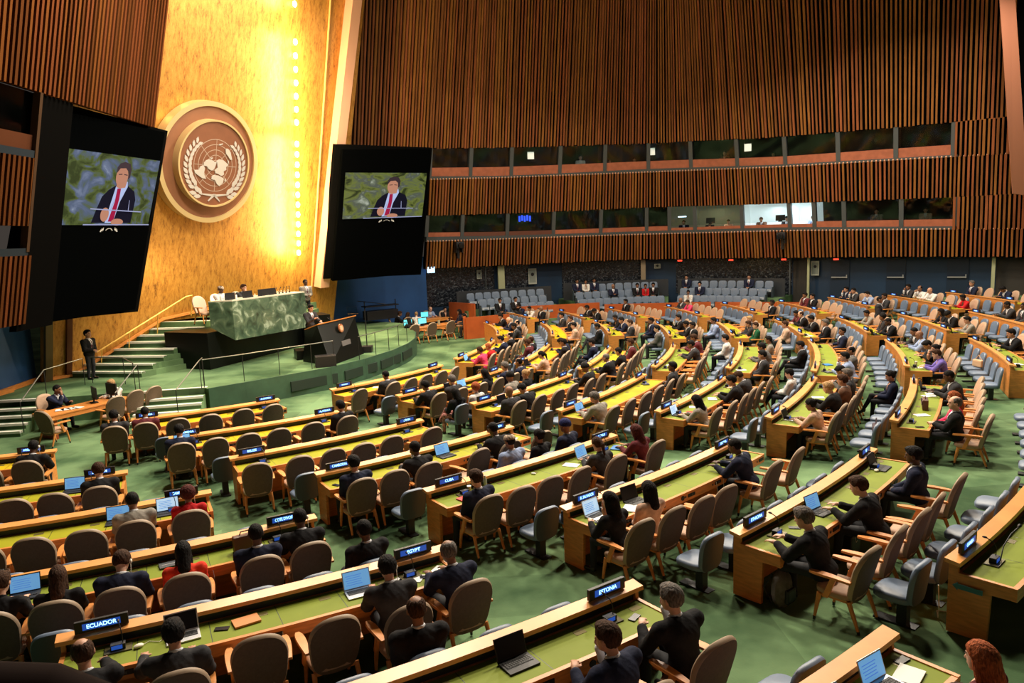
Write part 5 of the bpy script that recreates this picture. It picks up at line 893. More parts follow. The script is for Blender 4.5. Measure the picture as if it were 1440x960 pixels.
gallery('two', 795, 934, R3(795, 934), 0, [(0, 0, 'm,b,short,k,navy,lap'), (0, 1, 'f,b,short,k,white,lap'), (0, 2, 'm,b,short,k,navy,lap'), (1, 4, 'm,b,bald,k,navy,hands'), (1, 7, 'm,b,short,k,black,lap'), (1, 8, 'f,b,short,k,red,lap'), (1, 9, 'm,b,short,k,black,lap')], 'second gallery')
gallery('three', 962, 1104, R3(962, 1104), 0, [(0, 0, 'm,t,short,k,navy,lap'), (1, 2, 'm,t,short,k,navy,lap'), (2, 1, 'f,b,short,k,white,lap'), (0, 7, 'm,t,short,k,navy,lap')], 'third gallery')

# ================================================================ things on the desks
def on_desk(n, u, off=.30): p = dpt(n, u, off, 0); ra, rb, _, _ = D['desks'][n]; p.z = fz((ra + rb) / 2 + .3) + .7495; return p, face_in(p)
LAPS = [('A3', .82, 'd', 'b'), ('A4', .70, 'b', 'k'), ('A4', .86, 'w', 'k'), ('A5', .0, 'w', 's'), ('A5', .20, 'b', 'k'), ('A6', .27, 'o', 's'), ('A6', .72, 'b', 's'), ('A7', .62, 'o', 'k'), ('A8', .86, 'b', 's'), ('A8', .70, 'b', 's'),
 ('B2', .06, 'b', 'k'), ('B4', .56, 'b', 'k'), ('B5', .74, 'b', 's'), ('B6', .08, 'w', 's'), ('B6', .26, 'o', 'k'), ('B7', .36, 'b', 'k'), ('B7', .88, 'o', 'k'), ('C4', .12, 'b', 's'), ('C5', .10, 'w', 'k'), ('C6', .12, 'o', 's'), ('C7', .86, 'o', 'k'),
 ('C2', .50, 'b', 'k'), ('C2', .38, 'o', 'k'), ('D1', .10, 'b', 'k'), ('D2', .10, 'o', 'k'), ('D8', .70, 'o', 'k'), ('E8', .05, 'o', 'k'), ('E7', .06, 'o', 'k'), ('E5', .2, 'o', 'k'), ('C3', .20, 'o', 'k')]
for n, u, s, b in LAPS:
    p, rz = on_desk(n, u, .32)
    laptop('laptop', 'open laptop, %s screen, %s body, %s' % ({'b': 'blue lit', 'w': 'white page', 'o': 'dark', 'd': 'blue lit'}[s], {'k': 'black', 's': 'silver', 'b': 'black'}[b], 'by the %s armchair of ' % ORD[min(5, int(u * 6))] + where(n)), p, rz + RNG.uniform(-.12, .12), {'b': LCD, 'w': LCDW, 'o': LCDD, 'd': LCD}[s], ALU if b == 's' else BLACK, .36, 108, 'laptops on the desks')
def item(n, u, off, kind, label, rot=0.):
    p, rz = on_desk(n, u, off); rz += rot; mb = MB()
    if kind == 'paper': mb.box((0, 0, .003), (.21, .297, .006)); return tag(obj('paper_sheet', mb, WHITE, None, p, rz), label, 'paper')
    if kind == 'book':
        mb.box((0, 0, .008), (.30, .22, .016)); return tag(obj('notebook', mb, WHITE, None, p, rz, bevel=.003), label, 'notebook')
    if kind == 'phone': mb.box((0, 0, .005), (.08, .16, .010)); return tag(obj('mobile_phone', mb, LCDD, None, p, rz), label, 'phone')
    if kind == 'folder': mb.box((0, 0, .012), (.26, .19, .024)); mb.box((0, 0, .0245), (.2, .02, .002), 1); return tag(obj('folder', mb, [mat('dark_grey_folder', (.06, .065, .075), .5), ALU], None, p, rz, bevel=.003), label, 'folder')
    if kind == 'orange': mb.box((0, 0, .012), (.30, .21, .024)); return tag(obj('folder', mb, mat('orange_folder', (.62, .22, .05), .5), None, p, rz, bevel=.003), label, 'folder')
    if kind == 'red': mb.box((0, 0, .012), (.26, .2, .02)); return tag(obj('folder', mb, REDC, None, p, rz, bevel=.003), label, 'folder')
    if kind == 'blue': mb.box((0, 0, .012), (.3, .22, .02)); return tag(obj('folder', mb, BLUEC, None, p, rz, bevel=.003), label, 'folder')
    if kind == 'cup': mb.tube([(0, 0, 0), (0, 0, .11)], [.033, .042], 14); mb.tube([(0, 0, .108), (0, 0, .112)], [.043, .043], 14, 1); return tag(obj('paper_cup', mb, [mat('cream_cup', (.6, .5, .35), .6), WHITE], None, p, rz, smooth=True), label, 'cup')
    if kind == 'bottle': mb.tube([(0, 0, 0), (0, 0, .13), (0, 0, .16), (0, 0, .20)], [.033, .033, .015, .015], 12); return tag(obj('water_bottle', mb, mat('bottle_grey', (.35, .4, .42), .25), None, p, rz, smooth=True), label, 'bottle')
    if kind == 'bag': mb.box((0, 0, .12), (.40, .12, .24)); mb.box((0, .062, .17), (.38, .005, .1), 1); o = thing('handbag', label, 'bag', p, rz); obj('bag_body', mb, [LEATHER, DMET], o, bevel=.02); m2 = MB(); m2.tube([(-.1, 0, .24), (-.08, 0, .29), (.08, 0, .29), (.1, 0, .24)], .01, 6); obj('handle', m2, LEATHER, o); return o
    if kind == 'mouse': mb.ball((0, 0, .014), (.028, .05, .018)); return tag(obj('computer_mouse', mb, WHITE, None, p, rz, smooth=True), label, 'mouse')
    if kind == 'plug': mb.ball((0, 0, .018), (.055, .04, .022)); mb.tube([(.04, 0, .01), (.12, .04, .006), (.2, -.06, .006), (.3, .0, .006)], .004, 6); return tag(obj('earphone_hub', mb, mat('ivory_plastic', (.75, .7, .55), .5), None, p, rz, smooth=True), label, 'earphone hub')
for a in (('A7', .36, .3, 'folder', 'dark grey folder on the desk beside the phone, ESTONIA row', .3), ('A7', .47, .33, 'phone', 'black phone between folder and laptop, ESTONIA row', .4), ('A7', .93, .35, 'phone', 'black phone at the aisle corner of the ESTONIA desk', 1.9), ('A7', .28, .36, 'plug', 'ivory earphone hub with a cord, ESTONIA row', 0),
 ('A6', .42, .3, 'orange', 'orange folder beside the dark laptop, ECUADOR row', .1), ('A6', .36, .33, 'phone', 'small black wallet beside the orange folder, ECUADOR row', 1.2), ('A6', .17, .3, 'plug', 'ivory earphone hub beside the ECUADOR plate', .3), ('A6', .84, .35, 'paper', 'white papers beside the laptop man, EGYPT end', .5), ('A6', .875, .3, 'paper', 'white papers partly under a pen, EGYPT end', .8), ('A6', .955, .35, 'book', 'white tablet document held by the bald man, EGYPT end', .6), ('A6', .91, .38, 'phone', 'black phone beside the white document, EGYPT end', 1.2),
 ('A5', .45, .35, 'paper', 'white sheet before the man in navy, COSTA RICA row', .6), ('A5', .56, .25, 'folder', 'dark folder lying open beside the white sheet, COSTA RICA row', .1), ('A5', .78, .3, 'bag', 'brown leather bag on the desk before the bald man', .1),
 ('A8', .93, .35, 'book', 'white open notebook with a pen at the aisle end, last row', .2), ('A8', .97, .2, 'phone', 'black phone beside the notebook, last row', 1.5),
 ('B4', .04, .45, 'phone', 'phone beside the CAMBODIA microphone', .4), ('B4', .13, .3, 'paper', 'white paper before the man beside the CAMBODIA plate', .3), ('B4', .93, .35, 'paper', 'pale paper at the aisle end, CANADA plate', .3),
 ('B5', .10, .45, 'red', 'red folder beside the CUBA plate', .1), ('B5', .15, .2, 'cup', 'cream paper cup beside the CUBA plate', 0), ('B5', .23, .15, 'bottle', 'clear capped bottle before the man in navy, CUBA row', 0), ('B5', .63, .38, 'paper', 'white sheet with a dark case beside the woman with ponytail', .4), ('B5', .93, .35, 'blue', 'small blue booklet at the CYPRUS end', .4), ('B5', .45, .25, 'mouse', 'white plug lying mid desk, CUBA row', .4),
 ('B6', .17, .3, 'bottle', 'grey bottle between the two laptops, EL SALVADOR row', 0), ('B6', .20, .45, 'book', 'white notebook under the elbow, EL SALVADOR row', .5), ('B6', .05, .5, 'phone', 'black phone with white cord at the desk corner, EL SALVADOR end', .9), ('B6', .34, .25, 'phone', 'black phone beside the dark laptop, EL SALVADOR row', .9), ('B6', .80, .35, 'folder', 'dark tablet folder mid desk, ERITREA end', .5), ('B6', .89, .4, 'paper', 'white papers under the hands of the man in navy, ERITREA end', .6), ('B6', .85, .3, 'phone', 'black phone on the tablet folder, ERITREA end', .6),
 ('B7', .20, .3, 'phone', 'dark case beside the grey-haired man, ETHIOPIA end', .6), ('B7', .84, .3, 'plug', 'ivory earphone hub with cord, FIJI end', .2), ('B7', .62, .3, 'plug', 'ivory earphone hub mid desk, ETHIOPIA row', .2),
 ('C1', .30, .3, 'paper', 'white papers before the man with crossed legs, row one', .5), ('C1', .36, .3, 'paper', 'second white paper sheet, row one of block three', .9), ('C3', .14, .35, 'paper', 'white papers before the bald man, row three', .3), ('C4', .08, .45, 'red', 'red folder beside the laptop, row four of block three', .2), ('C4', .86, .3, 'folder', 'dark tablet case, row four of block three', .5), ('C5', .52, .35, 'book', 'white tablet with black edge mid desk, row five', .4), ('C5', .30, .3, 'paper', 'green and white papers, row five of block three', .4), ('C5', .16, .45, 'red', 'red folder under the laptop, row five of block three', .2),
 ('C6', .62, .35, 'paper', 'white papers mid desk, row six of block three', .3), ('C6', .50, .35, 'book', 'open document before the blond man, row six', .3), ('C7', .42, .35, 'bag', 'brown leather handbag standing on the desk, row seven', .1), ('C7', .28, .35, 'paper', 'white papers below the brown handbag, row seven', .6), ('C7', .72, .35, 'paper', 'white papers before the typing man, row seven', .6), ('C7', .76, .4, 'book', 'white open booklet before the typing man, row seven', .2), ('C7', .05, .45, 'phone', 'small black case at the desk corner, row seven', .6),
 ('D5', .1, .3, 'paper', 'white loose papers, row five of block four', .4), ('D4', .25, .3, 'paper', 'scattered white papers, row four of block four', .9), ('D7', .12, .35, 'paper', 'white papers near the purple-clad woman, row seven', .3), ('D7', .2, .3, 'cup', 'white cup before the woman in purple, row seven', 0), ('D8', .2, .3, 'book', 'white booklet on the dark box, row eight', .3), ('D6', .3, .3, 'blue', 'blue folder on green leather, row six of block four', .5), ('D6', .1, .35, 'folder', 'dark open case, row six of block four', .5), ('E6', .1, .35, 'paper', 'white papers at the near end, row six of block five', .3), ('E6', .2, .3, 'book', 'open white document, row six of block five', .3), ('D8', .6, .25, 'cup', 'white cup before the man with glasses, row eight', 0),
 ('E7', .15, .3, 'folder', 'dark folder at the near end, row seven of block five', .3)): item(*a)
# bags on seats and floor
def bagon(p, rz, label, m, w=.34): t = thing('shoulder_bag', label, 'bag', p, rz); mb = MB(); mb.box((0, 0, .11), (w, .14, .22)); obj('bag_body', mb, m, t, bevel=.04); mb = MB(); mb.tube([(-w * .4, 0, .2), (0, 0, .36), (w * .4, 0, .2)], .012, 6); obj('strap', mb, m, t); return t
p = dpt('B6', 1 / 12, -.42, 0); p.z += .47; bagon(p, face_in(p) + .5, 'small black handbag on the blue seat at the EL SALVADOR end', BLACK, .26)
p = dpt('D8', 5.5 / 12, -.42, 0); p.z += .47; bagon(p, face_in(p) + .5, 'tan leather handbag on a blue seat in row eight', mat('tan_bag', (.6, .38, .22), .5), .36)
p = dpt('C7', 1.2 / 12, -.42, 0); p.z += .47; bagon(p, face_in(p) + .2, 'dark jacket and bag heaped on the blue seat in row seven', mat('dark_plum', (.05, .03, .04), .8), .44)
p = dpt('C8', 11 / 12, -.42, 0); p.z += .47; mb = MB(); mb.ball((0, 0, .04), (.2, .13, .05)); tag(obj('leather_purse', mb, LEATHER, None, p, .3, smooth=True), 'flat brown purse on the topmost blue seat of the outer column', 'bag')
p = dpt('D5', 2.2 / 12, -.35, 0); p.z += .47; t = bagon(p, face_in(p), 'dark blue patterned backpack on a blue seat in row five', mat('navy_pattern', (.02, .04, .10), .8, var=.6, scale=14), .42)
p = dpt('B7', .02, .62, 0); t = thing('backpack', 'black and grey backpack standing on the floor by the ETHIOPIA desk', 'bag', (p.x, p.y, p.z), face_in(p)); mb = MB(); mb.ball((0, 0, .26), (.17, .13, .27)); obj('bag_body', mb, mat('grey_backpack', (.10, .085, .075), .8, var=.4, scale=9), t, smooth=True); mb = MB(); mb.tube([(-.08, .1, .45), (-.1, .2, .25), (-.08, .1, .05)], .014, 6); obj('strap', mb, BLACK, t); mb = MB(); mb.box((0, -.12, .2), (.2, .06, .2)); obj('front_pocket', mb, BLACK, t, bevel=.03)
p = dpt('B7', .42, .62, 0); mb = MB(); mb.box((0, 0, .2), (.35, .2, .4)); tag(obj('briefcase', mb, BLACK, None, p, face_in(p), bevel=.03), 'black briefcase on the floor under the ETHIOPIA desk', 'bag')
# tall gooseneck on the GAMBIA desk and blue arrow sign
p, rz = on_desk('B8', .14, .28); t = thing('gooseneck_microphone', 'long curved gooseneck microphone on the GAMBIA desk', 'microphone', p, rz)
mb = MB(); mb.tube([(0, 0, 0), (.1, .0, .16), (.28, -.03, .27), (.46, -.06, .31)], .007, 8); obj('neck', mb, DMET, t, smooth=True); mb = MB(); mb.ball((.5, -.065, .318), (.045, .025, .025)); obj('microphone_head', mb, BLACK, t, smooth=True)
p = dpt('B8', -.004, .17, 0); p.z += .62; a = face_in(p); mb = MB(); mb.prism([(-.16, 0), (-.10, .05), (-.10, .03), (.16, .03), (.16, -.03), (-.10, -.03), (-.10, -.05)], 0, .004)
sgn = obj('arrow_sign', mb, mat('teal_sticker', (.03, .16, .18), .5)); 
d_ = dpt('B8', 0, .17, 0) - dpt('B8', .1, .17, 0); d_.z = 0; d_.normalize(); xx = Vector((0, 0, 1)).cross(d_); Ms = Matrix((xx, Vector((0, 0, 1)), d_)).transposed().to_4x4(); Ms.translation = p + d_ * .02; sgn.matrix_world = Ms; tag(sgn, 'teal arrow sticker on the end panel of the GAMBIA desk', 'sticker')

for i, (n, u, dx, lab) in enumerate((('B7', .40, .1, 'white cable hanging from the desk beside the typing man with headset'), ('B7', .62, -.1, 'white cable hanging from the ETHIOPIA desk before an empty armchair'), ('B6', .04, .05, 'white cable drooping at the desk corner below the white page laptop'), ('B6', .62, .1, 'white cable hanging between empty armchairs of the EL SALVADOR desk'), ('A6', .44, .1, 'white cable hanging under the outlet beside the orange folder'),
    ('A6', .30, -.1, 'white cable hanging beside the second ECUADOR delegate'), ('A5', .62, .1, 'white cable hanging from the desk beside the bald man in navy'), ('B5', .40, .1, 'white cable hanging between the empty armchairs of the CUBA desk'), ('B7', .95, .1, 'white cable hanging at the aisle end of the ETHIOPIA desk'), ('B8', .03, -.35, 'white cable coiled on the carpet beside the GAMBIA desk panel'))):
    off = .675 if n != 'B8' else -.2; p = dpt(n, u, off, 0); a = face_in(p); mb = MB(); z = .70
    if n == 'B8': mb.tube([(0, 0, .5), (.05, 0, .2), (.12, .03, .015), (.3, .1, .012), (.4, -.05, .012), (.2, -.12, .012)], .006, 5)
    else: mb.tube([(0, 0, z), (.02, -.03, z - .2), (.05 + dx * .3, -.05, z - .42), (.14 + dx, -.03, z - .40), (.16 + dx, .0, z - .1), (.15 + dx, .0, z)], .005, 5)
    tag(obj('earphone_cable', mb, mat('white_cord', (.6, .6, .55), .5), None, p, a, smooth=True), lab, 'cable')
# ================================================================ people: signed-distance bodies turned into surfaces
def smin(a, b, k):
    h = np.clip(.5 + .5 * (b - a) / k, 0, 1); return b * (1 - h) + a * h - k * h * (1 - h)
def cap(p, a, b, ra, rb):
    a = np.asarray(a, np.float32); b = np.asarray(b, np.float32); ba = b - a; pa = p - a
    h = np.clip(pa @ ba / (ba @ ba + 1e-9), 0, 1); return np.linalg.norm(pa - h[:, None] * ba, axis=1) - (ra + (rb - ra) * h)
def ell(p, c, r, R=None):
    q = p - np.asarray(c, np.float32)
    if R is not None: q = q @ np.asarray(R, np.float32)
    r = np.asarray(r, np.float32); k0 = np.linalg.norm(q / r, axis=1); k1 = np.linalg.norm(q / (r * r), axis=1); return k0 * (k0 - 1) / (k1 + 1e-6)
def surface(f, lo, hi, h):
    """surface nets"""
    n = [int((hi[i] - lo[i]) / h) + 2 for i in range(3)]
    g = [np.arange(k, dtype=np.float32) * h + lo[i] for i, k in enumerate(n)]
    X, Y, Z = np.meshgrid(*g, indexing='ij'); pts = np.stack([X.ravel(), Y.ravel(), Z.ravel()], 1)
    d = f(pts).reshape(n).astype(np.float32); ins = d < 0
    cs = [ins[a:n[0] - 1 + a, b:n[1] - 1 + b, c:n[2] - 1 + c] for a in (0, 1) for b in (0, 1) for c in (0, 1)]
    s = sum(c.astype(np.int8) for c in cs); act = (s > 0) & (s < 8); idx = -np.ones(act.shape, np.int64); ii = np.argwhere(act); idx[act] = np.arange(len(ii))
    acc = np.zeros((len(ii), 3)); cn = np.zeros(len(ii)); cor = [(a, b, c) for a in (0, 1) for b in (0, 1) for c in (0, 1)]
    for i, A_ in enumerate(cor):
        for j, B_ in enumerate(cor):
            if j <= i or sum(abs(x - y) for x, y in zip(A_, B_)) != 1: continue
            da = d[ii[:, 0] + A_[0], ii[:, 1] + A_[1], ii[:, 2] + A_[2]]; db = d[ii[:, 0] + B_[0], ii[:, 1] + B_[1], ii[:, 2] + B_[2]]
            m = (da < 0) != (db < 0); t = np.where(m, da / (da - db + 1e-12), 0)[:, None]; pa, pb = np.array(A_), np.array(B_)
            acc += np.where(m[:, None], pa + (pb - pa) * t, 0); cn += m
    v = (ii + acc / cn[:, None]) * h + np.array(lo)
    faces = []
    for ax in range(3):
        u, w = [(1, 2), (2, 0), (0, 1)][ax]
        sl0 = [slice(1, n[k] - 1) for k in range(3)]; sl1 = list(sl0); sl0[ax] = slice(0, n[ax] - 1); sl1[ax] = slice(1, n[ax])
        a, b = ins[tuple(sl0)], ins[tuple(sl1)]; e = np.argwhere(a != b); 
        if not len(e): continue
        flip = a[tuple(e.T)]; base = e.copy(); 
        for k in range(3):
            if k != ax: base[:, k] += 1
        def gi(du, dw): q = base.copy(); q[:, u] -= du; q[:, w] -= dw; return idx[tuple(q.T)]
        q = np.stack([gi(1, 1), gi(0, 1), gi(0, 0), gi(1, 0)], 1); q[~flip] = q[~flip][:, ::-1]; faces.append(q)
    F = np.concatenate(faces); F = F[(F >= 0).all(1)]; return v, F
def np_mesh(name, v, F, mats, mi=None):
    me = bpy.data.meshes.new(name); me.vertices.add(len(v)); me.vertices.foreach_set('co', v.astype(np.float32).ravel())
    me.loops.add(F.size); me.loops.foreach_set('vertex_index', F.astype(np.int32).ravel()); me.polygons.add(len(F)); me.polygons.foreach_set('loop_start', np.arange(len(F), dtype=np.int32) * 4)
    for m in mats: me.materials.append(m)
    me.update(calc_edges=True); me.validate()
    if mi is not None: me.polygons.foreach_set('material_index', mi.astype(np.int32))
    me.polygons.foreach_set('use_smooth', [True] * len(me.polygons)); me.update(); return me
def ik(S, W_, a, b, pole):
    S, W_, pole = map(np.array, (S, W_, pole)); d = W_ - S; L_ = np.linalg.norm(d); L2 = min(L_, (a + b) * .995); dn = d / L_; W2 = S + dn * L2
    x = (a * a - b * b + L2 * L2) / (2 * L2); hh = math.sqrt(max(a * a - x * x, 0)); p = pole - dn * (pole @ dn); p = p / np.linalg.norm(p); return S + dn * x + p * hh, W2
def rotx(a): c, s = math.cos(a), math.sin(a); return np.array([[1, 0, 0], [0, c, -s], [0, s, c]])
def rotz(a): c, s = math.cos(a), math.sin(a); return np.array([[c, -s, 0], [s, c, 0], [0, 0, 1]])
HS = 1.13
POSES = {  # lean (deg, forward), head (pitch down deg, yaw deg), wrists R/L, leg mode
 'type': (19, 12, 0, (.11, .50, .80), (-.12, .50, .80), 'sit', .6), 'lap': (2, 10, 0, (.07, .30, .61), (-.07, .30, .61), 'sit', .35),
 'chin': (17, 2, 12, (.05, .33, 1.02), (-.14, .45, .80), 'sit', .9), 'cross': (-2, 22, 0, (.05, .30, .66), (-.09, .30, .66), 'cross', .4),
 'arm': (-4, 4, 18, (.33, .16, .70), (-.10, .28, .62), 'sit', .3), 'read': (20, 38, 0, (.12, .42, .81), (-.10, .40, .81), 'sit', .6),
 'mouse': (16, 6, 8, (.14, .44, .80), (-.30, .56, .80), 'sit', .6), 'reach': (24, 4, 6, (.16, .66, .80), (-.24, .70, .80), 'sit', .6), 'tablet': (0, 26, 0, (.10, .34, .72), (-.10, .34, .72), 'cross', .5),
 'hands': (-2, 6, 14, (.06, .31, .76), (-.05, .33, .77), 'sit', .9), 'stand': (0, 0, 0, (.05, .22, 1.02), (-.06, .22, 1.0), 'stand', .6),
 'speak': (4, 12, 0, (.10, .36, 1.20), (-.16, .40, 1.08), 'stand', .8)}
def skeleton(pose):
    lean, pit, yaw, wr, wl, legs, curl = POSES[pose]; l = math.radians(lean); hz = .565 if legs != 'stand' else .94; hip = np.array([0, -.03 if legs != 'stand' else 0, hz]); up = np.array([0, math.sin(l), math.cos(l)])
    sk = {'hip': hip, 'up': up}; sk['waist'] = hip + up * .16; sk['chest'] = hip + up * .31; sk['neck'] = hip + up * .455; sk['Rt'] = rotx(-l)
    hl = l * .4 + math.radians(pit); sk['Rh'] = rotz(math.radians(yaw)) @ rotx(-hl); sk['head'] = sk['neck'] + up * .07 + sk['Rh'] @ np.array([0, .03, .125])
    for s, w, k in ((1, wr, 'R'), (-1, wl, 'L')):
        S = sk['neck'] + sk['Rt'] @ np.array([s * .208, 0, -.058]); e, w2 = ik(S, w, .29, .255, (s * .55, -.5, -.9)); sk['S' + k], sk['E' + k], sk['W' + k] = S, e, w2
        hp = hip + np.array([s * .09, 0, 0])
        if legs == 'stand': kn, an = np.array([s * .10, .02, .50]), np.array([s * .11, -.02, .09])
        elif legs == 'cross' and s == 1: kn, an = np.array([.0, .44, .66]), np.array([-.10, .62, .34])
        else: kn, an = np.array([s * .12, .40, .53]), np.array([s * .12, .40 - (.02 if s > 0 else -.03), .09])
        sk['H' + k], sk['K' + k], sk['A' + k] = hp, kn, an
    sk['legs'] = legs; sk['curl'] = curl; sk['pose'] = pose; return sk
def head_sdf(p, sk):
    q = (p - sk['head'].astype(np.float32)) @ sk['Rh'].astype(np.float32) / HS
    d = ell(q, (0, -.012, .022), (.076, .096, .098)); d = smin(d, ell(q, (0, .025, -.045), (.056, .066, .072)), .03)
    d = smin(d, ell(q, (0, .060, -.088), (.030, .026, .024)), .02); d = smin(d, cap(q, (0, .082, .012), (0, .104, -.022), .009, .014), .012)
    d = smin(d, cap(q, (-.034, .080, .028), (.034, .080, .028), .010, .010), .014); d = smin(d, cap(q, (-.018, .088, -.053), (.018, .088, -.053), .009, .009), .010)
    for s in (-1, 1): d = np.minimum(d, ell(q, (s * .078, -.004, -.008), (.011, .022, .032))); d = -smin(-d, ell(q, (s * .031, .098, .010), (.016, .013, .010)), .008)
    return d * HS
def hand_sdf(p, sk, k, s):
    W_, E_ = sk['W' + k], sk['E' + k]; f = W_ - E_; f = f / np.linalg.norm(f)
    tgt = np.array([0, 1., -.1]) if sk['pose'] in ('type', 'read', 'mouse', 'reach') else (f * .6 + np.array([-s * .7, .3, 0]))
    if sk['pose'] == 'chin' and k == 'R': tgt = np.array([-.15, -.1, 1.])
    f = f * .3 + tgt * .7; f = f / np.linalg.norm(f); side = np.cross(f, (0, 0, 1.)); side = side / (np.linalg.norm(side) + 1e-6); nrm = np.cross(side, f)
    if sk['pose'] == 'chin' and k == 'R': side = np.array([1., 0, 0]); nrm = np.array([0, 1., 0])
    pc = W_ + f * .055; d = cap(p, W_, W_ + f * .03, .026, .03)
    R = np.stack([side, f, nrm], 1); d = smin(d, ell(p, pc, (.040, .048, .018), R), .015); cu = sk['curl']
    for i, (o, ln) in enumerate(((-.030, .060), (-.010, .072), (.011, .066), (.031, .052))):
        b = W_ + f * .092 + side * o; m = b + (f * math.cos(cu * .5) - nrm * math.sin(cu * .5)) * ln * .5; t = m + (f * math.cos(cu * 1.5) - nrm * math.sin(cu * 1.5)) * ln * .55
        d = smin(d, cap(p, b, m, .0100, .0092), .004); d = smin(d, cap(p, m, t, .0092, .0080), .003)
    b = W_ + f * .03 - side * s * .028; m = b + (f * .6 - side * s * .6 - nrm * .3) * .045; t = m + (f * .95 - nrm * .2) * .035
    d = smin(d, cap(p, b, m, .013, .0105), .008); return smin(d, cap(p, m, t, .0105, .009), .004)
def torso_sdf(p, sk, g=0.):
    Rt = sk['Rt'].astype(np.float32)
    d = ell(p, sk['hip'] + np.array([0, 0, .0]), (.165 + g, .125 + g, .115 + g)); d = smin(d, ell(p, sk['waist'], (.140 + g, .105 + g, .14 + g), Rt), .05)
    d = smin(d, ell(p, sk['chest'], (.192 + g, .128 + g, .155 + g), Rt), .05); d = smin(d, cap(p, sk['SL'], sk['SR'], .058 + g, .058 + g), .05); return d
def arms_sdf(p, sk, g=0., cut=0.):
    d = None
    for k in 'RL':
        S, E_, W_ = sk['S' + k], sk['E' + k], sk['W' + k]; We = W_ + (E_ - W_) * cut
        a = smin(cap(p, S, E_, .064 + g, .052 + g), cap(p, E_, We, .050 + g, .032 + g), .02); d = a if d is None else np.minimum(d, a)
    return d
def legs_sdf(p, sk, g=0.):
    d = None
    for k in 'RL':
        a = smin(cap(p, sk['H' + k], sk['K' + k], .085 + g, .062 + g), cap(p, sk['K' + k], sk['A' + k], .058 + g, .040 + g), .025); d = a if d is None else np.minimum(d, a)
    return smin(d, ell(p, sk['hip'] + np.array([0, 0, -.02]), (.17 + g, .13 + g, .105 + g)), .05)
def shoe_dir(sk, k): return np.array([0, 1., 0]) if not (sk['legs'] == 'cross' and k == 'R') else np.array([-.15, .85, -.5])
PM = {}
def build_pose(pose, female):
    key = (pose, female)
    if key in PM: return PM[key]
    sk = skeleton(pose); fs = .93 if female else 1.
    J = np.array([sk[k] for k in ('head', 'WR', 'WL', 'ER', 'EL', 'AR', 'AL', 'KR', 'KL', 'hip', 'neck')]); lo, hi = J.min(0) - .24, J.max(0) + .24; lo[2] = max(lo[2], -.02) if sk['legs'] != 'cross' else lo[2]
    def body(p):
        d = torso_sdf(p, sk, -.012); d = smin(d, cap(p, sk['neck'] - sk['up'] * .04, sk['head'] + sk['Rh'] @ np.array([0, -.02, -.05]), .056, .050), .03)
        d = smin(d, head_sdf(p, sk), .018); d = smin(d, arms_sdf(p, sk, -.006), .03); d = smin(d, legs_sdf(p, sk, -.014), .03)
        for k, s in (('R', 1), ('L', -1)): d = smin(d, hand_sdf(p, sk, k, s), .008); fd = shoe_dir(sk, k); d = smin(d, cap(p, sk['A' + k] + np.array([0, 0, -.03]), sk['A' + k] + fd * .12 + np.array([0, 0, -.045]), .034, .026), .02)
        return d
    v, F = surface(body, lo, hi, .0125)
    c = v[F].mean(1); q = (c - sk['head']) @ sk['Rh'] / HS; mi = np.zeros(len(F))
    for s in (-1, 1): mi[(np.abs(q[:, 0] - s * .031) < .013) & (np.abs(q[:, 2] - .011) < .007) & (q[:, 1] > .07)] = 1; mi[(np.abs(q[:, 0] - s * .031) < .017) & (np.abs(q[:, 2] - .033) < .005) & (q[:, 1] > .07)] = 2
    mi[(np.abs(q[:, 0]) < .022) & (np.abs(q[:, 2] + .054) < .007) & (q[:, 1] > .078)] = 3
    bm_ = np_mesh('person', v, F, [SKIN['t'], EYE, BROW, LIP], mi)
    # jacket
    def jac(p):
        d = torso_sdf(p, sk, .020 if not female else .008); d = smin(d, arms_sdf(p, sk, .019, .14), .04)
        Rt = sk['Rt']; d = smin(d, cap(p, sk['neck'] + Rt @ np.array([-.06, -.025, -.025]), sk['neck'] + Rt @ np.array([.06, -.025, -.025]), .045, .045), .05)
        qn = (p - (sk['neck'] + sk['up'] * .055 + Rt @ np.array([0, .02, 0])).astype(np.float32)); d = -smin(-d, ell(qn, (0, 0, 0), (.062, .066, .07)), .01)
        d = smin(d, ell(p, sk['hip'] + np.array([0, 0, -.06]), (.185, .14, .15)) if sk['legs'] == 'stand' else ell(p, sk['hip'] + np.array([0, -.01, .01]), (.20, .155, .12)), .05)
        wr = np.sin(p[:, 2] * 55 + 9 * np.sin(p[:, 0] * 11) + 6 * p[:, 1]) * np.sin(p[:, 0] * 23 + p[:, 1] * 31); d = d + .0028 * wr
        return d
    v, F = surface(jac, lo - .01, hi + .01, .0135); c = v[F].mean(1); q = (c - sk['neck']) @ sk['Rt']; mi = np.zeros(len(F)); y = q[:, 1] > .03
    wv = np.clip((q[:, 2] + .30) / .30, 0, 1) * .060 + .004
    mi[y & (np.abs(q[:, 0]) < wv) & (q[:, 2] > -.30)] = 1; mi[y & (np.abs(q[:, 0]) < .017 + .008 * np.clip(-(q[:, 2] + .1) / .2, 0, 1)) & (q[:, 2] > -.29) & (q[:, 2] < -.03)] = 2
    
    jm = np_mesh('jacket', v, F, [TAUPE, SHIRT, TIE], mi)
    def col_(p):
        a = sk['neck'] - sk['up'] * .035; b = sk['neck'] + sk['up'] * .048 + sk['Rt'] @ np.array([0, .014, 0])
        return np.maximum(cap(p, a, b + (b - a), .069, .066), (p - b) @ ((b - a) / np.linalg.norm(b - a)))
    v, F = surface(col_, sk['neck'] - .16, sk['neck'] + .16, .0115); sm = [np_mesh('shirt_collar', v, F, [SHIRT])]
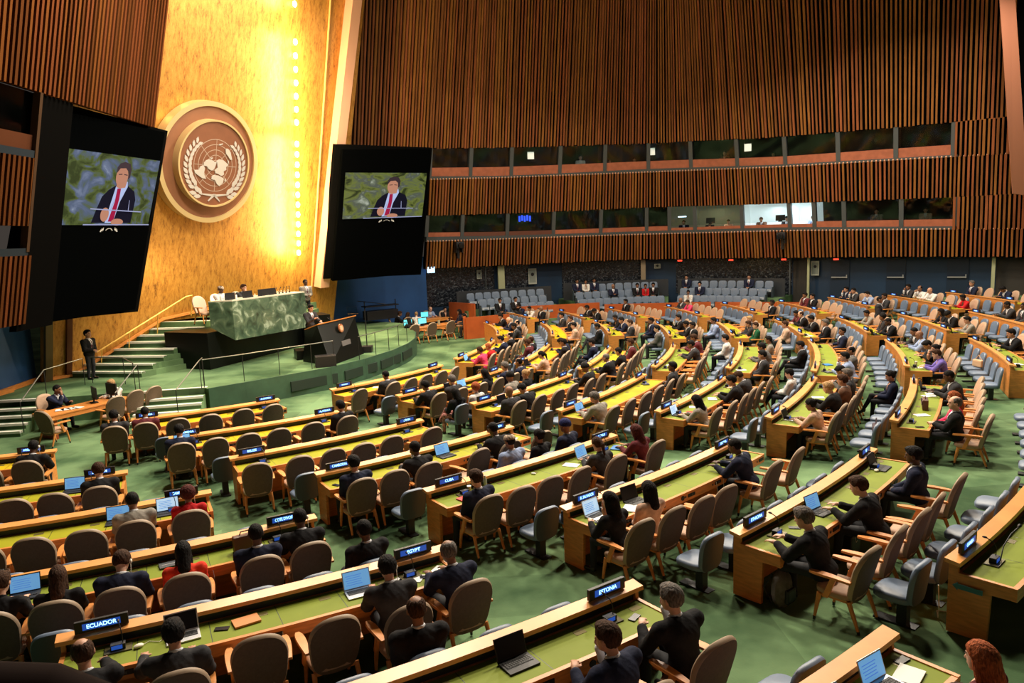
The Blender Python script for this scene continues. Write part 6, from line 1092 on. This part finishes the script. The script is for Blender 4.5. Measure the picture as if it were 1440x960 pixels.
    for k in 'RL':
        W_, E_ = sk['W' + k], sk['E' + k]; f = (E_ - W_) / np.linalg.norm(E_ - W_)
        def cuf(p): return np.maximum(cap(p, W_, W_ + f * .08, .037, .041), -((p - W_) @ f))
        v, F = surface(cuf, np.minimum(W_, W_ + f * .08) - .07, np.maximum(W_, W_ + f * .08) + .07, .0115); sm.append(np_mesh('shirt_cuff', v, F, [SHIRT]))
    def trs(p): return legs_sdf(p, sk, .006)
    L2 = np.array([sk[k] for k in ('AR', 'AL', 'KR', 'KL', 'hip')]); v, F = surface(trs, L2.min(0) - .2, L2.max(0) + .2, .018); v[:, 2] = np.where(v[:, 2] < .04, .04, v[:, 2]) if sk['legs'] == 'sit' else v[:, 2]
    tm = np_mesh('trousers', v, F, [DTROU])
    sh = []
    for k in 'RL':
        fd = shoe_dir(sk, k); a = sk['A' + k]
        def shoe(p): return smin(cap(p, a + np.array([0, 0, -.045]), a + fd * .15 + np.array([0, 0, -.055]), .042, .036), cap(p, a, a + np.array([0, 0, -.04]), .042, .046), .02)
        v, F = surface(shoe, a - .24, a + .24, .014); v[:, 2] = np.maximum(v[:, 2], .0) if not (sk['legs'] == 'cross' and k == 'R') else v[:, 2]; sh.append(np_mesh('shoe', v, F, [SHOE]))
    PM[key] = (bm_, jm, tm, sh, sk, sm); return PM[key]
HM = {}
def hair_mesh(style):
    if style in HM: return HM[style]
    if style in ('bald', 'none'): HM[style] = None; return None
    def f(q):
        g = {'buzz': .005, 'rece': .008}.get(style, .016)
        sk_ = ell(q, (0, -.012, .022), (.076 + g, .096 + g, .098 + g)); fr = q[:, 1] - .045 - np.clip(.085 - q[:, 2], -1, 1) * -.55   # keep behind the hairline
        face = q[:, 1] * 1.0 + (-q[:, 2]) * .9 - .012          # positive on the face side, low
        d = np.maximum(sk_, face)
        d = np.maximum(d, -(q[:, 2] + .058)); d = -smin(-d, ell(q, (-.085, .0, -.02), (.03, .03, .042)), .008); d = -smin(-d, ell(q, (.085, .0, -.02), (.03, .03, .042)), .008)
        if style == 'short': d = smin(d, ell(q, (.01, .035, .10), (.062, .055, .028)), .015)
        if style == 'rece': d = np.maximum(d, -(ell(q, (0, .02, .12), (.058, .115, .06)))); d = np.maximum(d, q[:, 1] - .03)
        if style in ('long', 'pony', 'bun', 'curly'):
            if style == 'long': d = smin(d, cap(q, (0, -.06, .0), (0, -.085, -.20), .082, .075), .04); d = smin(d, np.maximum(cap(q, (-.06, .0, -.02), (-.075, -.01, -.14), .034, .03), q[:, 1] - .05), .02); d = smin(d, np.maximum(cap(q, (.06, .0, -.02), (.075, -.01, -.14), .034, .03), q[:, 1] - .05), .02)
            if style == 'pony': d = smin(d, cap(q, (0, -.11, .03), (0, -.14, -.03), .03, .035), .015); d = smin(d, cap(q, (0, -.14, -.03), (0, -.13, -.20), .036, .016), .015)
            if style == 'bun': d = smin(d, ell(q, (0, -.125, .05), (.042, .038, .042)), .012)
            if style == 'curly': d = smin(d, ell(q, (0, -.03, .03), (.115, .115, .115)), .03); d = np.maximum(d, face - .01); d += .006 * np.sin(q[:, 0] * 160) * np.sin(q[:, 1] * 150) * np.sin(q[:, 2] * 170)
        if style == 'kufi': d = np.maximum(ell(q, (0, -.012, .03), (.092, .112, .10)), -(q[:, 2] - .035)); d = np.maximum(d, q[:, 2] - .11)
        if style == 'cap': d = np.maximum(ell(q, (0, -.012, .03), (.095, .115, .112)), -(q[:, 2] - .01 - q[:, 1] * .25)); 
        return d
    f0 = f
    if style not in ('kufi', 'cap', 'buzz'):
        f = lambda q: f0(q) + .0035 * np.sin(q[:, 0] * 190 + 3 * np.sin(q[:, 2] * 40)) * np.sin(q[:, 1] * 90 + q[:, 2] * 60)
    v, F = surface(f, np.array([-.16, -.20, -.32]), np.array([.16, .17, .18]), .009); HM[style] = np_mesh('hair', v, F, [TAUPE]); return HM[style]
SKIN = {k: mat('skin_%s' % k, c, .5, spec=.35) for k, c in (('p', (.62, .36, .25)), ('t', (.45, .235, .15)), ('b', (.22, .105, .06)), ('d', (.085, .040, .024)))}
EYE = mat('eye_dark', (.05, .03, .02), .2); BROW = mat('brow_dark', (.03, .02, .015), .8); LIP = mat('lip', (.30, .10, .08), .5)
SHIRT = mat('white_shirt', (.62, .64, .68), .7); TIE = mat('dark_tie', (.10, .02, .04), .6); DTROU = mat('dark_trousers', (.012, .013, .017), .85); SHOE = mat('black_shoe', (.008, .008, .008), .3)
HAIRC = {k: mat('hair_%s' % k, c, .75, spec=.15, var=.5, scale=25, stretch=(3, 3, 1), bump=.8) for k, c in (('k', (.006, .005, .005)), ('n', (.040, .017, .008)), ('g', (.115, .10, .09)), ('r', (.30, .075, .025)), ('y', (.36, .22, .10)), ('w', (.45, .38, .28)), ('m', (.07, .015, .012)), ('b', (.015, .02, .09)))}
TOPC = {k: mat('cloth_%s' % k, c, .85, spec=.15, var=.25, scale=7, bump=1.0) for k, c in (('black', (.010, .010, .012)), ('navy', (.012, .016, .038)), ('char', (.032, .032, .036)), ('grey', (.10, .095, .09)), ('lgrey', (.24, .22, .19)), ('red', (.42, .012, .015)), ('orange', (.70, .045, .02)), ('pink', (.60, .05, .13)), ('beige', (.50, .33, .24)), ('purple', (.16, .12, .42)), ('lblue', (.25, .32, .50)), ('white', (.62, .60, .57)), ('green', (.015, .09, .04)), ('maroon', (.10, .02, .025)), ('brown', (.12, .06, .035)))}
HNAME = {'short': 'short %s hair', 'buzz': 'cropped %s hair', 'bald': 'a bald head', 'rece': 'receding %s hair', 'long': 'long %s hair', 'bun': '%s hair in a bun', 'pony': '%s ponytail', 'curly': 'curly %s hair', 'kufi': 'patterned round cap', 'cap': 'dark cap', 'none': 'cropped hair'}
CN = {'k': 'black', 'n': 'brown', 'g': 'grey', 'r': 'red', 'y': 'blond', 'w': 'white', 'm': 'auburn', 'b': 'navy'}
TN = {'char': 'charcoal', 'lgrey': 'light grey', 'lblue': 'light blue'}
PN = {'type': 'leaning to the desk', 'lap': 'hands in lap', 'chin': 'hand at chin', 'cross': 'legs crossed', 'arm': 'leaning back', 'read': 'head bowed', 'mouse': 'hand on mouse', 'reach': 'reaching over the desk', 'tablet': 'holding tablet', 'hands': 'hands clasped', 'stand': 'standing', 'speak': 'speaking'}
def slot(o, i, m): o.material_slots[i].link = 'OBJECT'; o.material_slots[i].material = m
def person(sp, loc, rz, where_, kind='chair', label=None, sc=1.):
    sex, skin, hs, hc, top, pose = sp.split(','); fem = sex == 'f'
    bm_, jm, tm, sh, sk, sm = build_pose(pose, fem)
    o = bpy.data.objects.new('person', bm_); COL.objects.link(o); o.location = loc; o.rotation_euler = (0, 0, rz)
    k = (.99 if fem else 1.035) * sc; o.scale = (k * (.96 if fem else 1.06), k * (1. if fem else 1.04), k)
    slot(o, 0, SKIN[skin])
    if label is None:
        hn = HNAME[hs] % CN[hc] if '%s' in HNAME[hs] else HNAME[hs]
        label = '%s %s %s, %s' % ({'m': 'suited person', 'f': 'person'}[sex] if False else 'person', 'with ' + hn + ' in', TN.get(top, top), where_)
        w_ = len(label.replace(',', '').split())
        if w_ > 16: label = 'person with %s, %s' % (hn, where_)
    tag(o, label, 'person', 'seated people' if pose not in ('stand', 'speak') else None)
    j = link('jacket', jm, o); slot(j, 0, TOPC[top])
    if fem or top in ('white', 'lblue', 'red', 'orange', 'pink', 'purple', 'beige'):
        slot(j, 1, SKIN[skin] if fem else SHIRT); slot(j, 2, SKIN[skin] if fem else TOPC[top])
    for q_, me_ in enumerate(sm):
        if kind == 'gallery' and q_: continue
        s_ = link(me_.name.split('.')[0], me_, o); slot(s_, 0, TOPC[top] if fem else SHIRT)
    t = link('trousers', tm, o)
    if sp.startswith('f,b,long,k,black,tablet'): slot(t, 0, mat('floral_skirt', (.35, .14, .12), .8, var=.9, scale=16))
    for s in sh: link('shoe', s, o)
    hm = hair_mesh('short' if hs == 'none' else hs)
    if hm is not None:
        h_ = link('hat' if hs in ('kufi', 'cap') else 'hair', hm, o); M_ = Matrix((sk['Rh'] * HS).tolist()).to_4x4(); M_.translation = Vector(sk['head']); h_.matrix_local = M_; slot(h_, 0, HAIRC[hc] if hs != 'buzz' else HAIRC['k'])
        if hs == 'kufi':
            slot(h_, 0, mat('kufi_cloth', (.35, .27, .2), .8, var=.8, scale=30)); h2 = link('hair', hair_mesh('buzz'), o); h2.matrix_local = M_; slot(h2, 0, HAIRC['k'])
    return o, sk
EARP = MB(); EARP.ball((.086, -.005, -.01), (.016, .022, .026)); EARP.tube([(.086, .0, -.03), (.09, .03, -.14), (.05, .05, -.26)], .0035, 5); EARPM = EARP.mesh('earpiece', [mat('ivory_earpiece', (.75, .72, .6), .4)], smooth=True)
for i, (sp, p, rz, wh, kind) in enumerate(seat_pose):
    q = p.copy(); 
    if kind == 'blue': q.z += -.02
    yaw = RNG.uniform(-.16, .16)
    q = q + Vector((math.cos(rz + PI / 2), math.sin(rz + PI / 2), 0)) * (.02 if kind == 'chair' else .0)
    if kind == 'gallery': q.z += -.02
    o, sk = person(sp, q, rz + yaw, wh, kind)
    if i % 3 == 0 and kind != 'gallery' and q.y < 30:
        e = link('earpiece', EARPM, o); M_ = Matrix((sk['Rh'] * HS).tolist()).to_4x4(); M_.translation = Vector(sk['head']); e.matrix_local = M_
def toward(p, q): return math.atan2(q[1] - p[1], q[0] - p[0]) - PI / 2
# people on and around the stage
person('m,t,short,k,black,stand', (-15.17, 26.2, ZS), toward((-15.17, 26.2), (-9, 25)), '', label='officer in black suit standing at the foot of the gold wall stairs')
person('m,t,short,k,char,speak', (-7.95, 29.0, ZS + .38), toward((-7.95, 29.0), (-1, 24.5)), '', label='person in dark suit and tie speaking at the black lectern')
mb = MB(); mb.box((0, 0, .18), (1.0, .9, .36), rz=.4); tag(obj('speaker_step', mb, BLACKG, None, (-8.2, 29.3, ZS)), 'low black step behind the lectern', 'step')
person('m,d,buzz,k,lgrey,stand', (-9.3, 33.6, 1.95), toward((-9.3, 33.6), (-3, 28)), '', label='person in a light grey suit standing behind the lectern by the blue wall')
cpos = [along(.10, 1.0, ZU), along(.26, .95, ZU), along(.58, .95, ZU)]; nn = Vector((-.854, .473, 0))
for i, (u, lab) in enumerate(((.03, 'pale armchair behind the marble desk, empty, at the stair end'), (.24, 'pale armchair behind the marble desk under the official in white'), (.50, 'pale armchair behind the marble desk under the official in dark suit'))):
    p = along(u, 1.0, 2.45) + nn * .42; c = put_chair(p, face_stage, lab, 'armchairs behind the marble desk')
    for ch in c.children:
        if ch.name.startswith('backrest'):
            for q in range(3): ch.material_slots[q].link = 'OBJECT'; ch.material_slots[q].material = mat('cream_leather', (.62, .42, .30), .6)
p = along(.24, 1.0, 2.45) + nn * .42; person('m,d,kufi,w,white,lap', p, face_stage, '', label='official in white robe and white cap seated at the marble desk')
p = along(.50, 1.0, 2.45) + nn * .42; person('m,t,short,n,char,chin', p, face_stage - .1, '', label='official in dark suit seated at the marble desk, hand at chin')
person('m,b,buzz,k,navy,chin', (-14.1, 22.15, 0), math.radians(-28 - 90 + 20), '', label='officer in navy suit seated behind the officer table, hand at chin')
person('f,p,short,y,white,type', (-12.75, 23.35, 0), math.radians(160), '', label='person in white behind the monitors at the officer table')
for i, (x, y, a, sp) in enumerate(((-5.2, 38.0, 128, 'f,b,long,k,black,type'), (-2.35, 39.6, 200, 'f,b,long,k,char,type'), (-6.5, 41.5, 15, 'm,b,short,n,black,type'), (-5.9, 41.2, 60, 'f,t,long,n,black,type'), (-4.9, 43.7, -50, 'm,p,rece,y,lblue,type'), (-3.9, 43.4, -60, 'f,t,short,k,black,lap'), (-2.9, 41.6, 200, 'f,b,long,k,navy,lap'), (-5.3, 41.2, 100, 'f,p,short,y,white,type'))):
    person(sp, (x, y, 0), math.radians(a - 90), '', label='staff person with %s in %s, %s round the staff tables' % ((HNAME[sp.split(',')[2]] % CN[sp.split(',')[3]]), TN.get(sp.split(',')[4], sp.split(',')[4]), ORD[i]))
person('m,b,buzz,k,char,stand', dpt('E8', .93, -1.0, 0), face_in(dpt('E8', .9, 0, 0)) + 2.6, '', label='person in dark jacket standing in the aisle by row eight')
# people behind the booth glass
for s, k, sp, lab in ((818, 6, 'm,p,short,k,white,stand', 'dim figure in white standing inside the fourth upper booth'), (858, 6, 'f,t,short,n,black,lap', 'dim seated figure beside the mullion of the fifth upper booth'), (893, 6, 'm,t,short,n,black,lap', 'dim seated figure at the far side of the fifth upper booth'), (1088, 6, 'm,b,short,k,grey,lap', 'dim seated figure behind the eighth upper booth ledge'), (1020, 6, 'f,t,short,k,brown,stand', 'dim standing figure in the seventh upper booth'),
    (961, 2, 'm,t,short,k,navy,type', 'figure bent over a bright lamp in the narrow olive lit booth'), (996, 2, 'f,t,short,k,black,type', 'figure behind a black monitor in the olive lit booth'), (1022, 2, 'f,p,short,n,beige,type', 'figure in beige at papers in the olive lit booth'), (1067, 2, 'm,t,short,n,brown,type', 'figure in brown reading in the white lit booth'), (1102, 2, 'm,t,short,k,char,type', 'figure beside a dark monitor in the white lit booth'), (1141, 2, 'm,t,short,k,lblue,type', 'figure in light blue shirt in the small white lit booth'),
    (1230, 2, 'm,t,short,k,lgrey,stand', 'dim figure with folded arms in the booth past the white one'), (1296, 2, 'm,t,short,k,beige,stand', 'dim figure in pale shirt in the last lower booth')):
    b, n = wcol(s); z = lev(s, k + 1) - (1.02 if 'stand' not in sp else 1.15); p = wp(s, z, .95); p = (p[0], p[1], z)
    person(sp, p, math.atan2(n[1], n[0]) - PI / 2, '', label=lab)
for s, lab in ((1000, 'black monitor on the ledge of the olive lit booth'), (1098, 'dark monitor on the ledge of the white lit booth')):
    b, n = wcol(s); z = lev(s, 3) + .05; t = thing('desk_monitor', lab, 'monitor', wp(s, z, .35), math.atan2(n[1], n[0]) - PI / 2); mb = MB(); mb.box((0, 0, .2), (.55, .04, .34)); obj('screen', mb, BLACK, t); mb = MB(); mb.box((0, 0, .0), (.2, .16, .06)); obj('base', mb, BLACK, t)
for s in (960,):
    b, n = wcol(s); mb = MB(); mb.box((0, 0, 0), (.5, .06, .05)); tag(obj('desk_lamp', mb, mat('cool_tube', (.8, .9, 1), .4, emit=(.6, .8, 1), es=6), None, wp(s, lev(s, 3) + .55, .45), math.atan2(n[1], n[0]) - PI / 2), 'small cool white lamp in the narrow olive lit booth', 'lamp')

mb = MB(); o_ = np.array([0, 0, D['cam']['loc'][2]]); a_, b_, c3 = [o_ + cam_ray(*q) * d for q, d in (((-160, 985), 2.0), ((60, 990), 2.1), ((215, 1050), 2.15))]
mb.tube([a_, b_, c3], .11, 14); tag(obj('balcony_rail', mb, mat('dark_maroon_padding', (.008, .003, .002), .9, spec=.05), smooth=True), 'dark maroon padded balcony rail at the very front corner', 'rail')

# ================================================================ camera and light
c = D['cam']; cam = bpy.data.cameras.new('camera'); co = bpy.data.objects.new('camera', cam); COL.objects.link(co)
cam.sensor_width = 36; cam.lens = c['f'] * 36 / 1440; cam.clip_end = 200; cam.clip_start = .1
M_ = Matrix((Vector(c['R']), Vector(c['U']), -Vector(c['fw']))).transposed().to_4x4(); M_.translation = Vector(c['loc']); co.matrix_world = M_
bpy.context.scene.camera = co
def area(name, loc, size, energy, col, target=None, sy=None):
    li = bpy.data.lights.new(name, 'AREA'); li.shape = 'RECTANGLE'; li.size = size; li.size_y = sy or size; li.energy = energy; li.color = col
    o = bpy.data.objects.new(name, li); COL.objects.link(o); o.location = loc
    if target is not None: o.rotation_euler = (Vector(target) - Vector(loc)).to_track_quat('-Z', 'Y').to_euler()
    return o
WARM = (1, .86, .68)
for i, (x, y, z, tx, ty, e) in enumerate(((-8, 22, 17, -6, 11, 2100), (-1, 20, 17.5, 0, 9, 2400), (7, 20, 17.5, 7, 9, 2500), (-4, 32, 17, -2, 19, 2300), (5, 32, 17.5, 5, 20, 2600), (14, 28, 17.5, 14, 18, 2300), (3, 38, 15, 3, 33, 900), (13, 36, 15.5, 12, 31, 1500), (20, 30, 15, 19, 29, 1200))):
    area('hall_light', (x, y, z), 1.5, e * LK, WARM, (tx, ty, 0))
area('stage_light', (-4, 22, 16), 1.2, 1300 * LK, (1, .93, .8), (-10, 28, 1))
area('wall_light', (4, 20, 10), 5, 420 * LK, WARM, (8, 46, 10)); area('wall_light', (12, 16, 10), 5, 250 * LK, WARM, (20, 38, 9))
area('gold_light', (-6, 24, 3), 3, 130 * LK, (1, .62, .3), (-14, 32, 6))
area('upper_gold', (-8.5, 27, 17.5), 2, 750 * LK, (1, .7, .36), (-12.5, 29.5, 13.5))
area('low_gold', (-11.5, 29, 3.6), 1.2, 60 * LK, (1, .75, .3), (-15, 30, 2.6))
for s in (1080, 1132):
    b, n = wcol(s); p = wp(s, lev(s, 4) - .1, 1.1); area('booth_light', (p[0], p[1], p[2]), 1.2, 45, (.85, .95, 1), (p[0], p[1], 0), .8)
b, n = wcol(1000); p = wp(1000, lev(1000, 4) - .1, 1.1); area('booth_light', (p[0], p[1], p[2]), 1.6, 22, (1, .95, .7), (p[0], p[1], 0), .8)
w = bpy.data.worlds.new('hall'); bpy.context.scene.world = w; w.use_nodes = True; w.node_tree.nodes['Background'].inputs[0].default_value = (.5, .42, .36, 1); w.node_tree.nodes['Background'].inputs[1].default_value = .10
sc = bpy.context.scene; sc.view_settings.view_transform = 'Standard'; sc.view_settings.look = 'None'; sc.view_settings.exposure = 0
sc.cycles.use_denoising = True; sc.cycles.max_bounces = 5; sc.cycles.diffuse_bounces = 3; sc.cycles.glossy_bounces = 2; sc.cycles.transparent_max_bounces = 6; sc.cycles.sample_clamp_indirect = 4
sc.cycles.caustics_reflective = False; sc.cycles.caustics_refractive = False
